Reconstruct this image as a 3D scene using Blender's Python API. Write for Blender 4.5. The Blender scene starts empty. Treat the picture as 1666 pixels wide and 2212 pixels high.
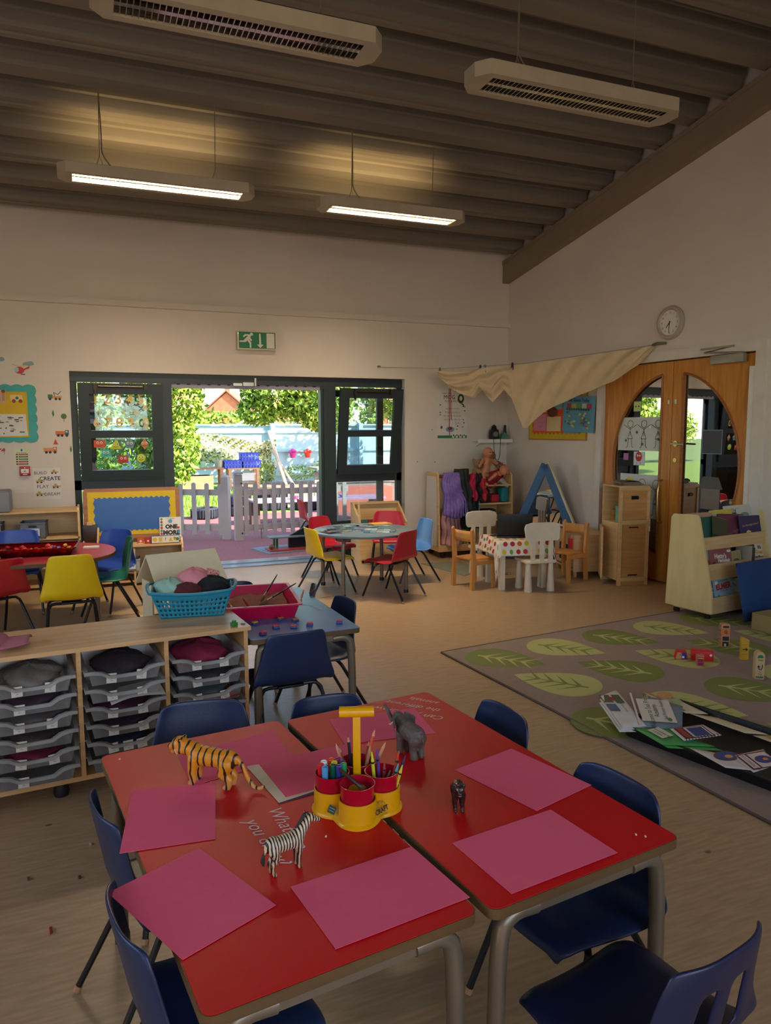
import bpy, bmesh, math, random
from mathutils import Vector, Matrix
from math import sin, cos, pi, radians as rad
RND = random.Random(11)
S = bpy.context.scene
COL = S.collection
# ---------------- camera
yaw, pitch, roll = rad(22.0), rad(6.35), rad(-.2)
fw = Vector((sin(yaw)*cos(pitch), cos(yaw)*cos(pitch), -sin(pitch)))
rt0 = Vector((cos(yaw), -sin(yaw), 0)); up0 = rt0.cross(fw)
rt = rt0*cos(roll)+up0*sin(roll); up = up0*cos(roll)-rt0*sin(roll)
cd = bpy.data.cameras.new('camera'); cam = bpy.data.objects.new('camera', cd); COL.objects.link(cam)
cam.matrix_world = Matrix(((rt.x, up.x, -fw.x, 0), (rt.y, up.y, -fw.y, 0), (rt.z, up.z, -fw.z, 1.52), (0, 0, 0, 1)))
cd.sensor_fit = 'HORIZONTAL'; cd.sensor_width = 36; cd.lens = 36*1593/1666; cd.clip_start = .02; cd.clip_end = 500
S.camera = cam
# ---------------- world, sun, exposure
W = bpy.data.worlds.new('sky'); S.world = W; W.use_nodes = True
nt = W.node_tree; bg = nt.nodes['Background']
sk = nt.nodes.new('ShaderNodeTexSky'); sk.sky_type = 'NISHITA'; sk.sun_disc = False
sk.sun_elevation = rad(38); sk.sun_rotation = rad(140); sk.altitude = 50; sk.dust_density = .6
nt.links.new(sk.outputs[0], bg.inputs[0]); bg.inputs[1].default_value = .42
sl = bpy.data.lights.new('sun', 'SUN'); sl.energy = 13; sl.angle = rad(.6); sl.color = (1, .93, .8)
so = bpy.data.objects.new('sun', sl); COL.objects.link(so)
so.rotation_euler = Vector((-.72, .62, -.66)).to_track_quat('-Z', 'Y').to_euler(); so.location = (8, -4, 12)
def area(name, loc, dirv, sx, sy, power, color):
    l = bpy.data.lights.new(name, 'AREA'); l.shape = 'RECTANGLE'; l.size = sx; l.size_y = sy; l.energy = power; l.color = color
    o = bpy.data.objects.new(name, l); COL.objects.link(o); o.location = loc
    o.rotation_euler = Vector(dirv).to_track_quat('-Z', 'Y').to_euler(); return o
area('rear_fill_light', (1.0, -2.9, 2.3), (0, 1, -.25), 5.5, 1.8, 26, (1, .9, .86))  # unseen fill lamp added behind the camera to brighten the room
area('side_fill_light', (-3.4, 2.2, 2.0), (1, .25, -.2), 3.4, 1.4, 16, (.9, .93, 1))  # second added fill lamp, out of view on the left
#area('daylight_garden_doors', (1.72, 8.75, 1.15), (0, -1, -.15), 1.6, 1.8, 26, (.78, .88, 1))
V = S.view_settings; V.view_transform = 'Standard'; V.look = 'None'; V.gamma = 1; V.use_curve_mapping = False; V.exposure = .6
# ---------------- materials
def lin(c): return tuple(((x/255/12.92) if x/255 <= .04045 else ((x/255+.055)/1.055)**2.4) for x in c)
MC = {}
def mat(name, rgb, rough=.55, metal=0., var=.06, scale=8., bump=0., bscale=None, coat=0., stretch=None, rgb2=None, spec=.5):
    if name in MC: return MC[name]
    m = bpy.data.materials.new(name); m.use_nodes = True; t = m.node_tree; b = t.nodes['Principled BSDF']
    b.inputs['Roughness'].default_value = rough; b.inputs['Metallic'].default_value = metal
    b.inputs['Coat Weight'].default_value = coat; b.inputs['Specular IOR Level'].default_value = spec
    c = lin(rgb); tc = t.nodes.new('ShaderNodeTexCoord'); mp = t.nodes.new('ShaderNodeMapping')
    t.links.new(tc.outputs['Object'], mp.inputs[0])
    if stretch: mp.inputs['Scale'].default_value = stretch
    n = t.nodes.new('ShaderNodeTexNoise'); n.inputs['Scale'].default_value = scale; n.inputs['Detail'].default_value = 4
    t.links.new(mp.outputs[0], n.inputs[0])
    r = t.nodes.new('ShaderNodeValToRGB'); r.color_ramp.elements[0].position = .3; r.color_ramp.elements[1].position = .7
    c2 = lin(rgb2) if rgb2 else tuple(min(1, x*(1+var)) for x in c); c1 = c if rgb2 else tuple(x*(1-var) for x in c)
    r.color_ramp.elements[0].color = (*c1, 1); r.color_ramp.elements[1].color = (*c2, 1)
    t.links.new(n.outputs[0], r.inputs[0]); t.links.new(r.outputs[0], b.inputs['Base Color'])
    if bump:
        bn = t.nodes.new('ShaderNodeTexNoise'); bn.inputs['Scale'].default_value = bscale or scale*6; bn.inputs['Detail'].default_value = 3
        t.links.new(mp.outputs[0], bn.inputs[0])
        bp = t.nodes.new('ShaderNodeBump'); bp.inputs['Strength'].default_value = bump; bp.inputs['Distance'].default_value = .01
        t.links.new(bn.outputs[0], bp.inputs['Height']); t.links.new(bp.outputs[0], b.inputs['Normal'])
    MC[name] = m; return m
def ink(rgb, rough=.6):
    return mat('print_%02x%02x%02x_%d' % (*[int(x) for x in rgb], int(rough*10)), rgb, rough, var=.03, scale=30)
def glass(name, tint=(235, 242, 245), refl=.1, rough=.0, milk=0.):
    if name in MC: return MC[name]
    m = bpy.data.materials.new(name); m.use_nodes = True; t = m.node_tree; t.nodes.remove(t.nodes['Principled BSDF'])
    out = t.nodes['Material Output']; tr = t.nodes.new('ShaderNodeBsdfTransparent'); tr.inputs[0].default_value = (*lin(tint), 1)
    gl = t.nodes.new('ShaderNodeBsdfGlossy'); gl.inputs['Roughness'].default_value = rough
    fr = t.nodes.new('ShaderNodeFresnel'); fr.inputs[0].default_value = 1.5
    ma = t.nodes.new('ShaderNodeMath'); ma.operation = 'MULTIPLY_ADD'; ma.inputs[1].default_value = 1.; ma.inputs[2].default_value = refl-.04; ma.use_clamp = True
    t.links.new(fr.outputs[0], ma.inputs[0])
    mx = t.nodes.new('ShaderNodeMixShader'); t.links.new(ma.outputs[0], mx.inputs[0]); t.links.new(tr.outputs[0], mx.inputs[1]); t.links.new(gl.outputs[0], mx.inputs[2])
    last = mx
    if milk:
        df = t.nodes.new('ShaderNodeBsdfDiffuse'); df.inputs[0].default_value = (.8, .8, .78, 1); m2 = t.nodes.new('ShaderNodeMixShader')
        nz = t.nodes.new('ShaderNodeTexNoise'); nz.inputs['Scale'].default_value = 5; tc = t.nodes.new('ShaderNodeTexCoord'); t.links.new(tc.outputs['Object'], nz.inputs[0])
        mm = t.nodes.new('ShaderNodeMath'); mm.operation = 'MULTIPLY'; mm.inputs[1].default_value = milk*2; mm.use_clamp = True
        t.links.new(nz.outputs[0], mm.inputs[0]); t.links.new(mm.outputs[0], m2.inputs[0])
        t.links.new(mx.outputs[0], m2.inputs[1]); t.links.new(df.outputs[0], m2.inputs[2]); last = m2
    t.links.new(last.outputs[0], out.inputs[0]); MC[name] = m; return m
def emis(name, rgb, st):
    if name in MC: return MC[name]
    m = bpy.data.materials.new(name); m.use_nodes = True; b = m.node_tree.nodes['Principled BSDF']
    b.inputs['Base Color'].default_value = (*lin(rgb), 1); b.inputs['Emission Color'].default_value = (*lin(rgb), 1); b.inputs['Emission Strength'].default_value = st
    MC[name] = m; return m
def wood(name, rgb, rgb2, rough=.45, scale=3., stretch=(1, 1, 12), coat=0):
    return mat(name, rgb, rough, rgb2=rgb2, scale=scale, stretch=stretch, coat=coat, bump=.05, bscale=30)
# ---------------- mesh building
class MB:
    def __init__(s, M=None): s.bm = bmesh.new(); s.mats = []; s.cur = 0; s.M = M or Matrix()
    def use(s, m):
        if m not in s.mats: s.mats.append(m)
        s.cur = s.mats.index(m); return s
    def _f(s, vs, smooth=False):
        try:
            f = s.bm.faces.new(vs); f.material_index = s.cur; return f
        except ValueError: return None
    def v(s, p, M=None):
        p = Vector(p)
        if M: p = M @ p
        return s.bm.verts.new(s.M @ p)
    def box(s, c, d, rz=0, bev=0, M=None, taper=1.):
        x, y, z = d[0]/2, d[1]/2, d[2]/2
        L = Matrix.Translation(c) @ Matrix.Rotation(rz, 4, 'Z')
        if M: L = M @ L
        vs = [s.v((sx*x*(taper if sz > 0 else 1), sy*y*(taper if sz > 0 else 1), sz*z), L) for sz in (-1, 1) for sx, sy in ((-1, -1), (1, -1), (1, 1), (-1, 1))]
        fs = [s._f([vs[i] for i in q]) for q in ((3, 2, 1, 0), (4, 5, 6, 7), (0, 1, 5, 4), (1, 2, 6, 5), (2, 3, 7, 6), (3, 0, 4, 7))]
        if bev:
            es = list({e for f in fs for e in f.edges})
            r = bmesh.ops.bevel(s.bm, geom=es, offset=bev, segments=2, affect='EDGES', profile=.5)
            for f in r['faces']: f.material_index = s.cur
        return s
    def b2(s, x0, x1, y0, y1, z0, z1, bev=0, M=None):
        return s.box(((x0+x1)/2, (y0+y1)/2, (z0+z1)/2), (abs(x1-x0), abs(y1-y0), abs(z1-z0)), 0, bev, M)
    def tube(s, pts, r, n=8, M=None, caps=True, sm=0):
        pts = [Vector(p) for p in pts]
        for _ in range(sm):
            q = [pts[0]]
            for a, b in zip(pts, pts[1:]): q += [a*.75+b*.25, a*.25+b*.75]
            pts = q+[pts[-1]]
        m = len(pts); rr = r if isinstance(r, (list, tuple)) else [r]*m
        if len(rr) != m: rr = [rr[min(len(rr)-1, int(i*(len(rr)-1)/(m-1)+.5))] for i in range(m)]
        rings = []; nrm = None
        for i, p in enumerate(pts):
            t = (pts[min(i+1, m-1)]-pts[max(i-1, 0)]).normalized()
            if nrm is None:
                nrm = t.orthogonal().normalized()
            nrm = (nrm-t*nrm.dot(t)); nrm = nrm.normalized() if nrm.length > 1e-6 else t.orthogonal().normalized()
            bn = t.cross(nrm)
            rings.append([s.v(p+(nrm*cos(2*pi*k/n)+bn*sin(2*pi*k/n))*rr[i], M) for k in range(n)])
        for a, b in zip(rings, rings[1:]):
            for k in range(n): s._f([a[k], a[(k+1) % n], b[(k+1) % n], b[k]])
        if caps: s._f(rings[0][::-1]); s._f(rings[-1])
        return s
    def lathe(s, prof, n=24, M=None, sq=(1, 1)):
        rings = []
        for r, z in prof:
            if r < 1e-6: rings.append([s.v((0, 0, z), M)])
            else: rings.append([s.v((r*cos(2*pi*k/n)*sq[0], r*sin(2*pi*k/n)*sq[1], z), M) for k in range(n)])
        for a, b in zip(rings, rings[1:]):
            for k in range(n):
                k2 = (k+1) % n
                if len(a) == 1 and len(b) == 1: continue
                if len(a) == 1: s._f([a[0], b[k2], b[k]])
                elif len(b) == 1: s._f([a[k], a[k2], b[0]])
                else: s._f([a[k], a[k2], b[k2], b[k]])
        return s
    def prism(s, pts, z0, z1, M=None, bev=0):
        if sum(a[0]*b[1]-b[0]*a[1] for a, b in zip(pts, pts[1:]+pts[:1])) < 0: pts = pts[::-1]
        a = [s.v((x, y, z0), M) for x, y in pts]; b = [s.v((x, y, z1), M) for x, y in pts]; n = len(pts)
        s._f(a[::-1]); s._f(b)
        for k in range(n): s._f([a[k], a[(k+1) % n], b[(k+1) % n], b[k]])
        return s
    def poly(s, pts, M=None): s._f([s.v(p, M) for p in pts]); return s
    def grid(s, f, nu, nv, M=None, skip=None, wrap=False):
        g = [[s.v(f(i/nu, j/nv), M) for j in range(nv+1)] for i in range(nu+(0 if wrap else 1))]
        for i in range(nu):
            for j in range(nv):
                if skip and skip(i, j): continue
                i2 = (i+1) % len(g)
                s._f([g[i][j], g[i2][j], g[i2][j+1], g[i][j+1]])
        return s
    def ball(s, c, r, n=12, M=None):
        r = r if isinstance(r, (list, tuple)) else (r, r, r)
        L = Matrix.Translation(c) @ Matrix.Diagonal((*r, 1))
        if M: L = M @ L
        return s.lathe([(sin(pi*i/(n//2)), -cos(pi*i/(n//2))) for i in range(n//2+1)], n, L)
    def build(s, name, m=None, parent=None, sharp=35, loc=None, rz=0):
        me = bpy.data.meshes.new(name)
        bmesh.ops.recalc_face_normals(s.bm, faces=s.bm.faces[:]) if not getattr(s, 'keepn', 0) else None
        s.bm.to_mesh(me); s.bm.free()
        if m and not s.mats: s.mats = [m]
        for x in s.mats: me.materials.append(x)
        me.shade_smooth(); me.set_sharp_from_angle(angle=rad(sharp))
        o = bpy.data.objects.new(name, me); COL.objects.link(o)
        if parent: o.parent = parent
        if loc: o.location = loc
        if rz: o.rotation_euler.z = rz
        return o
def T(name, label, cat, loc=(0, 0, 0), rz=0, group=None):
    o = bpy.data.objects.new(name, None); COL.objects.link(o); o.location = loc; o.rotation_euler.z = rz; o.empty_display_size = .05
    return tag(o, label, cat, group)
def tag(o, label, cat, group=None, kind=None):
    if label: o['label'] = label
    if cat: o['category'] = cat
    if group: o['group'] = group
    if kind: o['kind'] = kind
    return o
def struct(o): o['kind'] = 'structure'; return o
def lab(o, s): o['label'] = s; return o
def dup(root, label=None, loc=None, rz=None):
    def cp(o, p):
        c = o.copy(); COL.objects.link(c)
        if p: c.parent = p
        for ch in [x for x in KIDS.get(o.name, [])]: cp(ch, c)
        return c
    KIDS = {}
    for x in COL.objects:
        if x.parent: KIDS.setdefault(x.parent.name, []).append(x)
    r = cp(root, None)
    if label: r['label'] = label
    if loc: r.location = loc
    if rz is not None: r.rotation_euler.z = rz
    return r
def mod(o, typ, **k):
    m = o.modifiers.new(typ.lower(), typ)
    for a, b in k.items(): setattr(m, a, b)
    return o
def bake(o):
    dg = bpy.context.evaluated_depsgraph_get(); me = bpy.data.meshes.new_from_object(o.evaluated_get(dg)); o.modifiers.clear(); o.data = me; return o
# frame: local plane, u right, v up, n out of the surface
def frame(o, u, v):
    o, u, v = Vector(o), Vector(u).normalized(), Vector(v).normalized(); n = u.cross(v).normalized(); v = n.cross(u)
    return Matrix(((u.x, v.x, n.x, o.x), (u.y, v.y, n.y, o.y), (u.z, v.z, n.z, o.z), (0, 0, 0, 1)))
TXC = {}
def textmesh(s, size, shear=0, thick=0):
    cu = bpy.data.curves.new('lettering', 'FONT'); cu.body = s; cu.size = size; cu.shear = shear; cu.align_x = 'CENTER'; cu.align_y = 'CENTER'; cu.resolution_u = 2; cu.offset = thick; cu.fill_mode = 'FRONT' if hasattr(cu, 'fill_mode') else None
    o = bpy.data.objects.new('lettering', cu); COL.objects.link(o)
    dg = bpy.context.evaluated_depsgraph_get(); me = bpy.data.meshes.new_from_object(o.evaluated_get(dg))
    bpy.data.objects.remove(o); bpy.data.curves.remove(cu); return me
def prints(parent, F, items, name='printed_artwork', eps=.0004):
    """flat printed marks on frame F: ('r',x0,y0,x1,y1,rgb) ('e',cx,cy,rx,ry,rgb) ('p',pts,rgb) ('l',pts,w,rgb) ('t',text,x,y,size,rgb[,ang,shear,thick])"""
    b = MB(); b.keepn = 1; z = 0
    for it in items:
        z += eps; k = it[0]
        if k == 'r': _, x0, y0, x1, y1, c = it; b.use(ink(c)); b.poly([(x0, y0, z), (x1, y0, z), (x1, y1, z), (x0, y1, z)], F)
        elif k == 'e':
            _, cx, cy, rx, ry, c = it; b.use(ink(c)); b.poly([(cx+rx*cos(2*pi*i/16), cy+ry*sin(2*pi*i/16), z) for i in range(16)], F)
        elif k == 'p': b.use(ink(it[2])); b.poly([(x, y, z) for x, y in it[1]], F)
        elif k == 'l':
            b.use(ink(it[3])); w = it[2]/2
            for (xa, ya), (xb, yb) in zip(it[1], it[1][1:]):
                L = math.hypot(xb-xa, yb-ya) or 1; nx, ny = -(yb-ya)/L*w, (xb-xa)/L*w
                b.poly([(xa+nx, ya+ny, z), (xa-nx, ya-ny, z), (xb-nx, yb-ny, z), (xb+nx, yb+ny, z)], F)
        elif k == 't':
            s, x, y, size, c = it[1:6]; ang = it[6] if len(it) > 6 else 0; sh = it[7] if len(it) > 7 else 0; th = it[8] if len(it) > 8 else 0
            me = textmesh(s, size, sh, th); b.use(ink(c)); L = F @ Matrix.Translation((x, y, z)) @ Matrix.Rotation(ang, 4, 'Z')
            vs = [b.v(q.co, L) for q in me.vertices]
            for pl in me.polygons: b._f([vs[i] for i in pl.vertices])
            bpy.data.meshes.remove(me)
    return b.build(name, None, parent)
WHITE = (236, 234, 228); BLACK = (24, 24, 26)
M_wall = mat('wall_paint', (214, 203, 192), .75, var=.03, scale=2, bump=.08, bscale=90)
M_trim = mat('white_gloss_paint', (225, 220, 212), .4)
M_alu = mat('dark_grey_aluminium', (34, 44, 48), .42, var=.05)
M_steel = mat('grey_steel_paint', (150, 142, 132), .4, .3)
M_beech = wood('beech_laminate', (196, 148, 92), (216, 170, 112))
M_beechX = wood('beech_laminate_long', (196, 150, 100), (218, 176, 126), stretch=(1, 10, 10), rough=.35)
M_birch = wood('birch_ply', (205, 165, 110), (222, 186, 132))
M_oak = wood('oak_veneer', (176, 108, 38), (206, 140, 62), scale=4, stretch=(8, 8, .7), rough=.4)
M_ply = wood('plywood_edge', (176, 128, 74), (206, 160, 100), stretch=(1, 1, 30))
M_black = mat('black_plastic', (22, 22, 25), .45)
M_chrome = mat('brushed_metal', (170, 168, 160), .3, .9)
M_cream = mat('cream_board', (226, 214, 178), .5)
# =============== room shell
WX, WY = 5.05, 8.3      # right wall and back wall faces at the corner
RWM = Matrix.Translation((WX, WY, 0)) @ Matrix.Rotation(math.atan(.07), 4, 'Z') @ Matrix.Translation((-WX, -WY, 0))   # the right wall opens out by 4 degrees
def rw(o): o.matrix_world = RWM @ o.matrix_basis; return o
M_floor = mat('beige_vinyl', (160, 132, 98), .36, rgb2=(180, 152, 117), scale=9, stretch=(1, 7, 1), bump=.03, bscale=60, spec=.55)
struct(MB().b2(-3.5, WX+4.4, -3.4, WY+.32, -.1, 0).build('floor', M_floor))
o = MB(); y0, y1 = WY, WY+.3
o.b2(-3.5, -.13, y0, y1, 0, 4.2); o.b2(3.61, WX+.3, y0, y1, 0, 4.2); o.b2(-.13, 3.61, y0, y1, 2.13, 4.2)
struct(o.build('wall_back', M_wall))
# proud lower lining of the back wall: the ledge line the photo shows
struct(MB().b2(-3.5, -.13, WY-.05, WY, 2.8, 2.86).b2(-.13, WX, WY-.05, WY, 2.8, 2.86).build('trim_1', M_wall))
# right wall, door opening y 4.25..6.1, z 0..2.19
DY0, DY1, DZ = 4.69, 6.53, 2.175
o = MB(); o.b2(WX, WX+.25, -3.3, DY0, 0, 6.6); o.b2(WX, WX+.25, DY1, WY+.0, 0, 6.6); o.b2(WX, WX+.25, DY0, DY1, DZ, 6.6)
rw(struct(o.build('wall_right', M_wall)))
o = MB(); o.b2(-3.75, -3.5, -3.2, .4, 0, 6.4).b2(-3.75, -3.5, 4, WY+.3, 0, 6.4).b2(-3.75, -3.5, .4, 4, 0, 1.2).b2(-3.75, -3.5, .4, 4, 2.8, 6.4)
struct(o.build('wall_left', M_wall))
o = MB(); o.b2(-3.5, WX+1, -3.45, -3.2, 0, 1.3).b2(-3.5, WX+1, -3.45, -3.2, 3.3, 6.6).b2(-3.5, -1.8, -3.45, -3.2, 1.3, 3.3).b2(3.8, WX+1, -3.45, -3.2, 1.3, 3.3)
struct(o.build('wall_rear', M_wall))
rw(struct(MB().b2(WX-.015, WX, DY1+.1, WY, 0, .1).b2(WX-.015, WX, -3, DY0-.1, 0, .1).build('baseboard_right', M_trim)))
struct(MB().b2(3.7, WX, WY-.015, WY, 0, .1).b2(-3.5, -.13, WY-.015, WY, 0, .1).build('baseboard_back', M_trim))
# ceiling: profiled deck, deep ribs along X, rising towards the camera
M_deck = mat('grey_roof_deck', (122, 113, 102), .6, var=.08, scale=3, stretch=(.3, 3, 3))
SL = .21
def zd(y): return 3.68+SL*(8.05-y)
ce = struct(MB().prism([(8.6, zd(8.6)+.245), (8.6, zd(8.6)+.4), (-3.5, zd(-3.5)+.4), (-3.5, zd(-3.5)+.245)], -3.7, 6.2, Matrix(((0, 0, 1, 0), (1, 0, 0, 0), (0, 1, 0, 0), (0, 0, 0, 1)))).build('ceiling', M_deck))
prof = [(0, .2), (.115, .2), (.125, .17), (.135, .165), (.145, .105), (.16, .095), (.165, .03), (.178, 0), (.215, 0), (.222, .012), (.25, .012), (.257, 0), (.30, 0), (.312, .03), (.317, .095), (.332, .105), (.342, .165), (.352, .17), (.362, .2), (.4, .2)]
def ribmesh(groove):
    b = MB(); t = .012
    ps = [(y-.24, z) for y, z in (prof if groove else [p for p in prof if p[1] != .012])]
    lo = [(-y, z+SL*(y)) for y, z in ps]; hi = [(y, z+t) for y, z in lo][::-1]
    MM = Matrix(((0, 0, 1, 0), (1, 0, 0, 0), (0, 1, 0, 0), (0, 0, 0, 1)))
    for (ya, za), (yb, zb) in zip(lo, lo[1:]): b.prism([(ya, za), (yb, zb), (yb, zb+t), (ya, za+t)], -4.5, 5.01, MM)
    return b
ribs = [ribmesh(g).build('deck_rib', M_deck, ce) for g in (1, 0)]
k0 = 0
for k in range(30):
    y = 8.05-.38*k
    if y < -2.8: break
    o = ribs[k % 2]
    if k > 1: o = ribs[k % 2].copy(); COL.objects.link(o); o.parent = ce
    o.location = ((8.3-y)*.07, y, zd(y))
# eaves purlin hidden strip above back wall and steel beam along the right wall
YZ = Matrix(((0, 0, 1, 0), (1, 0, 0, 0), (0, 1, 0, 0), (0, 0, 0, 1)))
bm_ = MB(); bm_.prism([(8.3, zd(8.3)-.015), (8.3, zd(8.3)-.06), (-3.2, zd(-3.2)-.06), (-3.2, zd(-3.2)-.015)], 4.94, 5.05, YZ)
bm_.prism([(8.3, zd(8.3)-.06), (8.3, zd(8.3)-.28), (-3.2, zd(-3.2)-.28), (-3.2, zd(-3.2)-.06)], 4.95, 5.05, YZ)
rw(struct(bm_.build('trim_2', mat('beige_steel_beam', (138, 122, 104), .6))))
# =============== garden door and window frame
fy0, fy1 = 8.40, 8.47
b = MB()
b.b2(-.13, 3.61, fy0-.02, fy1, 2.03, 2.13); b.b2(-.13, -.065, fy0, fy1, 0, 2.03); b.b2(3.545, 3.61, fy0, fy1, 0, 2.03)
b.b2(.775, .885, fy0-.02, fy1+.02, 0, 2.03); b.b2(2.57, 2.755, fy0-.02, fy1+.02, 0, 2.03); b.b2(2.60, 2.66, fy0-.05, fy0-.02, 0, 2.0)
b.b2(-.13, .775, fy0, fy1, .9, 1.0); b.b2(2.755, 3.61, fy0, fy1, .9, 1.0); b.b2(-.13, .775, fy0, fy1, 0, .12); b.b2(2.755, 3.61, fy0, fy1, 0, .12)
b.b2(2.755, 3.61, fy0, fy1, .38, .43)
fr = struct(b.build('window_1', M_alu))
g = glass('window_glass')
for x0, x1, z0, z1 in ((-.065, .775, .12, .9), (2.755, 3.545, .12, .38), (2.755, 3.545, .43, .9)):
    MB().b2(x0, x1, 8.44, 8.446, z0, z1).build('pane', g if x0 < 1 else glass('dusty_glass', milk=.1), fr)
# smears on the lower right pane
def sash(x0, x1, tilt):
    w = x1-x0; h = 1.02; M = Matrix.Translation((x0, fy0, 1.0)) @ Matrix.Rotation(rad(tilt), 4, 'X')
    b = MB(M)
    b.b2(0, .11, -.055, 0, 0, h); b.b2(w-.11, w, -.055, 0, 0, h); b.b2(.11, w-.11, -.055, 0, 0, .11); b.b2(.11, w-.11, -.055, 0, h-.11, h); b.b2(.11, w-.11, -.055, 0, .455, .53)
    o = b.build('sash', M_alu, fr)
    for z0, z1 in ((.11, .455), (.53, h-.11)): MB(M).b2(.11, w-.11, -.03, -.024, z0, z1).build('pane', g, o)
    b = MB(M); b.tube([(.2, -.075, h-.03), (w-.2, -.075, h-.03)], .012); b.box((.17, -.075, h-.03), (.035, .05, .06)); b.box((w-.17, -.075, h-.03), (.035, .05, .06)); b.box((.17, -.085, h-.09), (.015, .02, .07))
    b.build('stay_handle', mat('dark_bronze_metal', (70, 66, 58), .35, .8), o)
    return o, M
sL, ML = sash(-.06, .775, 6); sR, MR = sash(2.76, 3.55, 9)
# window stickers
F = ML @ frame((0, -.0315, 0), (1, 0, 0), (0, 0, 1))
gold = (226, 196, 120); it = []
for i, c in enumerate('12345'): it.append(('t', c, .17+i*.112, .855, .15, gold, 0, 0, .002))
it.append(('t', 'x', .66, .79, .12, gold, 0, 0, .001))
for i, c in enumerate('+-\u00f7='): it.append(('t', c, .2+i*.12, .72, .10, gold, 0, 0, .001))
for i, c in enumerate('6789'): it.append(('t', c, .17+i*.112, .61, .14, gold, 0, 0, .002))
it.append(('t', '0', .66, .61, .14, gold, 0, 0, .002))
for i in range(9): it.append(('e', .2+i*.055, .60+.22*(i % 2), .008, .008, (190, 60, 50)))
prints(sL, F, it, 'number_stickers')
def smile(cx, cy, pts, c):
    s = []
    s.append(('p', [(cx+x, cy+y) for x, y in pts], c))
    for q in (-1, 1): s.append(('e', cx+q*.018, cy+.012, .012, .013, (240, 235, 220))); s.append(('e', cx+q*.017, cy+.011, .006, .007, (50, 35, 25)))
    s.append(('l', [(cx-.02, cy-.012), (cx-.01, cy-.02), (cx+.01, cy-.02), (cx+.02, cy-.012)], .004, (60, 40, 30))); return s
def ngon(n, r, a0=90, sy=1): return [(r*cos(rad(a0+360*i/n)), r*sy*sin(rad(a0+360*i/n))) for i in range(n)]
it = []
it += smile(.19, .39, [(-.055, -.038), (.055, -.038), (.055, .038), (-.055, .038)], (206, 88, 62))
it += smile(.35, .375, [(-.06, -.04), (.06, -.04), (0, .06)], (190, 200, 40)); it += smile(.49, .385, ngon(5, .055), (110, 140, 150))
it += smile(.64, .385, [(-.04, 0), (0, -.06), (.04, 0), (0, .06)], (200, 120, 70)); it += smile(.25, .29, [(-.06, -.038), (.06, -.038), (.035, .04), (-.035, .04)], (70, 180, 170))
it += smile(.42, .225, [(-.05, -.04), (.05, -.04), (.05, .04), (-.05, .04)], (190, 60, 60)); it += smile(.60, .235, ngon(16, .046), (190, 205, 50)); it += smile(.19, .185, ngon(16, .05), (70, 170, 70))
prints(sL, F, it, 'shape_stickers')
# open door leaves folded back outside
def leaf(name, x0, x1):
    b = MB(); y = 8.58; b.b2(x0, x0+.08, y, y+.05, .02, 2.0).b2(x1-.08, x1, y, y+.05, .02, 2.0).b2(x0, x1, y, y+.05, 1.92, 2.0).b2(x0, x1, y, y+.05, .02, .2).b2(x0, x1, y, y+.05, .95, 1.03)
    o = struct(b.build(name, M_alu)); MB().b2(x0+.08, x1-.08, y+.02, y+.026, .2, 1.92).build('pane', g, o); return o
leaf('door_1', 2.62, 3.44); leaf('door_2', .02, .84)
struct(MB().b2(.885, 2.57, 8.12, 8.5, 0, .012).b2(.885, 2.57, 8.3, 8.34, .012, .022).build('trim_3', mat('door_sill_metal', (150, 158, 165), .3, .7)))
b = MB(); b.box((1.72, 8.375, 2.035), (.12, .05, .04)); b.box((1.6, 8.375, 2.03), (.1, .05, .03)); b.box((1.8, 8.37, 2.06), (.02, .03, .09)); b.build('latch_plate', M_chrome, fr)
b = MB()
for i in range(15): b.box((.96+i*.11, 8.41, 2.024), (.035, .03, .012))
b.build('weather_strip', M_black, fr)
b = MB(); b.b2(.885, 2.57, 8.40, 8.46, 1.985, 2.03); b.build('drip_rail', mat('pale_lilac_rail', (150, 145, 165), .5), fr)
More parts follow.
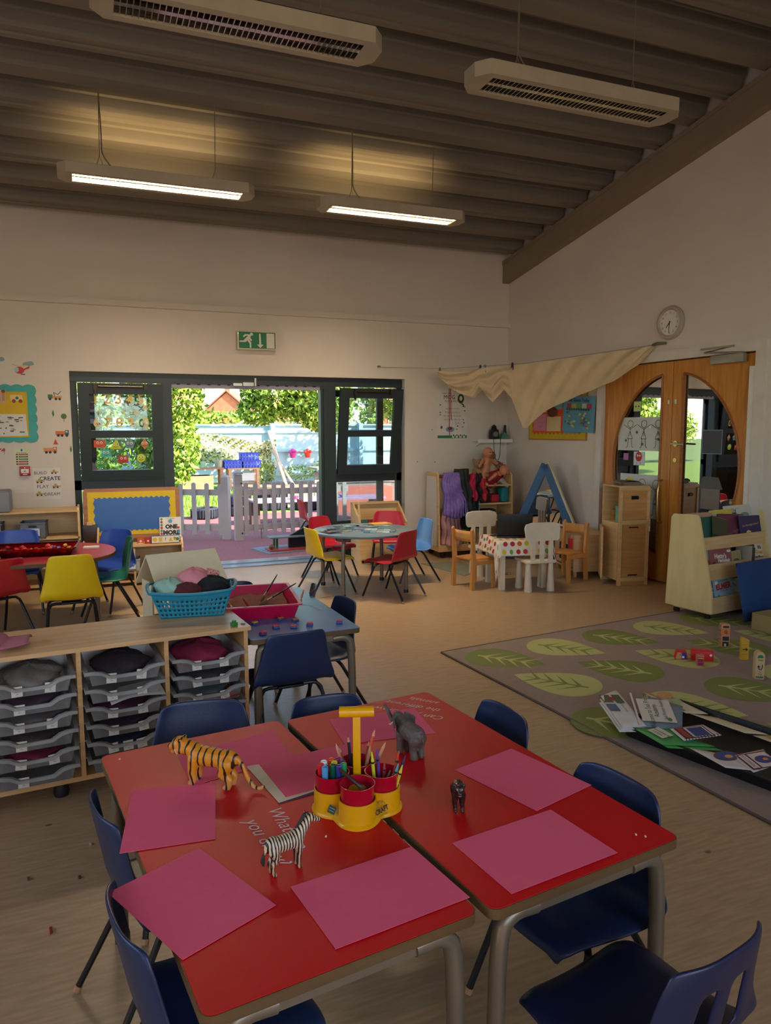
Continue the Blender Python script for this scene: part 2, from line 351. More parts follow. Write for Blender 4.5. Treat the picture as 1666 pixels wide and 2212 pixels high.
# =============== double oval-window doors
dl = mat('door_lining_white', (214, 206, 196), .5)
b = MB(); X = WX
b.b2(X-.03, X+.1, DY0-.1, DY0, 0, DZ).b2(X-.03, X+.1, DY1, DY1+.08, 0, DZ).b2(X-.03, X+.1, DY0-.1, DY1+.08, DZ, DZ+.09)
rw(struct(b.build('trim_4', dl)))
yc = (DY0+DY1)/2; ec = 1.157; ea, eb = .775, .90     # ellipse half sizes, stile gap .10
def doorleaf(name, s):
    """s=+1 far (left in view) leaf spans yc..DY1, s=-1 near leaf"""
    Y0, Y1 = (yc+.003, DY1) if s > 0 else (DY0, yc-.003)
    MMx = Matrix(((0, 0, 1, X+.02), (1, 0, 0, 0), (0, 1, 0, 0), (0, 0, 0, 1)))
    n = 24; g0 = .13
    a0 = math.asin(0)
    arc = []
    zt = eb*math.sqrt(1-(g0/ea)**2)
    ang0 = math.acos(g0/ea)
    for i in range(n+1):
        a = ang0-2*ang0*i/n; arc.append((yc+s*ea*cos(a), ec+eb*sin(a)))
    # ring of quads between arc and outer rectangle
    b = MB()
    yo = Y1 if s > 0 else Y0; yi = Y0 if s > 0 else Y1
    top = [(yi+(yo-yi)*i/8, DZ-.01) for i in range(9)]; side = [(yo, DZ-.01-(DZ-.02)*i/8) for i in range(1, 8)]; bot = [(yo+(yi-yo)*i/8, .01) for i in range(9)]
    outer = top+side+bot   # 25 points
    for i in range(n):
        q = [outer[i], outer[i+1], arc[i+1], arc[i]]
        b.prism(q, 0, .045, MMx)
    b.prism([outer[0], arc[0], arc[-1], outer[-1]], 0, .045, MMx)
    o = struct(b.build(name, M_oak, sharp=30))
    # bead round the glass
    bd = MB(); bd.tube([(X+.018, p[0], p[1]) for p in arc]+[(X+.018, *arc[0])], .012, 6); bd.build('glazing_bead', wood('dark_oak_bead', (140, 82, 30), (165, 100, 45)), o)
    MB().prism([(p[0], p[1]) for p in arc], .02, .026, MMx).build('pane', glass('door_glass', (215, 225, 228), .5), o)
    return o
dA = rw(doorleaf('door_3', 1)); dB = rw(doorleaf('door_4', -1))
br = mat('brass', (190, 160, 90), .3, .9)
b = MB(); b.tube([(X+.01, yc+.08, 1.02), (X-.05, yc+.08, 1.0), (X-.05, yc+.08, .62), (X+.01, yc+.08, .6)], .011, 8, sm=1); b.build('pull_handle', br, dA)
b = MB()
RX = Matrix.Rotation(-pi/2, 4, 'Y')
b.lathe([(0, 0), (.028, 0), (.028, .008), (0, .008)], 20, Matrix.Translation((X+.018, yc-.06, 1.38)) @ RX); b.lathe([(0, 0), (.022, 0), (.022, .006), (0, .006)], 20, Matrix.Translation((X+.018, yc-.06, 1.22)) @ RX)
b.build('lock_rose', br, dB)
b = MB(); b.tube([(X+.02, yc-.06, 1.38), (X-.045, yc-.06, 1.38), (X-.045, yc-.2, 1.375)], .009, 8); b.build('lever_handle', M_chrome, dB)
b = MB(); b.box((X+.016, yc-.06, 1.22), (.004, .008, .018)); b.build('keyhole', M_black, dB)
b = MB(); b.box((X+.015, yc+.04, 1.78), (.006, .025, .04)); b.build('ball_catch', M_chrome, dA)
b = MB(); b.box((X+.015, yc-.045, 1.78), (.006, .025, .04)); b.build('ball_catch', M_chrome, dB)
b = MB(); b.box((X-.03, DY0+.27, 2.13), (.05, .34, .075), bev=.004); b.build('door_closer', mat('silver_grey_closer', (160, 156, 150), .35, .4), dB)
b = MB(); b.tube([(X-.05, DY0+.1, 2.17), (X-.06, DY0+.5, 2.2), (X-.03, DY0+.25, 2.235)], .008, 6); b.box((X-.04, DY0+.38, 2.235), (.03, .34, .016)); b.build('closer_arm', M_chrome, dB)
b = MB(); b.b2(X-.02, X+.02, DY0, DY0+.06, .02, 2.05); b.build('finger_guard', M_trim, dB)
# stick-figure strips on the left leaf glass
F = frame((X+.0385, DY1-.02, 0), (0, -1, 0), (0, 0, 1))
def stick(x, z, h, arms=1):
    c = (40, 40, 44); w = .005; it = []
    hd = h*.13
    it.append(('l', [(x+hd*cos(2*pi*i/10), z+h*.87+hd*sin(2*pi*i/10)) for i in range(11)], w, c))
    it.append(('l', [(x, z+h*.74), (x, z+h*.45)], w, c)); it.append(('l', [(x-.09, z+h*.85), (x, z+h*.68), (x+.09, z+h*.85)], w, c))
    it.append(('l', [(x, z+h*.62), (x-.035, z+h*.35), (x+.035, z+h*.35), (x, z+h*.62)], w, c))
    it.append(('l', [(x-.02, z+h*.35), (x-.03, z+.02), (x-.05, z+.01)], w, c)); it.append(('l', [(x+.02, z+h*.35), (x+.03, z+.02), (x+.05, z+.01)], w, c)); return it
def star(x, y, r, c): return ('p', [(x+(r if i % 2 == 0 else r*.45)*cos(rad(90+36*i)), y+(r if i % 2 == 0 else r*.45)*sin(rad(90+36*i))) for i in range(10)], c)
for z0, h, xs in ((1.30, .34, .19), (.62, .44, .24)):
    it = [('r', xs-.02, z0, .80, z0+h, (205, 210, 205))]
    for i in range(3): it += stick(.34+.19*i, z0+.02, h*.85)
    for i, (x, y) in enumerate(((.29, .3), (.44, .55), (.62, .7), (.52, .2), (.73, .35))): it.append(star(x, z0+h*y, .022, [(70, 120, 70), (60, 70, 80), (240, 240, 240)][i % 3]))
    prints(dA, F, it, 'stick_figure_strip')
it = [('r', .40, 1.15, .55, 1.29, (215, 225, 230)), ('e', .47, 1.24, .045, .05, (200, 50, 55)), ('e', .455, 1.25, .01, .012, (240, 240, 240)), ('e', .485, 1.25, .01, .012, (240, 240, 240)), ('l', [(.45, 1.19), (.44, 1.16)], .008, (220, 160, 60)), ('l', [(.49, 1.19), (.5, 1.16)], .008, (220, 160, 60)),
      ('r', .38, 1.70, .48, 1.80, (196, 212, 130)), ('e', .41, 1.75, .008, .01, (60, 60, 60)), ('e', .45, 1.75, .008, .01, (60, 60, 60)), ('e', .36, .97, .06, .05, (220, 200, 60)), ('r', .26, 1.2, .33, 1.27, (180, 120, 170))]
prints(dA, F, it, 'glass_picture')
F = frame((X+.0385, yc-.13, 0), (0, -1, 0), (0, 0, 1))
it = [('r', .22, 1.29, .44, 1.51, (150, 165, 190)), ('r', .225, 1.295, .435, 1.505, (72, 74, 84)), ('r', .23, .78, .44, .98, (120, 110, 104)), ('p', [(.2, .97), (.47, .97), (.42, 1.08), (.25, 1.08)], (88, 84, 84))]
prints(dB, F, it, 'glass_picture')
# dim lobby behind the doors
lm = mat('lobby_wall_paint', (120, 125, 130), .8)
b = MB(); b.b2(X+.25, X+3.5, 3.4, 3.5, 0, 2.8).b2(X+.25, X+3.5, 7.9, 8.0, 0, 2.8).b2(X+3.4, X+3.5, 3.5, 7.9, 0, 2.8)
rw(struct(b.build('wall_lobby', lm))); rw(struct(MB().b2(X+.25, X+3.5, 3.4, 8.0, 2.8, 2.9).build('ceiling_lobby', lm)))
# =============== pendant luminaires
M_lum = mat('cream_luminaire', (172, 160, 138), .5); M_louv = mat('mirror_louvre', (214, 208, 190), .12, .95); M_wire = mat('suspension_wire', (150, 140, 118), .4, .5)
def luminaire(x0, x1, y, lit, label):
    z = 3.4; L = x1-x0; w = .26; root = T('pendant_luminaire', label, 'ceiling light', ((x0+x1)/2, y, z), 0, 'pendant luminaires')
    b = MB(); h = L/2; t = .11
    sec = [(-w/2, 0), (-w/2+.03, 0)]
    outl = [(-h+.06, -w/2), (h-.06, -w/2), (h, 0-w/2+.07), (h, w/2-.07), (h-.06, w/2), (-h+.06, w/2), (-h, w/2-.07), (-h, -w/2+.07)]
    # tray housing: top and rim, opening below
    iw, ih = w/2-.045, h-.1
    b.prism(outl, .066, .076)
    n = 8; inn = [(-ih, -iw), (ih, -iw), (ih, -iw), (ih, iw), (ih, iw), (-ih, iw), (-ih, iw), (-ih, -iw)]
    for k in range(8):
        p, q, r_, s_ = outl[k], outl[(k+1) % 8], inn[(k+1) % 8], inn[k]
        for zz, sgn in ((0, 1),):
            vs = [p, q, r_, s_]; vs = [v for i, v in enumerate(vs) if v not in vs[:i]]
            b.poly([(x, yy, 0) for x, yy in vs]); 
        b.poly([(*p, 0), (*q, 0), (*q, .066), (*p, .066)]); b.poly([(*s_, 0), (*r_, 0), (*r_, .066), (*s_, .066)]) if s_ != r_ else None
    b.build('housing', M_lum, root)
    b = MB(); nb = 42
    for k in range(nb+1):
        x = -ih+2*ih*k/nb; b.box((x, 0, .026), (.0045, 2*iw, .044))
    for yy in (-iw+.004, 0, iw-.004): b.box((0, yy, .026), (2*ih, .006 if yy else .03, .032))
    lv = b.build('louvre', M_louv, root)
    if not lit:
        MB().b2(-ih, ih, -iw, iw, .060, .064).build('reflector', mat('reflector_dull', (120, 116, 108), .25, .9), root)
        b = MB()
        for yy in (-iw/2, iw/2): b.tube([(-ih, yy, .055), (ih, yy, .055)], .005, 8)
        b.build('lamp_tube', mat('unlit_tube', (200, 200, 195), .3), root)
    for sx in (-1, 1):
        zt = zd(y)-z+.0
        b = MB(); x = sx*(h-.3); b.tube([(x, 0, .18), (x+.01, 0, zt)], .003, 5); b.tube([(x, 0, .18), (x-.04, 0, .062)], .0025, 5); b.tube([(x, 0, .18), (x+.04, 0, .062)], .0025, 5)
        if sx < 0: b.tube([(x+.01, 0, zt), (x+.02, .02, .3), (x+.015, .02, .2), (x+.09, 0, .1), (x+.1, 0, .062)], .005, 6, sm=2); b.box((x+.1, 0, .07), (.04, .04, .02))
        b.build('suspension', M_wire, root)
    return root
def lit(x0, x1, y):
    c = (1, .80, .55); xm = (x0+x1)/2
    for s in (-1, 1): area('lamp_down', (xm, y+s*.04, 3.445), (0, s*.95, -1), x1-x0-.22, .07, 84 if s > 0 else 36, c)
    a = area('lamp_up', (xm, y+.06, 3.485), (0, 1.0, 1), x1-x0-.25, .05, 3.6, (1, .7, .3)); a.data.spread = rad(75)
luminaire(.1, 1.46, 3.70, 0, 'unlit pendant luminaire at the top left, nearest the camera, cut by the frame')
luminaire(2.02, 3.42, 3.76, 0, 'unlit pendant luminaire near the right wall with mirror louvre')
luminaire(-.11, 1.35, 6.2, 1, 'glowing pendant luminaire near the back wall, left of the pair that is on'); lit(-.11, 1.35, 6.2)
luminaire(1.92, 3.29, 6.25, 1, 'glowing pendant luminaire near the back wall, right of the pair that is on'); lit(1.92, 3.29, 6.25)
# rows behind the camera
luminaire(.1, 1.46, .9, 0, 'unlit pendant luminaire behind the viewpoint, left'); luminaire(2.02, 3.42, .9, 0, 'unlit pendant luminaire behind the viewpoint, right')
# =============== garden
struct(MB().b2(-22, 14, 8.6, 13.5, -.12, -.01).build('ground_rubber', mat('red_rubber_crumb', (150, 92, 92), .85, var=.18, scale=60, bump=.3, bscale=200)))
struct(MB().b2(-22, 3.7, 13.5, 24, -.12, -.012).build('lawn', mat('lawn_base', (112, 138, 52), .9, var=.15, scale=9)))
struct(MB().b2(3.7, 14, 13.5, 24, -.12, -.012).build('ground_soil', mat('soil_path', (150, 118, 100), .95, var=.12, scale=6)))
struct(MB().b2(-90, 120, 24, 170, -.2, -.05).build('ground_far', mat('far_field', (110, 130, 70), .95)))
b = MB(); 
for i in range(5200):
    x, y = RND.uniform(-1, 3.6), RND.uniform(13.6, 18.5)
    if (x > 2.2 and y < 14.5) or (1.0 < x < 1.6 and 14.6 < y < 15.3) or x < .2: continue
    h = RND.uniform(.03, .09); a = RND.uniform(0, pi)
    b.poly([(x, y, -.012), (x+.02*cos(a), y+.02*sin(a), -.012), (x+RND.uniform(-.02, .02), y, h)])
tag(b.build('grass', mat('grass_blade', (120, 155, 50), .8)), 'short green grass lit by the sun behind the picket gate', 'grass', kind='stuff')
# picket fence and gate
M_pick = mat('grey_white_pickets', (176, 166, 160), .6, var=.05)
def picket(w=.062, t=.022, h=.8):
    b = MB(); pts = [(-w/2, .06), (w/2, .06)]+[(w/2*cos(pi*i/8), h-w/2+w/2*sin(pi*i/8)) for i in range(9)]
    b.prism(pts, -t/2, t/2, Matrix(((1, 0, 0, 0), (0, 0, 1, 0), (0, 1, 0, 0), (0, 0, 0, 1)))); return b
def fencepanel(name, label, x0, y0, x1, y1, n, zs, post_first, group=None):
    L = math.hypot(x1-x0, y1-y0); a = math.atan2(y1-y0, x1-x0); r = T(name, label, 'fence', (x0, y0, -.01), a, group)
    for z in zs: MB().box((L/2, .02, z), (L, .022, .085)).build('rail', M_pick, r)
    p = picket().build('picket', M_pick, r); p.location = (L*.5/n, 0, 0)
    for k in range(1, n):
        q = p.copy(); COL.objects.link(q); q.parent = r; q.location = (L*(k+.5)/n, 0, 0); q.scale.z = 1-.01*(k % 3)
    return r, L
r, L = fencepanel('picket_gate', 'grey-white picket gate to the right of the square post, in the doorway', 1.98, 10.30, 3.62, 10.44, 12, (.16, .66), 0)
b = MB(); b.tube([(.28, -.02, .15), (.28, -.02, .0)], .012); b.build('drop_bolt', M_chrome, r)
r, L = fencepanel('picket_fence', 'grey-white picket fence panel to the left of the square post', .3, 11.35, 1.80, 10.42, 9, (.16, .66), 0)
b = MB(); b.box((L-.02, .02, .44), (.1, .1, .88)); b.box((L-.02, .02, .89), (.105, .105, .03), taper=.5); b.build('end_post', M_pick, r)
r = T('gate_post', 'square grey-white gate post with pyramid cap between the two picket panels', 'post', (1.93, 10.27, -.01))
MB().box((0, 0, .46), (.11, .11, .92)).build('post', M_pick, r); MB().box((0, 0, .94), (.13, .13, .02)).box((0, 0, .97), (.13, .13, .04), taper=.15).build('post_cap', M_pick, r)
for z in (.1, .8): MB().box((.04, -.06, z), (.02, .01, .02)).build('bolt', M_black, r)
# blue featheredge fence
M_bf = mat('pale_blue_fence_paint', (172, 204, 214), .8, var=.08, scale=4)
r = T('board_fence', 'tall pale blue board fence closing the garden', 'fence', (-11.5, 21.2, -.02))
bd = MB().prism([(-.066, 0), (.066, 0), (.066, .022), (-.066, .010)], 0, 1.62).build('board', M_bf, r); bd.location = (0, 0, .05)
for k in range(1, 180):
    q = bd.copy(); COL.objects.link(q); q.parent = r; q.location = (k*.128, RND.uniform(-.004, .004), .05+RND.uniform(-.01, .01))
for z in (.25, .95, 1.5): MB().b2(-.1, 23, -.06, 0, z-.035, z+.035).build('rail', M_bf, r)
MB().b2(-.1, 23, -.08, .04, 1.68, 1.72).build('capping_rail', M_bf, r)
for x in (2, 5, 8, 10.3, 13.1, 16.5, 19.2, 21.9):
    MB().b2(x-.06, x+.06, -.2, -.08, 0, 1.75).build('fence_post', M_bf, r)
# prop poles leaning at the fence corner
M_sun = mat('weathered_timber', (200, 180, 160), .8); M_tim = wood('garden_timber', (170, 110, 80), (190, 130, 96), rough=.7)
tag(MB().tube([(5.15, 20.2, -.01), (4.85, 20.9, 1.5)], .05, 6).build('timber_prop', M_sun), 'pale timber pole leaning against the blue fence', 'pole')
tag(MB().tube([(5.35, 20.1, -.01), (4.95, 20.95, .95)], .035, 6).build('timber_prop', M_sun), 'shorter slanting timber strut beside the pale pole', 'pole')
# camouflage net
b = MB()
def net(u, v): return (2.3+2.75*u, 20.9+.12*sin(u*9)+.1*sin(v*7+u*5), .5+.88*v+.12*sin(u*5.5)-.3*u*(1-u)*(v > .5)+.25*u*(1-v)*0)
b.grid(net, 60, 22, skip=lambda i, j: (i*7+j*13) % 5 == 0)
b.use(mat('net_leaf_light', (226, 226, 176), .9)).use(mat('net_leaf_dark', (112, 122, 76), .9))
for f in b.bm.faces: f.material_index = RND.choice((0, 0, 1))
for i in range(2600):
    u, v = RND.random(), RND.random(); p = Vector(net(u, v)); b.cur = RND.choice((0, 0, 1)); s = RND.uniform(.02, .045)
    b.poly([p+Vector((RND.uniform(-s, s), RND.uniform(-.06, 0), RND.uniform(-s, s))) for _ in range(3)])
tag(b.build('camouflage_net', None, sharp=20), 'olive and cream camouflage net hung along the blue fence', 'net', kind='stuff')
# benches, planter, crates
def bench(name, label, x0, x1, y, h, m):
    r = T(name, label, 'bench', (x0, y, -.012)); L = x1-x0
    for k in range(3): MB().b2(0, L, -.2+k*.14, -.08+k*.14, h-.04, h).build('slat', m, r)
    for x in (.06, L-.06): 
        for yy in (-.17, .17): MB().b2(x-.04, x+.04, yy-.04, yy+.04, 0, h-.04).build('leg', m, r)
    MB().b2(0, L, -.1, -.06, .14, .18).build('rail', m, r)
bench('potting_bench', 'reddish timber bench carrying a green pot by the camouflage net', 2.35, 3.3, 19.6, .57, M_tim)
bench('crate_bench', 'timber bench under the blue crates', 3.4, 4.25, 19.6, .55, wood('pale_timber', (200, 150, 110), (220, 170, 130), rough=.7))
tag(MB().b2(2.0, 2.9, 18.6, 19.2, -.012, .4).b2(2.06, 2.84, 18.66, 19.14, .4, .36).build('timber_planter', M_tim), 'low brick-red timber planter box left of the benches', 'planter')
b = MB()
for k in range(3): b.b2(2.05+k*.1, 2.1+k*.1, 19.1, 19.15, .4, .95+.1*(k == 0))
tag(b.build('timber_trellis', M_tim), 'short upright timber slats standing on the planter', 'trellis')
M_cr = mat('blue_crate', (60, 80, 200), .5)
def crate(x, z, label):
    r = T('plastic_crate', label, 'crate', (x, 19.6, z), 0, 'blue crates on the garden bench'); w, d, h = .47, .34, .2
    MB().b2(-w/2, w/2, -d/2, d/2, 0, .012).b2(-w/2, w/2, -d/2, -d/2+.01, .02, h-.03).b2(-w/2, w/2, d/2-.01, d/2, .02, h-.03).b2(-w/2, -w/2+.01, -d/2, d/2, .0, h-.03).b2(w/2-.01, w/2, -d/2, d/2, 0, h-.03).build('crate_wall', M_cr, r)
    b = MB(); b.b2(-w/2-.01, w/2+.01, -d/2-.012, -d/2, h-.035, h).b2(-w/2-.01, w/2+.01, d/2, d/2+.012, h-.035, h).b2(-w/2-.01, -w/2, -d/2, d/2, h-.035, h).b2(w/2, w/2+.01, -d/2, d/2, h-.035, h)
    b.build('crate_rim', M_cr, r); b = MB()
    for k in range(6): x_ = -w/2+.03+k*(w-.06)/5; b.b2(x_-.01, x_+.01, -d/2-.01, -d/2, .0, h-.035)
    b.b2(-w/2, w/2, -d/2-.01, -d/2, .08, .1); b.build('crate_ribs', mat('blue_crate_rib', (110, 125, 230), .5), r)
crate(3.55, .538, 'left blue plastic crate on the garden bench'); crate(4.04, .538, 'lower right blue plastic crate on the garden bench'); crate(4.0, .74, 'blue plastic crate stacked on top of another, with a dark inside')
tag(MB().lathe([(0, 0), (.1, 0), (.14, .16), (.13, .16), (.1, .02), (0, .02)], 16, Matrix.Translation((2.75, 19.6, .56))).build('plant_pot', mat('green_pot', (150, 190, 150), .6)), 'pale green plant pot on the reddish bench', 'pot')
tag(MB().lathe([(0, 0), (.1, 0), (.13, .2), (.12, .2), (.09, .02), (0, .02)], 16, Matrix.Translation((3.2, 19.55, .56))).build('metal_bucket', mat('zinc_bucket', (180, 180, 170), .4, .5)), 'grey bucket on the bench left of the blue crates', 'bucket')
tag(MB().b2(3.65, 4.1, 19.42, 19.7, .2, .38).b2(3.62, 4.13, 19.4, 19.73, .36, .4).build('storage_tub', mat('white_tub', (225, 220, 220), .5)), 'white plastic tub on the lower rail of the crate bench', 'tub')
MB_ = MB
# hanging flower pots
for x, c, l in ((5.57, (214, 60, 150), 'pink hanging flower pot on the blue fence'), (6.02, (230, 70, 50), 'red hanging flower pot on the blue fence'), (6.9, (220, 210, 190), 'pale hanging pot on the blue fence seen through the right window')):
    r = T('hanging_pot', l, 'pot', (x, 20.98, .72), 0, 'pots hung on the blue fence')
    MB().lathe([(0, 0), (.07, 0), (.1, .15), (.085, .15), (.06, .02), (0, .02)], 14).build('pot', mat('pot_%d' % c[1], c, .5), r)
    b = MB(); b.use(mat('pot_flower_%d' % c[1], c, .6)).ball((0, 0, .2), .07, 8).ball((-.08, .0, .17), .05, 8).ball((.07, -.03, .18), .05, 8).build('flowers', None, r)
# tyres
M_ty = mat('tyre_rubber', (38, 42, 54), .8, bump=.2, bscale=60)
def tyre(x, y, z, label, r=.24, w=.19):
    t = T('car_tyre', label, 'tyre', (x, y, z-.01), RND.random(), 'old tyres in the garden')
    pr = [(.62, 0), (.86, 0), (.95, .1), (1, .25), (1, .75), (.95, .9), (.86, 1), (.62, 1), (.6, .9), (.68, .8), (.82, .7), (.82, .3), (.68, .2), (.6, .1), (.62, 0)]
    MB().lathe([(a*r, c*w) for a, c in pr], 28).build('tyre_body', M_ty, t)
    b = MB()
    for k in range(30):
        a = 2*pi*k/30; b.box((r*1.005*cos(a), r*1.005*sin(a), w/2), (.02, .02, w*.75), a)
    b.build('tread', M_ty, t)
tyre(1.88, 13.1, 0, 'dark tyre lying flat on the lawn left of the gate post'); tyre(2.5, 13.35, 0, 'lower tyre of the pair behind the gate post'); tyre(2.5, 13.35, .19, 'upper tyre of the pair behind the gate post')
tyre(3.3, 14.1, 0, 'tyre lying behind the purple play table', .3); tyre(3.95, 13.85, 0, 'tyre lying right of the purple play table, on the soil', .3); tyre(3.32, 14.1, .19, 'tyre stacked behind the purple play table', .29)
# purple play table outside, with toys, stool logs
r = T('play_table', 'low lilac-topped garden table beyond the picket gate', 'table', (3.3, 11.9, -.01))
MB().b2(-.85, 1.4, -.3, .3, .37, .4).build('tabletop', mat('lilac_top', (176, 140, 170), .5), r)
for x in (-.8, .05, 1.3):
    MB().b2(x-.07, x+.07, -.1, .1, 0, .37).build('leg', mat('dark_log', (80, 66, 60), .9), r)
for x, c, l in ((3.15, (220, 80, 130), 'pink bowl on the lilac garden table'), (3.75, (230, 130, 50), 'orange bowl on the lilac garden table'), (4.0, (60, 110, 200), 'blue bowl on the lilac garden table')):
    tag(MB().lathe([(0, 0), (.05, 0), (.08, .05), (.07, .05), (.045, .01), (0, .01)], 14, Matrix.Translation((x, 11.8, .39))).build('toy_bowl', mat('bowl_%d' % c[0], c, .4)), l, 'bowl', 'bowls on the garden table')
tag(MB().b2(4.2, 5.4, 13.0, 13.5, -.01, .45).build('sleeper_planter', mat('red_brick_planter', (190, 100, 80), .8)), 'low red-brown raised planter to the right beyond the gate', 'planter')
b = MB()
for k in range(5): b.b2(4.3, 6.0, 14.5, 14.55, .05+k*.13, .14+k*.13)
b.b2(4.3, 6.1, 14.3, 15.0, .72, .76); tag(b.build('slatted_bench_table', mat('grey_timber', (150, 135, 125), .8)), 'grey slatted garden table before the blue fence', 'table')
# toy ramp on mat
tag(MB().box((2.35, 9.25, -.003), (.75, .55, .012), .2).build('play_mat', mat('pale_blue_mat', (120, 140, 150), .9, var=.2, scale=30)), 'small pale blue speckled mat outside the threshold', 'mat')
r = T('toy_ramp', 'wooden toy car ramp with green legs on the mat outside the door', 'toy', (2.4, 9.15, .004), .05)
MB().b2(-.32, .3, -.1, .1, .16, .175).build('upper_track', mat('toy_grey', (110, 120, 110), .5), r); MB().b2(-.33, .35, -.14, .1, .0, .02).build('lower_track', mat('toy_red', (170, 60, 60), .5), r)
for x in (-.24, -.2): MB().tube([(x, .0, .02), (x, .0, .16)], .016).build('leg', mat('toy_green', (50, 120, 60), .5), r)
MB().prism([(-.05, .02), (.3, .02), (.3, .3), (.22, .3), (-.05, .17)], -.02, .02, Matrix(((1, 0, 0, 0), (0, 0, 1, 0), (0, 1, 0, 0), (0, 0, 0, 1)))).build('side_panel', M_black, r)
MB().ball((-.31, -.12, .06), .035).build('wheel', mat('toy_brown', (120, 60, 40), .5), r)
# trees: real leaf blades
def leaves(blobs, n, s0, s1):
    b = MB(); b.mats = [mat('leaf_a', (132, 162, 44), .6), mat('leaf_b', (88, 124, 36), .6), mat('leaf_c', (176, 194, 84), .6)]; b.keepn = 1
    tot = sum(q[6] for q in blobs)
    for bl in blobs:
        cx, cy, cz, rx, ry, rz, wt = bl
        for i in range(int(n*wt/tot)):
            while 1:
                d = Vector((RND.gauss(0, 1), RND.gauss(0, 1), RND.gauss(0, 1))).normalized()
                if d.y < .5: break
            k = RND.uniform(.6, 1.05); c = Vector((cx+rx*d.x*k, cy+ry*d.y*k, cz+rz*d.z*k))
            s = RND.uniform(s0, s1); t = Vector((RND.gauss(0, 1), RND.gauss(0, 1), RND.gauss(0, 1)-.4)).normalized()*s; w = t.cross(Vector((RND.gauss(0, 1), RND.gauss(0, 1), RND.gauss(0, 1)))).normalized()*s*.42
            b.cur = RND.choice((0, 0, 1, 2)); b.poly([c-t, c+w, c+t, c-w])
    return b
def tree(label, x, y, blobs, n, s0, s1, h):
    r = T('garden_tree', label, 'tree', (x, y, -.02))
    b = MB(); b.tube([(0, 0, .0), (.05, 0, h*.5), (-.05, .1, h)], [.12, .09, .05], 8); 
    for k in range(6):
        a = k*1.1; b.tube([(0, 0, h*.5+.1*k), (.5*cos(a), .4*sin(a), h*.7+.15*k), (.9*cos(a), .6*sin(a), h*.8+.2*k)], [.05, .03, .015], 6)
    b.build('trunk', mat('bark', (96, 78, 60), .9), r)
    o = leaves([(q[0]-x, q[1]-y, *q[2:]) for q in blobs], n, s0, s1).build('foliage', None, r, sharp=180); o['kind'] = 'stuff'
tree('bushy light green tree filling the left of the doorway', 1.3, 14.9, [(1.4, 14.8, 2.2, .75, .8, .8, 3), (1.5, 14.8, 1.2, .55, .7, .7, 2), (.9, 14.9, .7, .9, .7, .75, 2), (1.75, 14.7, 2.8, .6, .6, .6, 1.5)], 9500, .05, .085, 2.6)
tree('green tree seen through the left window behind the stickers', -.8, 16.6, [(-.6, 16.4, 2.2, 1.2, .6, .9, 3), (-.3, 16.4, 1.1, 1.0, .55, .8, 3), (-1.6, 16.6, 1.2, 1, .6, 1.2, 2)], 8000, .05, .085, 2.4)
tree('green tree overhanging the blue fence at the right of the doorway', 5.8, 18.3, [(4.4, 17.8, 2.5, .9, .6, .65, 3), (5.3, 17.6, 2.4, .9, .7, .8, 3), (5.6, 17.8, 1.9, .6, .5, .45, 1), (3.9, 17.9, 2.0, .5, .4, .35, .8), (5.2, 18, 3.4, 1.3, .8, .8, 2)], 9000, .06, .1, 3.2)
tree('large green tree seen through the right window above the fence', 9.2, 19.2, [(8.4, 19.0, 2.7, 1.5, .8, .9, 3), (9.4, 18.4, 2.4, 1.2, .8, .9, 2)], 6000, .06, .1, 3)
o = leaves([(5.6, 20.7, .3, .5, .12, .25, 1), (6.4, 20.8, .35, .4, .12, .3, 1), (4.7, 20.8, .3, .3, .12, .3, 1)], 900, .03, .06).build('border_plants', None, sharp=180); tag(o, 'green border plants at the foot of the blue fence', 'plants', kind='stuff')
tree('spreading tree at the far left of the garden, seen only in reflections', -6.5, 17.5, [(-6.5, 17.5, 2.4, 1.8, 1, 1.2, 3), (-5.5, 17.3, 1.2, 1.2, .8, .8, 1)], 3500, .08, .13, 3)
# hedge behind the fence, closes the horizon left
o = leaves([(.5+2*k, 24, 1.6, 1.5, .8, .8+.2*(k % 2), 1) for k in range(-9, 2)]+[(3.2, 26, 1.9, 1.0, .7, .35, .6), (4.6, 26, 1.8, .9, .7, .35, .6), (8, 25, 2.0, 2, .8, 1, 1), (12, 25, 2.2, 2.5, .8, 1.2, 1)], 12000, .09, .15).build('hedge', None, sharp=180); tag(o, 'green hedge tops beyond the blue fence', 'hedge', kind='stuff')
b = MB(); b.tube([(3.2, 23, -.05), (3.2, 23, 1.62)], .035, 6); b.tube([(5.8, 23, -.05), (5.8, 23, 1.6)], .035, 6); b.tube([(3.2, 23, 1.62), (4.3, 23, 1.66), (5.0, 23, 2.05), (5.8, 23, 1.6)], .035, 6); b.tube([(5.0, 23, 2.05), (5.05, 23, 1.5)], .035, 6); tag(b.build('white_frame', mat('white_tube_frame', (225, 230, 235), .5)), 'white swing-like frame tops beyond the fence', 'frame')
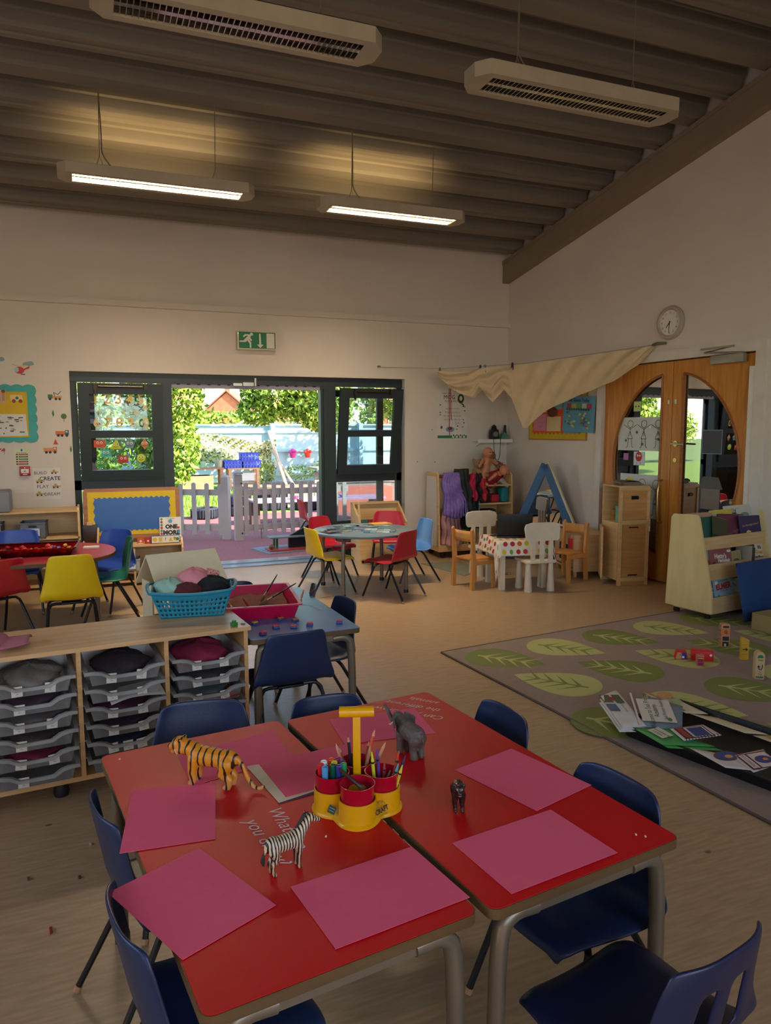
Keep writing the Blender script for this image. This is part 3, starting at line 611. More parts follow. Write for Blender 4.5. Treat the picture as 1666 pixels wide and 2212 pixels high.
# houses
M_bk = mat('house_brick', (190, 110, 78), .85, var=.12, scale=1.5); M_rf = mat('house_roof_tile', (150, 92, 74), .85, var=.1, scale=2); M_rf2 = mat('house_roof_orange', (205, 122, 86), .85, var=.1, scale=2)
def house(x, y, w, d, h, rh, label, rm, rz=0):
    r = T('brick_house', label, 'house', (x, y, -.05), rz)
    MB().b2(-w/2, w/2, -d/2, d/2, 0, h).prism([(-d/2, h), (d/2, h), (0, h+rh)], -w/2, w/2, YZ).build('brick_wall', M_bk, r)
    for s in (-1, 1):
        MB().prism([(0, h+rh+.12), (s*(d/2+.3), h-.15), (s*(d/2+.3), h+.03), (0, h+rh+.3)], -w/2-.3, w/2+.3, YZ).build('roof_slope', rm, r)
    MB().box((-w*.35, 0, h+rh+.4), (.7, .6, 1.7)).box((-w*.35, 0, h+rh+1.35), (.25, .25, .3)).build('chimney', M_bk, r)
    for x_ in (-w*.28, w*.22):
        for z_ in (1.6, h-1.2):
            f = MB().b2(x_-.6, x_+.6, -d/2-.08, -d/2, z_-.6, z_+.6).build('window', M_trim, r); MB().b2(x_-.5, x_+.5, -d/2-.1, -d/2-.08, z_-.5, z_+.5).build('pane', mat('far_pane', (70, 85, 100), .1), f)
    f = MB().b2(w/2, w/2+.08, -.7, .7, h-1.9, h-.7).build('window', M_trim, r); MB().b2(w/2+.08, w/2+.1, -.6, .6, h-1.8, h-.8).build('pane', mat('far_pane', (70, 85, 100), .1), f)
house(18.2, 100, 5.5, 6, 3.9, 2.6, 'brick house with gable to the doorway, middle of the far row', M_rf, rad(68))
house(11.6, 106, 5, 7, 4.2, 2.6, 'brick house with orange roof at the left end of the far row', M_rf2, rad(10))
house(26.6, 112, 8, 7, 3.9, 2.3, 'brick house half hidden by leaves at the right end of the far row', M_rf2, rad(20))
house(42, 96, 10, 7, 4.4, 2.6, 'brick house seen through the right window beyond the trees', M_rf2, rad(-10))
# =============== furniture builders
CH = {}
M_leg = mat('black_tube', (26, 27, 30), .35, .3); M_tip = mat('tan_foot', (170, 130, 90), .6)
PROF = [(.172, .300), (.170, .322), (.14, .334), (.08, .331), (.0, .322), (-.07, .322), (-.125, .334), (-.155, .366), (-.166, .414), (-.176, .468), (-.187, .522), (-.197, .572), (-.202, .602)]
WID = [.155, .168, .176, .182, .184, .190, .194, .193, .182, .170, .158, .148, .139]
def chair_proto(key, rgb, slots=False):
    m = mat('moulded_plastic_'+key, rgb, .38, var=.04, scale=14, bump=.06, bscale=220)
    r = T('school_chair', 'moulded chair', 'chair', (0, 0, -50)); r.scale = (1, 1, 1) if 'navy' in key else (1.07, 1.07, 1.04)
    n = len(PROF)-1
    def f(u, v):
        k = min(v*n, n-1e-6); i = int(k); t = k-i
        y = PROF[i][0]*(1-t)+PROF[i+1][0]*t; z = PROF[i][1]*(1-t)+PROF[i+1][1]*t; w = WID[i]*(1-t)+WID[i+1]*t
        s = (u-.5)*2; a = abs(s); back = max(0, min(1, (k-6)/2))
        if k > n-1: w *= 1-.035*(t**2); 
        if k < 1: w *= .96
        e = a**3.2
        y += back*(.034*e) + (1-back)*0; z += (1-back)*(.016*a**2-.030*max(0, a-.8)*5*.6)
        if k > n-1.2: z -= .008*a**8
        if back and k < 9: w += .010*(1-abs(k-7)/2) if abs(k-7) < 2 else 0
        return (s*w, y, z)
    sk = None
    NU = 14
    if slots: sk = lambda i, j: (j in (17, 18, 19, 20, 21)) and i in (4, 5, 8, 9)
    NV = 26
    o = MB().grid(f, NU, NV, skip=sk).build('seat_shell', m, r, sharp=180)
    mod(o, 'SOLIDIFY', thickness=.009, offset=-1); mod(o, 'SUBSURF', levels=1, render_levels=1); bake(o)
    for s in (-1, 1):
        for fy in (1, -1):
            pts = [(s*.05, fy*.055, .304), (s*.125, fy*.06, .308), (s*.150, fy*.078, .284), (s*.163, fy*.12, .17), (s*.178, .185 if fy > 0 else -.235, .004)]
            pts[3] = (s*.165, (pts[2][1]+pts[4][1])/2, .14)
            l = MB().tube([pts[0], pts[1]]+[tuple((Vector(pts[1])*.3+Vector(pts[2])*.7))]+[pts[2], pts[3], pts[4]], .0092, 8, sm=1).build('leg', M_leg, r)
            e = Vector(pts[4]); d = (e-Vector(pts[3])).normalized()
            MB().tube([e-d*.016, e], .0115, 8).build('foot_tip', M_tip, l)
    MB().box((0, 0, .306), (.13, .16, .012), bev=.003).build('mounting_plate', M_leg, r)
    CH[key] = r; r['used'] = 0; return r
def chair(key, x, y, rz, label, group=None, z=0, sc=None):
    """chair whose seat front faces the direction rz (degrees, 0 = +Y)"""
    p = CH[key]
    if not p['used']: o = p; p['used'] = 1
    else: o = dup(p)
    if 'used' in o and o is not p: del o['used']
    o.location = (x, y, z); o.rotation_euler.z = rad(rz); o['label'] = label
    if sc: o.scale = sc
    if group: o['group'] = group
    elif 'group' in o: del o['group']
    return o
chair_proto('navy', (26, 42, 78)); chair_proto('navy_slotted', (24, 32, 66), True); chair_proto('yellow', (232, 196, 20)); chair_proto('red', (176, 26, 44)); chair_proto('blue', (38, 72, 160)); chair_proto('light_blue', (72, 124, 186)); chair_proto('green', (10, 104, 78))
M_tleg = mat('taupe_tube', (124, 112, 94), .35, .45)
def corner_leg(r, x, y, h, sx, sy, along='x', rad_=.019):
    """bent tube: starts under the top, turns down at the corner"""
    d = .10
    p0 = (x-sx*d, y, h-.045) if along == 'x' else (x, y-sy*d, h-.045)
    l = MB().tube([p0, ((x-sx*.035), y, h-.04) if along == 'x' else (x, y-sy*.035, h-.04), (x, y, h-.08), (x, y, .012)], rad_, 12, sm=2).build('leg', M_tleg, r)
    MB().tube([(x, y, 0), (x, y, .03)], rad_+.003, 12).build('foot_cap', M_black, l); return l
def rect_table(name, label, cx, cy, rz, w, d, h, top, group=None):
    r = T(name, label, 'table', (cx, cy, 0), rad(rz), group)
    b = MB(); c = .022; t = .024
    def rr(w, d, c): return [(sx*(w/2)-sx*c*(1-cos(a)), sy*(d/2)-sy*c*(1-sin(a))) for sx, sy, a in [(1, -1, q) for q in (0,)]]
    def rounded(w, d, c):
        o = []
        for sx, sy, a0 in ((1, 1, 0), (-1, 1, 90), (-1, -1, 180), (1, -1, 270)):
            for k in range(5): a = rad(a0+k*22.5); o.append((sx*(w/2-c)+c*cos(a), sy*(d/2-c)+c*sin(a)))
        return o
    MB().prism(rounded(w, d, c), h-t, h-.0015).build('edge_band', wood('mdf_edge', (84, 62, 36), (104, 78, 46)), r)
    MB().prism(rounded(w-.004, d-.004, c), h-.0015, h).build('laminate_top', top, r)
    ix, iy = w/2-.035, d/2-.03
    for sx in (-1, 1):
        for sy in (-1, 1): corner_leg(r, sx*ix, sy*iy, h, sx, sy)
    for sy in (-1, 1): MB().box((0, sy*iy, h-.04), (2*ix-.16, .025, .03)).build('end_rail', M_tleg, r)
    for sx in (-1, 1): MB().box((sx*(ix-.03), 0, h-.04), (.025, 2*iy-.05, .03)).build('side_rail', M_tleg, r)
    return r
# =============== round jigsaw table and its chairs
M_rt = mat('blue_grey_top', (110, 128, 138), .3, var=.05)
RTx, RTy = 2.42, 6.56
r = T('round_table', 'round grey-blue table covered with jigsaw puzzles near the garden door', 'table', (RTx, RTy, 0))
MB().lathe([(0, .551), (.48, .551), (.488, .558), (.488, .571), (.482, .575), (0, .575)], 48).build('tabletop', M_rt, r)
for a in (-40, 50, 140, 230):
    c_, s_ = cos(rad(a-5)), sin(rad(a-5)); l = MB().tube([(.3*c_, .3*s_, .532), (.40*c_, .40*s_, .534), (.44*c_, .44*s_, .49), (.44*c_, .44*s_, .01)], .019, 12, sm=2).build('leg', M_tleg, r)
    MB().tube([(.44*c_, .44*s_, 0), (.44*c_, .44*s_, .03)], .023, 12).build('foot_cap', M_black, l)
def jig(x, y, w, d, a, nx, ny, cols, label):
    r = T('jigsaw_puzzle', label, 'puzzle', (x-.03, y-.12, .5755), rad(a), 'jigsaw puzzles on the round table')
    ms = [mat('jigsaw_%d_%d' % (int(c[0]), int(c[2])), c, .22, var=.2, scale=40) for c in cols]
    for i in range(nx):
        for j in range(ny):
            if RND.random() < .12: continue
            px, py = (i+.5)*w/nx-w/2, (j+.5)*d/ny-d/2; s = w/nx*.47; t = d/ny*.47; k = s*.35
            pts = [(-s, -t), (-k*.6, -t), (0, -t-k*.5), (k*.6, -t), (s, -t), (s, -k*.6), (s+k*.5, 0), (s, k*.6), (s, t), (k*.6, t), (0, t-k), (-k*.6, t), (-s, t), (-s, k*.6), (-s+k, 0), (-s, -k*.6)]
            o = MB().prism(pts, 0, .003).build('puzzle_piece', RND.choice(ms), r, sharp=30); o.location = (px+RND.uniform(-.004, .004), py+RND.uniform(-.004, .004), RND.choice((0, 0, .001))); o.rotation_euler.z = RND.uniform(-.1, .1)
jig(2.22, 6.68, .42, .3, 12, 6, 5, ((40, 46, 66), (90, 96, 110), (170, 160, 130), (60, 40, 60)), 'dark busy jigsaw at the left of the round table')
jig(2.56, 6.52, .3, .3, -25, 5, 5, ((120, 150, 160), (80, 100, 120), (190, 200, 190)), 'loose pale jigsaw pieces in the middle of the round table')
jig(2.62, 6.88, .3, .24, 8, 4, 4, ((50, 70, 80), (150, 170, 175), (110, 60, 40)), 'jigsaw at the far right of the round table')
jig(2.42, 6.98, .34, .16, -5, 4, 3, ((150, 170, 170), (90, 110, 110)), 'narrow pale jigsaw at the far edge of the round table')
g_ = None
chair('yellow', 2.06, 6.53, -84, 'yellow plastic chair at the left of the round jigsaw table')
chair('red', 2.54, 6.14, 34, 'red plastic chair in front of the round jigsaw table, back to the camera')
chair('red', 2.30, 7.18, -150, 'red plastic chair behind the yellow chair at the round table')
chair('red', 3.02, 7.38, 160, 'red plastic chair behind the round table, by the wooden book browser')
chair('light_blue', 2.98, 6.72, 90, 'light blue plastic chair at the right of the round table')
chair('red', 2.78, 9.45, -92, 'red plastic chair seen edge-on outside the open garden door, by the picket gate', z=-.01)
tag(MB().box((2.72, 6.88, .576+.004), (.2, .15, .008), .1).build('story_book', mat('orange_yellow_cover', (226, 160, 50), .5)), 'yellow-orange book lying at the far edge of the round table', 'book')
# =============== low wooden book browser by the window
r = T('book_browser', 'low birch book browser box below the right window', 'browser box', (3.14, 7.98, 0), rad(-3))
for s in (-1, 1):
    MB().prism([(-.18, 0), (.18, 0), (.18, .66), (.10, .66), (-.18, .46)], s*.28-.01, s*.28+.01, YZ).build('side_panel', M_birch, r)
MB().b2(-.27, .27, .14, .16, .1, .655).build('back_panel', M_birch, r); MB().b2(-.27, .27, -.18, -.16, .05, .44).build('front_panel', M_birch, r); MB().b2(-.27, .27, -.16, .14, .25, .27).build('shelf', M_birch, r)
MB().b2(-.29, .29, .10, .19, .655, .675).build('top_rail', M_birch, r); MB().b2(-.27, .27, -.16, .15, .03, .05).build('base_panel', M_birch, r)
tag(MB().tube([(2.84, 7.80, .45), (2.83, 7.82, .72)], .014, 8).build('wooden_peg', M_birch), 'short upright wooden peg at the left corner of the book browser', 'peg')
for i, c in enumerate(((60, 120, 110), (150, 60, 50), (200, 180, 120), (70, 90, 140))):
    tag(MB().box((2.95+i*.09, 7.94-.01*i, .38), (.11, .012, .22), M=None).build('browser_book', mat('cover_%d' % c[0], c, .5)), ['teal', 'dark red', 'cream', 'blue'][i]+' book standing in the low book browser', 'book', 'books in the low browser')
# =============== dress-up rack and mirror
RK = Matrix.Translation((4.08, 7.93, 0)) @ Matrix.Rotation(rad(-33), 4, 'Z')
r = T('dressing_up_rack', 'wooden dressing-up trolley with mirror end and shelf end in the corner', 'clothes rack', (4.17, 7.96, 0), rad(-2))
# local: x along rack, mirror end at -x
def endpanel(x, wb, wt, h): return MB().prism([(-wb, .08), (wb, .08), (wt, h-.03), (wt-.03, h), (-wt+.03, h), (-wt, h-.03)], x-.009, x+.009, YZ)
endpanel(-.34, .22, .17, 1.02).build('mirror_panel', M_birch, r)
pm = MB().prism([(-.18, .14), (.18, .14), (.14, .97), (-.14, .97)], -.354, -.351, YZ).build('mirror', glass('mirror_film', (10, 10, 10), .92), r)
endpanel(.16, .22, .17, 1.02).build('middle_panel', M_birch, r); endpanel(.64, .22, .17, 1.0).build('shelf_panel', M_birch, r)
MB().b2(-.34, .64, -.22, .22, .08, .10).b2(-.34, .64, -.222, -.21, .08, .16).build('base_tray', M_birch, r); MB().b2(-.34, .16, -.015, .015, .94, .98).build('hanging_rail', wood('dark_rail', (130, 80, 50), (150, 96, 60)), r)
for z in (.42, .62, .84): MB().b2(.17, .63, -.2, .2, z, z+.018).build('shelf', M_birch, r)
MB().b2(.17, .63, .185, .2, .1, .9).build('back_panel', M_birch, r)
for x in (-.28, .58):
    for y in (-.17, .17): MB().ball((x, y, .04), .038, 10).build('castor', M_black, r)
RM = Matrix.Translation((4.17, 7.96, 0)) @ Matrix.Rotation(rad(-2), 4, 'Z')
def cloth(name, label, m, cx, top, bot, w0, w1, y, folds, cat='costume', depth=.05, seed=0, lean=0, group='costumes on the dressing-up rack', M=RM):
    b = MB(M)
    def f(u, v):
        z = top+(bot-top)*v; w = w0+(w1-w0)*v; a = (u-.5)*2
        return (cx+a*w/2+lean*v+.012*sin(v*9+seed), y-depth*(1-a*a)**.5*(.7+.5*v)+.018*sin(u*folds*2*pi+seed+v*2)*(.4+v)+.012*sin(v*14+seed*2+u*5), z+.02*sin(u*7+seed)*v)
    def g(u, v): p = f(u, v); return (p[0], p[1]+.03, p[2])
    b.grid(f, 40, 24); o = b.build(name, m, sharp=180); mod(o, 'SOLIDIFY', thickness=.012, offset=1)
    return tag(o, label, cat, group)
M_lil = mat('lilac_tulle', (128, 104, 172), .8, var=.2, scale=30, bump=.5, bscale=60); M_pk = mat('pink_satin', (190, 140, 144), .35, var=.12, scale=25, bump=.5, bscale=30)
cloth('dress_skirt', 'pink satin dress hanging from the rack below the lilac tutu', M_pk, -.16, .64, .14, .20, .28, -.14, 5, 'dress', .08, 1)
cloth('tutu', 'lilac tulle tutu hanging over the left end of the rack', M_lil, -.20, 1.02, .50, .20, .34, -.20, 9, 'dress', .10, 2, .08)
cloth('costume', 'dark green and black jacket on the rack, beside the tutu', mat('black_green_fabric', (26, 36, 34), .8, bump=.3), -.05, 1.06, .55, .16, .26, -.18, 3, 'costume', .08, 3, .06)
cloth('costume', 'black coat hanging at the middle of the rack', mat('black_fabric', (20, 20, 24), .85, bump=.3), .06, .99, .36, .18, .24, -.165, 3, 'costume', .08, 4)
cloth('costume', 'pale blue satin costume hanging below the red-trimmed one', mat('pale_blue_satin', (120, 150, 170), .4, var=.1), .15, .74, .3, .1, .13, -.13, 3, 'costume', .04, 5)
cloth('costume', 'black costume with red trim on the rack beside the shelf end', mat('black_red_fabric', (30, 20, 26), .7), .13, 1.0, .68, .12, .2, -.19, 2, 'costume', .05, 6, .03)
cloth('costume', 'crimson lace sleeve hanging in the middle of the rack', mat('crimson_fabric', (170, 20, 60), .7), .06, 1.0, .70, .05, .06, -.25, 2, 'costume', .03, 7, .02)
cloth('costume', 'red and white striped cuff hanging at the shelf end of the rack', mat('red_trim', (180, 30, 40), .7), .2, .94, .68, .035, .045, -.25, 1, 'costume', .02, 8, .03)
cloth('costume', 'lime and grey high-visibility vest low on the rack', mat('lime_fabric', (170, 200, 40), .7, rgb2=(120, 130, 120), scale=6), .0, .46, .14, .12, .13, -.12, 2, 'costume', .05, 9)
cloth('costume', 'dark blue trousers hanging low at the middle of the rack', mat('navy_fabric', (30, 44, 80), .8), .1, .44, .12, .1, .12, -.11, 2, 'costume', .04, 10)
# soft toys and dolls on top of the shelf end
M_bear = mat('beige_plush', (150, 118, 86), .95, bump=.6, bscale=160, var=.12); M_skin = mat('doll_skin', (196, 128, 92), .5); M_skin2 = mat('dark_doll_skin', (142, 88, 62), .5)
def blob(name, caps, m, parent=None, vox=.008, M=None, smooth=6):
    """capsules / balls fused into one continuous body"""
    b = MB()
    for c in caps:
        if len(c) == 2: b.ball(c[0], c[1], 14)
        else:
            (p, rp, q, rq) = c; p, q = Vector(p), Vector(q); k = 6
            b.tube([p.lerp(q, i/k) for i in range(k+1)], [rp+(rq-rp)*i/k for i in range(k+1)], 12); b.ball(p, rp, 12); b.ball(q, rq, 12)
    o = b.build(name, m, parent, sharp=180)
    mod(o, 'REMESH', mode='VOXEL', voxel_size=vox, use_smooth_shade=True); mod(o, 'SMOOTH', factor=.5, iterations=smooth); bake(o); o.data.shade_smooth()
    if M: o.matrix_world = M
    return o
def inrack(x, y, z, rz=0): v = RM @ Vector((x, y, z)); return (v.x, v.y, v.z), rad(-2+rz)
l, a = inrack(.21, -.1, .975); r = T('teddy_bear', 'beige teddy bear slumped on the left of the doll pile on the rack', 'soft toy', l, a)
blob('body', [((0, 0, .02), (.075, .065, .09)), ((0, -.03, .13), (.07, .065, .062)), ((0, -.09, .12), .03), ((-.06, -.01, .18), .024), ((.06, -.01, .18), .024), ((-.05, -.03, .04), .03, (-.09, -.1, -.0), .024), ((.05, -.03, .04), .03, (.08, -.1, 0), .024)], M_bear, r, .009)
b = MB(); b.ball((-.025, -.088, .145), .006, 8); b.build('eye', M_black, r); MB().ball((.025, -.088, .145), .006, 8).build('eye', M_black, r); MB().ball((0, -.12, .125), (.012, .008, .009), 8).build('nose', M_black, r)
def doll(x, y, z, rz, skin, label, hair, dress=None, lie=60):
    l, a = inrack(x, y, z, rz); r = T('baby_doll', label, 'doll', l, a); r.scale = (1.25,)*3
    P = Matrix.Rotation(rad(lie), 4, 'X')
    def q(p): return tuple(P @ Vector(p))
    blob('body', [(q((0, 0, .06)), (.05, .04, .05)), (q((0, 0, .0)), .042, q((0, 0, .1)), .04), (q((0, 0, .185)), .052), (q((-.05, 0, .11)), .02, q((-.12, -.03, .06)), .014), (q((.05, 0, .11)), .02, q((.12, -.03, .08)), .014), (q((-.025, 0, 0)), .027, q((-.05, -.05, -.1)), .02), (q((.025, 0, 0)), .027, q((.06, -.05, -.1)), .02), (q((-.05, -.05, -.1)), .02, q((-.055, -.1, -.11)), .016), (q((.06, -.05, -.1)), .02, q((.065, -.1, -.11)), .016), (q((0, -.052, .18)), .009)], skin, r, .007, smooth=3)
    for s in (-1, 1): MB().ball(q((s*.02, -.048, .195)), .005, 8).build('eye', M_black, r)
    MB().ball(q((0, -.049, .163)), (.012, .004, .004), 8).build('mouth', mat('doll_lips', (170, 70, 70), .5), r)
    if hair: MB().ball(q((0, .012, .2)), (.054, .05, .05), 14).build('hair', mat('doll_hair', (60, 36, 24), .9), r)
    if dress:
        b = MB(); b.grid(lambda u, v: q(((.05+.035*v)*cos(2*pi*u)+.004*sin(u*40), (.045+.03*v)*sin(2*pi*u), .13-.17*v+.006*sin(u*22))), 32, 8, wrap=True); b.build('dress', dress, r, sharp=180)
    return r
M_flo = mat('white_floral', (206, 196, 170), .8, rgb2=(190, 170, 140), scale=40)
doll(.29, -.14, 1.02, 20, M_skin, 'undressed baby doll sitting in the pile on the rack', False, None, 10)
doll(.40, -.05, 1.0, -30, M_skin2, 'dark-haired doll in white patterned dress lying on top of the pile', True, M_flo, -35)
doll(.36, -.14, .92, 30, M_skin, 'baby doll in a dark red dress lying at the front of the pile', False, mat('red_dress', (150, 20, 36), .7), 60)
l, a = inrack(.5, -.03, .87); r = T('soft_toy_rabbit', 'white plush toy with floppy ears at the right of the doll pile', 'soft toy', l, a)
blob('body', [((0, 0, .05), (.08, .07, .06)), ((-.03, -.03, .13), .05), ((-.06, -.02, .16), .02, (-.1, -.06, .08), .016), ((0, -.03, .17), .02, (.05, -.08, .12), .016), ((.05, -.05, .03), .03, (.08, -.13, -.03), .028)], mat('white_plush', (206, 196, 178), .95, bump=.5, bscale=160), r, .009)
l, a = inrack(.50, -.08, 1.02); r = T('small_doll', 'small brown doll with arms up behind the white plush toy', 'doll', l, a)
blob('body', [((0, 0, .0), .03, (0, 0, .05), .025), ((0, 0, .09), .03), ((-.03, 0, .05), .012, (-.07, -.01, .1), .01), ((.03, 0, .05), .012, (.08, -.02, .07), .01)], M_skin2, r, .006, smooth=3)
for s in (-1, 1): MB().ball((s*.01, -.028, .095), .004, 6).build('eye', M_black, r)
for (x, z, w, h, c, lbl) in ((.28, .64, .14, .17, (24, 22, 26), 'black bag on the upper shelf of the rack'), (.42, .64, .12, .1, (176, 24, 46), 'red folded cloth on the upper shelf of the rack'), (.55, .64, .1, .18, (20, 120, 120), 'teal round bag on the upper shelf of the rack'), (.33, .44, .22, .12, (40, 34, 40), 'dark bundle of clothes on the lower shelf of the rack')):
    l, a = inrack(x, -.1, z+h/2); o = MB().box((0, 0, 0), (w, .16, h), bev=.03).build('cloth_bundle', mat('bundle_%d' % c[1], c, .8, bump=.3)); o.location = l; o.rotation_euler.z = a; tag(o, lbl, 'bag')
tag(MB().prism([(3.48, 7.55), (3.6, 6.72), (3.95, 6.95), (3.95, 7.5)], 0, .006).build('floor_mat', mat('grey_green_mat', (120, 122, 104), .9)), 'thin grey-green mat on the floor before the dressing-up rack', 'mat')
# =============== kids table with fruit cloth, laptop, chairs
TBx, TBy, TBa = 3.86, 6.15, rad(-10)
M_wp = mat('white_kids_plastic', (222, 208, 182), .45)
r = T('kids_table', 'small white plastic table under the fruit-patterned cloth', 'table', (TBx, TBy, 0), TBa)
MB().box((0, 0, .455), (.50, .44, .03), bev=.008).build('tabletop', M_wp, r)
for sx in (-1, 1):
    for sy in (-1, 1): MB().box((sx*.21, sy*.18, .22), (.05, .05, .44)).build('leg', M_wp, r)
TM = Matrix.Translation((TBx, TBy, 0)) @ Matrix.Rotation(TBa, 4, 'Z')
def tc_f(u, v):
    x, y = (u-.5)*.80, (v-.5)*.74; hx, hy = .262, .232
    dx, dy = max(0, abs(x)-hx), max(0, abs(y)-hy); sx, sy = (1 if x > 0 else -1), (1 if y > 0 else -1)
    z = .4745-dx-dy; X_ = sx*(min(abs(x), hx)+.012*(dx > 0)+.035*dx/.14+.01*sin(y*40)*dx*8*.3); Y_ = sy*(min(abs(y), hy)+.012*(dy > 0)+.035*dy/.14+.012*sin(x*38)*dy*8*.4)
    if dx > 0 and dy > 0: z = .4745-max(dx, dy)-(1.9 if sx < 0 and sy < 0 else .7)*min(dx, dy)
    return (X_, Y_, z)
o = MB(TM).grid(tc_f, 56, 52).build('tablecloth', mat('cloth_white', (222, 214, 196), .55), sharp=180); mod(o, 'SOLIDIFY', thickness=.002, offset=1); tag(o, 'white oilcloth with red apples and coloured fruit over the small table', 'tablecloth')
fr_c = [(176, 24, 34), (206, 90, 24), (214, 190, 30), (90, 140, 50), (190, 30, 40)]
b = MB(TM); b.keepn = 1
for i in range(11):
    for j in range(10):
        u, v = (i+.5+.25*(j % 2))/11.3, (j+.5)/10; P0 = Vector(tc_f(u, v)); Pu = (Vector(tc_f(u+.01, v))-P0); Pv = (Vector(tc_f(u, v+.01))-P0)
        if Pu.length < 1e-5 or Pv.length < 1e-5: continue
        Pu.normalize(); Pv.normalize(); n_ = Pu.cross(Pv).normalized(); k = (i+2*j) % 5; b.use(ink(fr_c[k])); rr_ = .024
        b.poly([P0+n_*.003+Pu*rr_*cos(2*pi*q/10)*(1 if k != 3 else .7)+Pv*rr_*sin(2*pi*q/10) for q in range(10)])
b.build('fruit_print', None, o)['kind'] = 'stuff'
l = TM @ Vector((-.02, .03, .4775)); r = T('laptop', 'black laptop open on the fruit-patterned cloth, screen away from the camera', 'laptop', l, TBa+rad(168))
MB().box((0, 0, .009), (.34, .23, .016), bev=.004).build('keyboard_base', M_black, r)
MB().box((0, 0, 0), (.34, .008, .225), M=Matrix.Translation((0, .115, .125)) @ Matrix.Rotation(rad(-10), 4, 'X'), bev=.003).build('screen_lid', M_black, r)
b = MB()
for i in range(12):
    for j in range(4): b.box((-.14+i*.025, -.05+j*.022+.03, .018), (.02, .017, .003))
b.build('keys', mat('dark_keys', (50, 50, 54), .5), r)['kind'] = 'stuff'
tag(MB().box((0, 0, .006), (.1, .07, .012), bev=.002, M=TM @ Matrix.Translation((-.17, .09, .477))).build('charger', M_black), 'small black box beside the laptop on the cloth', 'charger')
def plastic_chair(x, y, rz, label):
    r = T('kids_plastic_chair', label, 'chair', (x, y, 0), rad(rz), 'white plastic children\'s chairs')
    MB().box((0, 0, .285), (.31, .28, .03), bev=.012).build('seat', M_wp, r)
    o = MB().prism([(-.15, 0), (.15, 0), (.165, .02), (.175, .12), (.16, .155), (.1, .17), (-.1, .17), (-.16, .155), (-.175, .12), (-.165, .02)], -.014, .014, Matrix.Translation((0, -.155, .49)) @ Matrix(((1, 0, 0, 0), (0, 0, 1, 0), (0, 1, 0, 0), (0, 0, 0, 1))) @ Matrix.Rotation(rad(6), 4, 'X')); o.build('backrest', M_wp, r)
    for x_ in (-.09, 0, .09): MB().box((x_, -.143, .40), (.04, .02, .22)).build('back_slat', M_wp, r)
    for sx in (-1, 1):
        for sy in (-1, 1): MB().lathe([(0, 0), (.036, 0), (.038, .01), (.022, .27), (0, .27)], 16, Matrix.Translation((sx*.115, sy*.1, 0))).build('leg', M_wp, r)
    return r
plastic_chair(3.92, 5.90, -8, 'white plastic child chair in front of the laptop table, back to the camera')
plastic_chair(3.86, 6.72, 174, 'white plastic child chair behind the laptop table, by the costumes')
def wood_chair(x, y, rz, label):
    r = T('wooden_child_chair', label, 'chair', (x, y, 0), rad(rz), 'small beech chairs')
    m = wood('golden_beech', (196, 132, 62), (214, 152, 82), rough=.4, stretch=(1, 1, .3), scale=14)
    MB().box((0, .0, .285), (.26, .26, .02), bev=.006).build('seat', m, r)
    for s in (-1, 1):
        MB().prism([(-.17, 0), (-.13, 0), (-.115, .3), (-.135, .55), (-.155, .59), (-.17, .57), (-.155, .3)], s*.14-.014, s*.14+.014, YZ).build('back_leg', m, r)
        MB().b2(s*.14-.014, s*.14+.014, .1, .14, 0, .28).build('front_leg', m, r); MB().b2(s*.14-.01, s*.14+.01, -.13, .11, .235, .275).build('side_rail', m, r)
    MB().grid(lambda u, v: ((u-.5)*.27, -.145-.018*sin(pi*u), .46+.1*v), 10, 3).build('back_rail', m, r)
    mod(r.children[-1] if False else [c for c in COL.objects if c.parent == r][-1], 'SOLIDIFY', thickness=.012)
    return r
wood_chair(3.46, 6.25, -78, 'small beech chair at the left of the fruit-cloth table')
wood_chair(4.47, 6.18, 105, 'small beech chair at the right of the fruit-cloth table, beside the play kitchen')
# =============== blue triangular mirror tent
r = T('triangle_mirror', 'tall blue triangular framed mirror tent standing in the corner', 'mirror', (4.85, 7.12, 0), rad(36))
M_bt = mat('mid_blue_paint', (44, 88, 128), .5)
TRI = Matrix.Translation((0, 0, 0)) @ Matrix.Rotation(rad(-12), 4, 'Z')
def bar3(b, p, q, w, t, M=None):
    p, q = Vector(p), Vector(q); d = (q-p).normalized(); n = Vector((1, 0, 0)); s = d.cross(n).normalized()*w/2; n = n*t/2
    vs = [b.v(x, M) for x in (p-s-n, p+s-n, p+s+n, p-s+n, q-s-n, q+s-n, q+s+n, q-s+n)]
    for f in ((0, 1, 2, 3), (7, 6, 5, 4), (0, 4, 5, 1), (1, 5, 6, 2), (2, 6, 7, 3), (3, 7, 4, 0)): b._f([vs[i] for i in f])
    return b
bar3(MB(), (0, .48, .02), (0, 0, 1.12), .09, .05).build('frame_bar', M_bt, r); bar3(MB(), (0, -.48, .02), (0, 0, 1.12), .09, .05).build('frame_bar', M_bt, r)
bar3(MB(), (0, -.50, .05), (0, .50, .05), .09, .05).build('frame_bar', M_bt, r)
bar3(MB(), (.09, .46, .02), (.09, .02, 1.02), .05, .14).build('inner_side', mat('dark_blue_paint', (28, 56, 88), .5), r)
bar3(MB(), (.0, -.545, .02), (.0, -.03, 1.15), .02, .05).build('cream_edge', M_cream, r)
MB().prism([(-.40, .1), (.40, .1), (0, 1.0)], -.01, 0, YZ).build('mirror', glass('tent_mirror', (60, 70, 80), .7), r)
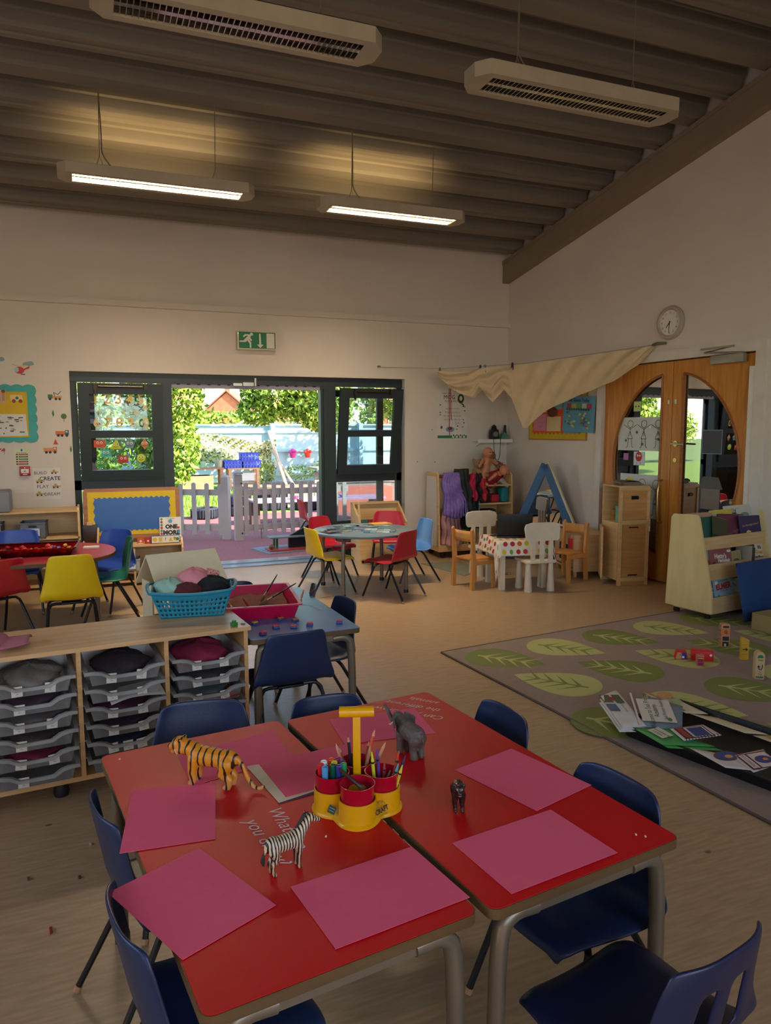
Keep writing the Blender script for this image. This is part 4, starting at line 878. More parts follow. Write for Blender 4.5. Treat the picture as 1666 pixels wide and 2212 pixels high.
# =============== play kitchen and cupboard unit
r = T('play_kitchen', 'low wooden play kitchen beside the tall cupboard, with a red tap handle', 'play kitchen', (4.86, 6.42, 0), rad(-16))
MB().b2(-.2, .2, -.28, .3, .42, .44).build('worktop', M_birch, r); MB().b2(-.2, .2, -.28, -.262, .06, .42).build('end_panel', M_birch, r); MB().b2(-.2, .2, .28, .3, .06, .42).build('end_panel', M_birch, r)
MB().b2(-.2, -.185, -.26, .28, .1, .42).build('front_panel', M_birch, r); MB().b2(-.19, .19, -.26, .28, .06, .08).build('base_panel', M_birch, r)
MB().b2(-.205, -.2, -.1, .14, .14, .32).build('oven_door', mat('dark_oven_glass', (44, 40, 38), .2), r); MB().b2(-.235, -.20, -.24, -.2, .30, .40).build('red_knob', mat('red_plastic', (190, 30, 40), .4), r)
MB().lathe([(0, 0), (.05, 0), (.05, .004), (0, .004)], 16, Matrix.Translation((-.02, .1, .44))).build('hob_ring', M_black, r)
for x in (-.17, .17):
    for y in (-.24, .26): MB().box((x, y, .03), (.03, .03, .06)).build('foot', M_ply, r)
CBa = rad(-10)
r = T('tall_cupboard', 'tall wooden play cupboard with open top shelf by the oval-window doors', 'cupboard', (4.93, 5.85, 0), CBa)
W_, D_, H_ = .32, .33, .96
m = M_birch
MB().b2(-W_/2, W_/2, -D_/2, -D_/2+.018, 0, H_).build('end_frame_panel', wood('golden_ply', (190, 136, 74), (206, 152, 90), scale=4), r)
for (x0, x1, z0, z1) in ((-W_/2, -W_/2+.03, 0, H_), (W_/2-.03, W_/2, 0, H_), (-W_/2+.03, W_/2-.03, H_-.03, H_), (-W_/2+.03, W_/2-.03, .60, .64), (-W_/2+.03, W_/2-.03, .04, .08)):
    MB().b2(x0, x1, -D_/2-.012, -D_/2, z0, z1).build('frame_strip', m, r)

MB().tube([(-.035, -D_/2-.001, .86), (.035, -D_/2-.001, .86)], .018, 12).build('hand_hole', M_black, r)
for z in (.57, .1): MB().box((0, -D_/2-.001, z), (.1, .006, .012)).build('slot', M_black, r)
MB().b2(-W_/2, W_/2, D_/2-.018, D_/2, 0, H_).build('back_panel', m, r); MB().b2(-W_/2, W_/2, -D_/2, D_/2, H_, H_+.015).build('top_panel', m, r)
MB().b2(-W_/2, W_/2, -D_/2+.018, D_/2-.018, .60, .615).build('shelf', m, r); MB().b2(W_/2-.015, W_/2, -D_/2+.018, D_/2-.018, 0, H_).build('side_panel', m, r)
MB().b2(-W_/2, -W_/2+.015, -D_/2+.018, D_/2-.018, .05, .60).build('side_panel', m, r)
d_ = MB().box((0, -.125, .3), (.018, .27, .5)).build('open_door', wood('door_ply', (206, 160, 100), (222, 180, 122)), r); d_.location = (-W_/2-.015, D_/2, .02); d_.rotation_euler.z = rad(-24)
for x in (-W_/2+.015, W_/2-.015):
    for z in (.62, .06, .93): MB().box((x, -D_/2-.014, z), (.008, .004, .008)).build('screw_cap', M_ply, r)
CM = Matrix.Translation((4.93, 5.85, 0)) @ Matrix.Rotation(CBa, 4, 'Z')
o = MB(CM).box((-.02, -.02, .62+.07), (.14, .1, .15), .2).build('picture_box', mat('teal_box', (110, 160, 150), .5)); tag(o, 'small teal patterned box inside the top shelf of the tall cupboard', 'box')
tag(MB(CM).lathe([(0, 0), (.03, 0), (.035, .02), (.015, .04), (.03, .1), (0, .12)], 14, Matrix.Translation((-.06, .11, .616))).build('toy_figure', mat('gold_toy', (180, 130, 50), .5)), 'small golden toy on the top shelf of the tall cupboard', 'toy')
b = MB(CM)
def fold(u, v): return (-.11+.24*u, .09-.20*v, .986+.03*sin(pi*min(1, u*1.05))**.4+.006*sin(v*12+u*6))
b.grid(fold, 16, 14); b.box((.01, -.01, .985), (.2, .18, .018)); b.box((-.01, -.03, 1.0), (.2, .14, .012))
tag(b.build('folded_cloth', mat('grey_brown_towel', (126, 110, 92), .95, bump=.4, bscale=90), sharp=60), 'folded grey-brown towel on top of the tall cupboard', 'towel')
# =============== mobile bookcase with books
BCx, BCy, BCa = 4.825, 4.57, rad(8)
r = T('mobile_bookcase', 'mobile birch bookcase with sloping tiers of picture books near the double doors', 'bookcase', (BCx, BCy, 0), BCa)
BM = Matrix.Translation((BCx, BCy, 0)) @ Matrix.Rotation(BCa, 4, 'Z')
side = [(-.21, .07), (.24, .09), (.10, .80), (.06, .83), (-.16, .86), (-.19, .83)]
# local: x along, front faces -y
MB().prism([(-.22, .07), (.22, .07), (.19, .80), (.17, .83), (-.05, .84), (-.075, .81), (-.215, .22)], -.36, -.342, YZ).build('side_panel', wood('pale_ply_side', (214, 190, 130), (226, 204, 146), stretch=(3, 3, .6), scale=5), r)
MB().prism([(-.22, .07), (.22, .07), (.19, .80), (.17, .83), (-.05, .84), (-.075, .81), (-.215, .22)], .46, .478, YZ).build('side_panel', wood('pale_ply_side', (214, 190, 130), (226, 204, 146)), r)
MB().b2(-.342, .46, .15, .165, .07, .82).build('back_panel', M_birch, r)
tiers = [(-.20, .07, .19), (-.155, .33, .45), (-.11, .57, .66)]
for (y, z0, z1) in tiers:
    MB().prism([(y, z0), (y+.014, z0), (y+.014-.0, z1), (y, z1)], -.342, .46, YZ).build('tier_front', M_birch, r); MB().b2(-.342, .46, y, .15, z0-.012, z0).build('tier_shelf', M_birch, r)
for x in (-.3, .4):
    for y in (-.14, .15): 
        k = MB().box((x, y, .06), (.04, .04, .025)).build('castor', M_black, r); MB().lathe([(0, -.01), (.026, -.01), (.026, .01), (0, .01)], 16, Matrix.Translation((x, y, .027)) @ Matrix.Rotation(pi/2, 4, 'Y')).build('wheel', M_black, k)
def pbook(x, y, z, w, h, tilt, c, label, items=(), ty=0, th=.008, grp='picture books on the mobile bookcase'):
    """book leaning back on a tier; x,y,z bottom centre local to the bookcase"""
    k_ = 1.42 if w > .05 else 1.; x = -.12+(x+.15)*1.42; w *= k_; h *= 1.06; x = min(max(x, -.335+w/2), .455-w/2); items = [tuple(v*k_ if (isinstance(v, float) and ((i[0] == "r" and n in (1, 3)) or (i[0] == "e" and n in (1, 3)) or (i[0] == "t" and n == 2))) else (v*1.25 if (i[0] == "t" and n == 4) else ([(a*k_, b_) for a, b_ in v] if (i[0] in "lp" and n == 1) else v)) for n, v in enumerate(i)) for i in items]
    L = BM @ Matrix.Translation((x, y, z)) @ Matrix.Rotation(rad(ty), 4, 'Y') @ Matrix.Rotation(rad(tilt), 4, 'X')
    r = T('picture_book', label, 'book', (0, 0, 0), 0, grp); r.matrix_world = L
    MB().b2(-w/2, w/2, -th/2, th/2, 0, h).build('cover', mat('book_cover_%d_%d_%d' % c, c, .35, var=.05), r)
    MB().b2(-w/2+.003, w/2-.002, -th/2+.001, th/2-.001, -.001, h+.0015).build('page_block', mat('paper_pages', (220, 214, 196), .7), r)
    if items: prints(r, frame((0, -th/2-.0005, 0), (1, 0, 0), (0, 0, 1)), list(items), 'cover_print')
    return r
W3 = (232, 226, 214)
# bottom tier
y, z = -.165, .09
pbook(-.26, y+.02, z, .18, .27, -10, (190, 32, 40), 'plain red book standing behind others, left of the bottom tier', [('r', -.08, .14, -.06, .17, W3)])
pbook(-.29, y-.0, z, .11, .2, -10, (96, 84, 120), 'muted purple book at the left end of the bottom tier', [('l', [(-.03, .13), (.02, .13), (.02, .16), (-.03, .16), (-.03, .13)], .006, W3), ('e', 0, .05, .03, .02, (90, 110, 80))])
pbook(-.15, y-.012, z, .17, .235, -10, (150, 186, 196), 'pale blue picture book with ELMER in red letters on the bottom tier', [('t', 'ELMER', 0, .17, .052, (196, 44, 40), 0, 0, .003), ('t', 'David McKee', 0, .215, .018, (40, 80, 110)), ('t', 'and butterfly', 0, .135, .015, (180, 60, 60)), ('e', -.04, .05, .035, .03, (200, 70, 40)), ('e', .01, .055, .035, .032, (214, 180, 60)), ('e', .05, .05, .03, .03, (150, 60, 120)), ('p', [(-.08, .09), (-.05, .11), (-.04, .08)], (60, 130, 70)), ('r', -.075, .195, -.05, .22, W3)], -3)
pbook(-.03, y, z, .12, .2, -10, (206, 200, 190), 'pale book half hidden right of the ELMER book', [('l', [(-.03, .13), (-.03, .18), (0, .15)], .006, (150, 50, 50)), ('e', 0, .06, .035, .03, (90, 120, 90))])
pbook(.22, y+.015, z, .2, .3, -10, (90, 140, 180), 'light blue book behind the blue fabric cushion on the bottom tier')
# middle tier
y, z = -.12, .33
pbook(-.29, y, z, .11, .22, -10, (120, 150, 60), 'green picture book with red band at the left of the middle tier', [('r', -.05, .12, .04, .14, (200, 60, 50)), ('p', [(-.055, .15), (.05, .15), (.05, .22), (-.055, .22)], (150, 160, 150)), ('e', 0, .06, .02, .035, (220, 200, 60)), ('e', -.03, .05, .02, .03, (60, 120, 60))])
pbook(-.15, y+.02, z, .2, .285, -10, (34, 52, 84), 'dark blue book titled Bedtime behind the pink one on the middle tier', [('t', 'Bedtime', .01, .255, .055, W3, 0, 0, .003)])
pbook(-.15, y-.004, z, .20, .225, -10, (150, 80, 84), "dusky pink book titled Hetty's Hanukkah on the middle tier", [('t', "Hetty's", .0, .165, .042, W3, 0, 0, .002), ('t', 'Hanukkah', .03, .13, .03, W3, 0, 0, .002), ('r', -.1, 0, .1, .05, (200, 120, 90)), ('e', -.06, .09, .022, .03, (60, 30, 30)), ('e', -.02, .06, .025, .035, (70, 36, 34)), ('e', -.02, .055, .015, .02, (200, 140, 110)), ('e', .075, .205, .02, .01, W3)], 3)
pbook(-.0, y, z, .09, .18, -10, (160, 150, 100), 'small olive book right of the pink one on the middle tier', [('e', 0, .1, .03, .03, (80, 90, 80)), ('e', 0, .04, .035, .02, (190, 150, 70))])
for i in range(3): pbook(.06+i*.014, y+.01, z, .012, .21-.008*i, -8, [(170, 160, 140), (90, 60, 50), (60, 70, 60)][i], ['pale', 'brown', 'dark green'][i]+' book seen spine-on in the middle tier', (), 12, .14)
pbook(.18, y-.0, z, .17, .235, -10, (46, 100, 116), "teal book titled It's Great to Keep Calm on the middle tier", [('r', .0, 0, .085, .235, (222, 208, 190)), ('t', "It's", .045, .2, .03, (40, 40, 40), 0, 0, .002), ('t', 'Great', .04, .16, .033, (200, 160, 60), 0, 0, .002), ('t', 'to Keep', .042, .115, .026, (40, 30, 30), 0, 0, .003), ('t', 'Calm', .042, .07, .036, (200, 60, 40), 0, 0, .003), ('e', -.035, .11, .035, .055, (120, 66, 44)), ('e', -.04, .16, .04, .04, (30, 22, 22)), ('e', -.045, .1, .01, .014, W3), ('e', -.02, .11, .009, .012, W3), ('r', -.07, .0, -.01, .04, (220, 180, 60)), ('r', -.085, .2, -.01, .235, (24, 40, 60))], 4)
# top tier
y, z = -.075, .57
pbook(-.24, y, z, .19, .235, -14, (20, 84, 72), 'dark green book at the left of the top tier', [('p', [(.0, 0), (.095, .0), (.095, .2)], (24, 20, 24)), ('t', '1', .05, .04, .05, W3, 0, .3)])
pbook(-.14, y-.012, z, .14, .225, -14, (60, 62, 30), 'olive and black book slanting on the top tier', [('r', -.07, 0, .07, .09, (24, 20, 22)), ('t', '/1', .0, .05, .05, W3, 0, .3)], 14)
pbook(.0, y, z, .24, .24, -14, (92, 34, 58), 'maroon book leaning in the middle of the top tier', [('t', 'Silver Night', 0, .1, .03, (150, 110, 120), .3), ('p', [(-.12, .0), (0, .24), (-.12, .24)], (110, 50, 66))], 4)
pbook(.17, y-.012, z, .2, .215, -12, (50, 34, 86), 'purple book with yellow moons on the top tier', [('e', -.02, .08, .025, .025, (230, 200, 110)), ('e', .06, .07, .035, .02, (230, 200, 110)), ('t', 'The Moonlight School', 0, .15, .02, (210, 190, 160), .1)], 2)
pbook(-.02, y+.06, z+.02, .2, .25, -14, (210, 190, 60), 'yellow-edged book in the back row of the top tier', [('e', 0, .215, .02, .02, (200, 40, 50)), ('r', -.09, .2, -.03, .24, W3)])
pbook(.17, y+.07, z+.05, .24, .245, -14, (206, 196, 180), 'cream book titled The Tiger in the back row of the top tier', [('t', 'The Tiger', 0, .22, .032, (110, 70, 60)), ('r', -.12, .15, .12, .2, (40, 30, 40))])
pbook(-.22, y+.05, z+.0, .2, .255, -14, (196, 150, 120), 'tan paperback behind the dark green book on the top tier')
pbook(.3, y+.05, z+.03, .14, .24, -14, (200, 200, 190), 'white book curling at the right end of the top tier', [('e', 0, .2, .04, .02, (120, 150, 120))])
# blue cushion, cardboard box
b = MB(Matrix.Translation((4.93, 4.17, .01)) @ Matrix.Rotation(rad(10), 4, 'Z') @ Matrix.Rotation(rad(-12), 4, 'X'))
b.grid(lambda u, v: ((u-.5)*.56, -.05*(sin(pi*u)*sin(pi*v))**.5, .02+.46*v-.03*sin(pi*v)*abs(u-.5)), 20, 16); b.grid(lambda u, v: ((u-.5)*.56, .05*(sin(pi*u)*sin(pi*v))**.5, .02+.46*v-.03*sin(pi*v)*abs(u-.5)), 20, 16)
tag(b.build('seat_cushion', mat('royal_blue_fabric', (24, 60, 110), .8, var=.06, bump=.3), sharp=60), 'large royal blue fabric cushion leaning against the bookcase', 'cushion')
M_cb = mat('cardboard', (150, 128, 82), .85)
r = T('cardboard_box', 'open low cardboard box on the rug in front of the blue cushion', 'box', (4.92, 3.86, .01), rad(4))
MB().b2(-.3, .3, -.18, .18, 0, .006).build('box_floor', M_cb, r)
for (x0, x1, y0_, y1_) in ((-.3, .3, -.18, -.174), (-.3, .3, .174, .18), (-.3, -.294, -.18, .18), (.294, .3, -.18, .18)): MB().b2(x0, x1, y0_, y1_, 0, .13).build('box_side', M_cb, r)
# =============== rug with leaf pattern
RG = [(2.19, 4.41), (2.39, 1.9), (2.42, .2), (5.0, .2), (5.0, 4.73)]
M_rug = mat('grey_rug', (146, 128, 118), .95, var=.05, scale=60, bump=.4, bscale=300)
r = T('leaf_rug', 'large grey rug with light and dark green leaf pattern', 'rug')
MB().prism(RG, 0, .009).build('rug_pile', M_rug, r)
b = MB()
pr_ = RG+[RG[0]]
for p, q in list(zip(pr_, pr_[1:])): b.tube([(*p, .006), (*q, .006)], .007, 6)
b.build('bound_edge', mat('rug_edge', (96, 84, 74), .95), r)
GD, GL = (112, 122, 58), (176, 178, 112)
def leafit(cx, cy, L, w, a, dark):
    c, vc = (GD, GL) if dark else (GL, GD); ca, sa = cos(rad(a)), sin(rad(a))
    def tr(x, y): return (cx+x*ca-y*sa, cy+x*sa+y*ca)
    pts = []
    n = 20
    for i in range(n+1): t = (i/n)**1.5; pts.append((L*(t-.5), w*(sin(pi*t**.62))**.85 if 0 < t < 1 else 0))
    pts2 = pts+[(x, -y) for x, y in pts[-2:0:-1]]
    it = [('p', [tr(*p) for p in pts2], c), ('p', [tr(-.36*L, .012), tr(-.36*L, -.012), tr(.36*L, -.003), tr(.36*L, .003)], vc)]
    for k in range(4):
        x = L*(-.28+.16*k)
        for s in (-1, 1): it.append(('p', [tr(x-.015, 0), tr(x+.02, 0), tr(x+.09+.02, s*w*.62)], vc))
    return it
its = []
for row, (yy, x0, a, ph) in enumerate(((4.10, 2.51, -49, 1), (3.60, 2.56, 127, 0), (2.92, 2.50, -51, 1), (2.38, 2.72, 127, 0), (1.75, 2.75, -50, 1), (1.2, 2.8, 127, 0), (.6, 2.8, -50, 1))):
    for k in range(5):
        x, y = x0+.515*k, yy+.055*k
        if x > 4.75: continue
        its += leafit(x, y, .54, .205, a, (k+ph) % 2)
prints(r, Matrix.Translation((0, 0, .0092)), its, 'woven_leaf_pattern', .00001)
# =============== left group: red table, chairs, shelves
r = T('rounded_table', 'red-topped rounded table with sorting tray at the left edge of the photo', 'table', (-.42, 6.27, 0))
M_redlam = mat('red_laminate_old', (158, 40, 52), .35, var=.08)
n_ = 44; ov = [(.60*abs(cos(2*pi*k/n_))**.75*(1 if cos(2*pi*k/n_) > 0 else -1), .52*abs(sin(2*pi*k/n_))**.85*(1 if sin(2*pi*k/n_) > 0 else -1)) for k in range(n_)]
MB().prism([(x*1.006, y*1.006) for x, y in ov], .550, .5735).build('edge_band', wood('mdf_edge', (84, 62, 36), (104, 78, 46)), r); MB().prism(ov, .5735, .575).build('laminate_top', M_redlam, r)
for sx in (-1, 1):
    for sy in (-1, 1): corner_leg(r, sx*.45, sy*.28, .575, sx, sy)
for sy in (-1, 1): MB().box((0, sy*.28, .535), (.7, .025, .03)).build('end_rail', M_tleg, r)
trm = glass('red_clear_plastic', (214, 20, 60), .06)
def tray(name, label, cat, loc, rz, w, d, h, m, t=.006, flare=1.12, group=None, lip=.012):
    r = T(name, label, cat, loc, rz, group); wb, db = w/flare, d/flare
    b = MB()
    def ring(W, D, z, c=.02): 
        o = []
        for sx, sy, a0 in ((1, 1, 0), (-1, 1, 90), (-1, -1, 180), (1, -1, 270)):
            for k in range(4): a = rad(a0+k*30); o.append((sx*(W/2-c)+c*cos(a), sy*(D/2-c)+c*sin(a), z))
        return o
    rs = [ring(wb, db, 0), ring(w, d, h), ring(w+2*lip, d+2*lip, h), ring(w+2*lip, d+2*lip, h-.008), ring(w+.002, d+.002, h-.008), ring(wb+.002, db+.002, -.0)]
    rs = [ring(wb-2*t, db-2*t, t), ring(w-2*t, d-2*t, h-.001), ring(w+2*lip, d+2*lip, h), ring(w+2*lip, d+2*lip, h-.007), ring(w, d, h-.007), ring(wb, db, 0)]
    V_ = [[b.v(p) for p in q] for q in rs]
    for p, q in zip(V_, V_[1:]):
        for k in range(16): b._f([p[k], p[(k+1) % 16], q[(k+1) % 16], q[k]])
    b._f(V_[0]); b._f(V_[-1][::-1])
    b.build('tray_body', m, r, sharp=50); return r
tray('sorting_tray', 'clear red plastic tray of small sorting toys on the rounded red table', 'tray', (-.40, 6.27, .5755), rad(-5), .60, .36, .062, trm)
cs = [(200, 30, 40), (226, 120, 30), (220, 190, 40), (40, 80, 170), (150, 20, 40), (190, 60, 50)]
k = 0
for i in range(60):
    x, y = RND.uniform(-.26, .24), RND.uniform(-.14, .14); c = cs[0 if x < 0 and RND.random() < .7 else RND.randrange(6)]
    o = MB().box((0, 0, 0), (.03, .026, .018), bev=.004).build('sorting_piece', mat('sort_%d' % c[0]+str(c[1]), c, .4)); o.location = (-.40+x, 6.27+y, .592+.012*(i % 3)); o.rotation_euler = (RND.uniform(-.5, .5), RND.uniform(-.5, .5), RND.uniform(0, 3))
    tag(o, {200: 'red', 226: 'orange', 220: 'yellow', 40: 'blue', 150: 'dark red', 190: 'brick red'}[c[0]]+' sorting piece lying in the clear red tray', 'toy', 'sorting pieces in the clear red tray: '+{200: 'red', 226: 'orange', 220: 'yellow', 40: 'blue', 150: 'dark red', 190: 'brick red'}[c[0]])
o = MB().box((-.66, 6.05, .59), (.04, .02, .03)).box((-.66, 6.05, .613), (.02, .02, .02)).box((-.685, 6.05, .59), (.02, .018, .014)).box((-.635, 6.05, .59), (.02, .018, .014)).build('linking_cube', M_trim); tag(o, 'white interlocking cross piece at the left corner of the red tray', 'toy')
tag(MB().box((.0, 6.38, .581), (.12, .08, .01), -.1).box((.0, 6.38, .588), (.11, .07, .004), -.1).build('card_stack', M_trim), 'small stack of white cards on the right end of the rounded red table', 'cards')
chair('yellow', -.14, 5.42, 3, 'yellow plastic chair in front of the rounded red table, back to the camera', sc=(.98, 1.1, 1.18))
chair('blue', .10, 6.62, 140, 'blue plastic chair at the right far side of the rounded red table', sc=(1.07, 1.07, 1.12))
chair('green', .10, 6.18, 92, 'green plastic chair at the right of the rounded red table', sc=(1.07, 1.07, 1.12))
chair('red', -.68, 5.90, 35, 'red plastic chair cut by the left edge of the photo, only its seat showing')
chair('blue', -.58, 6.85, 180, 'blue plastic chair behind the rounded red table, beyond the sorting tray')
# long low shelf with baskets
r = T('low_shelf', 'long low beech shelf with grey baskets below the posters', 'shelf', (-.62, 7.90, 0))
for x in (-.9, .52): MB().prism([(-.19, 0), (.19, 0), (.19, .78), (-.16, .78), (-.19, .74)], x-.01, x+.01, YZ).build('end_panel', M_birch, r)
for z in (.76, .50, .22, .04): MB().b2(-.9, .52, -.19, .19, z-.018, z).build('shelf_board', M_birch, r)
MB().b2(-.9, .52, .18, .19, .04, .76).build('back_panel', M_birch, r)
M_gb = mat('grey_woven_plastic', (112, 116, 122), .7, bump=.6, bscale=120)
def wbasket(x, y, z, rz, label, title, w=.22, d=.26, h=.15, m=None):
    r = T('storage_basket', label, 'basket', (x, y, z), rad(rz), 'grey label-fronted baskets'); m = m or M_gb
    b = MB()
    for (x0, x1, y0_, y1_) in ((-w/2, w/2, -d/2, -d/2+.006), (-w/2, w/2, d/2-.006, d/2), (-w/2, -w/2+.006, -d/2, d/2), (w/2-.006, w/2, -d/2, d/2), (-w/2, w/2, -d/2, d/2)):
        b.b2(x0, x1, y0_, y1_, 0, h if not (x1-x0 > .1 and y1_-y0_ > .1) else .006)
    b.b2(-w/2-.004, w/2+.004, -d/2-.004, -d/2+.008, h-.012, h).b2(-w/2-.004, w/2+.004, d/2-.008, d/2+.004, h-.012, h).b2(-w/2-.004, -w/2+.008, -d/2, d/2, h-.012, h).b2(w/2-.008, w/2+.004, -d/2, d/2, h-.012, h)
    b.build('basket_body', m, r)
    MB().b2(-.035, .035, -d/2-.004, -d/2-.001, h-.045, h-.025).build('hand_slot', M_black, r)
    l = MB().b2(-.065, .065, -d/2-.008, -d/2-.005, .02, .10).build('label_card', mat('label_blue_rim', (60, 84, 130), .5), r)
    prints(l, frame((0, -d/2-.0085, .06), (1, 0, 0), (0, 0, 1)), [('r', -.06, -.036, .06, .036, (214, 222, 226)), ('t', title, 0, -.025, .015, (40, 40, 50))]+[('r', -.035+i*.022, -.012, -.022+i*.022, .008+.012*(i % 2), [(60, 120, 190), (190, 90, 60), (150, 150, 150), (120, 130, 170)][i]) for i in range(4)]); return r
wbasket(-.88, 7.84, .505, 0, 'left grey basket with dogs and bones label on the middle board', 'Dogs & Bones'); wbasket(-.50, 7.82, .505, -3, 'grey basket with wooden blocks label on the middle board', 'Wooden Blocks')
wbasket(-.36, 7.84, .225, 0, 'plain grey tub on the lower board of the long shelf', '', .3, .26, .14)
tag(MB().prism([(0, 0), (.2, 0), (.2, .04), (.1, .08), (0, .03)], 0, .02, Matrix.Translation((-.7, 7.8, .23)) @ Matrix.Rotation(pi/2, 4, 'X')).build('wooden_toy', mat('striped_toy', (170, 150, 90), .6, rgb2=(50, 50, 40), scale=20)), 'yellow and black striped wooden toy on the lower board', 'toy')
tag(MB().box((-.86, 7.85, .86), (.34, .3, .19), bev=.01).b2(-1.02, -.70, 7.71, 7.99, .955, .965).build('storage_bin', mat('grey_bin', (130, 132, 138), .6)), 'grey lidded bin standing on the long shelf at the left edge', 'bin')
# display unit with yellow and blue backed board
r = T('display_unit', 'beech unit with framed yellow and blue display board below the left window', 'display unit', (.40, 7.74, 0), rad(-3))
wf = wood('brown_frame', (150, 92, 50), (170, 110, 64), rough=.4)
TB = Matrix.Translation((0, .06, .44)) @ Matrix.Rotation(rad(-4), 4, 'X')
fo = [(-.46, .0), (.46, .0), (.46, .48), (.44, .51), (-.44, .51), (-.46, .48)]
MB(TB).prism(fo, -.012, .012, Matrix(((1, 0, 0, 0), (0, 0, 1, 0), (0, 1, 0, 0), (0, 0, 0, 1)))).build('board_frame', wf, r)
b = MB(TB); b.b2(-.42, .42, -.016, -.0125, .04, .475); b.build('yellow_backing', mat('yellow_card', (214, 180, 20), .6), r)
n_ = 40; wav = []
for k in range(30): wav.append((-.36+.72*k/29, .415+.008*cos(k*pi)))
for k in range(9): wav.append((.36+.008*cos(k*pi), .40-.31*k/8))
for k in range(30): wav.append((.36-.72*k/29, .085+.008*cos(k*pi)))
for k in range(9): wav.append((-.36+.008*cos(k*pi), .09+.31*k/8))
o = MB(TB).prism(wav, .0165, .0185, Matrix(((1, 0, 0, 0), (0, 0, -1, 0), (0, 1, 0, 0), (0, 0, 0, 1)))).build('blue_card', mat('blue_card', (24, 84, 156), .35), r)
for x in (-.46, 0, .46):
    MB().prism([(-.18, 0), (.16, 0), (.16, .45 if x else .4), (-.10, .45 if x else .4), (-.18, .36)], x-.009, x+.009, YZ).build('end_panel', M_birch, r)
for z in (.40, .14, .05): MB().b2(-.46, .46, -.17, .15, z-.016, z).build('shelf_board', M_birch, r)
MB().b2(-.46, .46, .15, .16, .05, .44).build('back_panel', M_birch, r)
def in_u(x, y): v = Matrix.Rotation(rad(-3), 4, 'Z') @ Vector((x, y, 0)); return .40+v.x, 7.74+v.y
x, y = in_u(.25, -.10); wbasket(x, y, .145, -3, 'pale grey tub of wooden triangles at the right of the display unit shelf', '', .2, .2, .09, mat('pale_tub', (170, 176, 178), .5))
x, y = in_u(-.05, -.08); wbasket(x, y, .145, -3, 'pale grey tub with red label picture on the display unit shelf', 'Blocks', .2, .2, .12, mat('pale_tub', (170, 176, 178), .5))
for i in range(4):
    x, y = in_u(.19+.04*i, -.11); o = MB().prism([(0, 0), (.08, 0), (.0, .08)], -.006, .006, Matrix.Translation((x, y, .17)) @ Matrix.Rotation(rad(70), 4, 'Z') @ Matrix.Rotation(pi/2, 4, 'X')).build('wooden_triangle', M_birch); tag(o, 'pale wooden triangle standing in the pale grey tub', 'block', 'wooden triangles in the tub')
x, y = in_u(-.40, -.06); r = T('wooden_stand', 'small dark-faced wooden board stand on the left of the display unit', 'stand', (x, y, .40), rad(-10))
MB().box((0, 0, .11), (.13, .012, .2), bev=.003).build('board', mat('dark_slate', (60, 40, 30), .4), r); MB().prism([(.0, 0), (.10, 0), (0, .18)], .07, .085, Matrix(((0, 0, 1, 0), (-1, 0, 0, 0), (0, 1, 0, 0), (0, 0, 0, 1)))).build('foot', M_birch, r); MB().box((-.0, 0, .22), (.05, .02, .03)).build('clip', M_birch, r)
x, y = in_u(.10, -.10); r = T('dice_cards', 'pair of small red and orange cards on the display unit', 'cards', (x, y, .40), rad(-3))
MB().box((-.035, 0, .03), (.065, .012, .06)).build('card', mat('orange_card', (206, 90, 40), .5), r); MB().box((.035, 0, .03), (.065, .012, .06)).build('card', mat('red_card', (180, 40, 36), .5), r)
prints(r, frame((0, -.0065, .03), (1, 0, 0), (0, 0, 1)), [('e', -.035, .0, .012, .012, W3), ('e', .035, 0, .01, .01, W3), ('r', -.06, -.027, -.01, -.02, W3)])
x, y = in_u(.355, -.02); r = T('picture_book', 'white picture book titled One More on the right of the display unit', 'book', (x, y, .41), rad(-8)); LB = Matrix.Rotation(rad(-14), 4, 'X')
MB(LB).box((0, 0, .12), (.21, .015, .24)).build('cover', M_trim, r)
prints(r, LB @ frame((0, -.008, .12), (1, 0, 0), (0, 0, 1)), [('t', 'ONE', .01, .02, .055, (50, 44, 44), 0, 0, .004), ('t', 'MORE', .01, -.04, .06, (50, 44, 44), 0, 0, .004), ('t', 'TIME', .01, -.095, .05, (50, 44, 44), 0, 0, .003)]+[('e', -.085, .1-.03*k, .012, .013, [(60, 150, 90), (190, 50, 50)][k % 2]) for k in range(7)]+[('e', .0, .08, .02, .018, (80, 160, 200)), ('r', .07, .0, .09, .02, (190, 50, 50)), ('e', .08, -.03, .012, .02, (70, 140, 190)), ('t', 'Read Together', .0, .107, .014, (90, 90, 90))])
x, y = in_u(.30, -.125); r = T('pattern_strip', 'white strip card of yellow shapes and a question mark before the book', 'card', (x, y, .402), rad(-3))
MB().box((0, 0, .04), (.27, .02, .075), bev=.003).build('card', mat('strip_rim_blue', (60, 80, 140), .5), r)
prints(r, frame((0, -.0105, .04), (1, 0, 0), (0, 0, 1)), [('r', -.13, -.033, .13, .033, W3), ('e', -.1, 0, .022, .022, (222, 190, 70)), ('r', -.065, -.02, -.03, .02, (222, 190, 70)), ('t', '?', .0, 0, .045, (30, 30, 30)), ('p', [(.03, -.02), (.07, -.02), (.05, .022)], (222, 190, 70)), ('p', [(.075, -.02), (.09, .022), (.105, -.02), (.07, .008), (.11, .008)], (222, 190, 70)), ('p', [(.115+.016*cos(rad(90+72*k)), .018*sin(rad(90+72*k))) for k in range(5)], (40, 140, 100))])
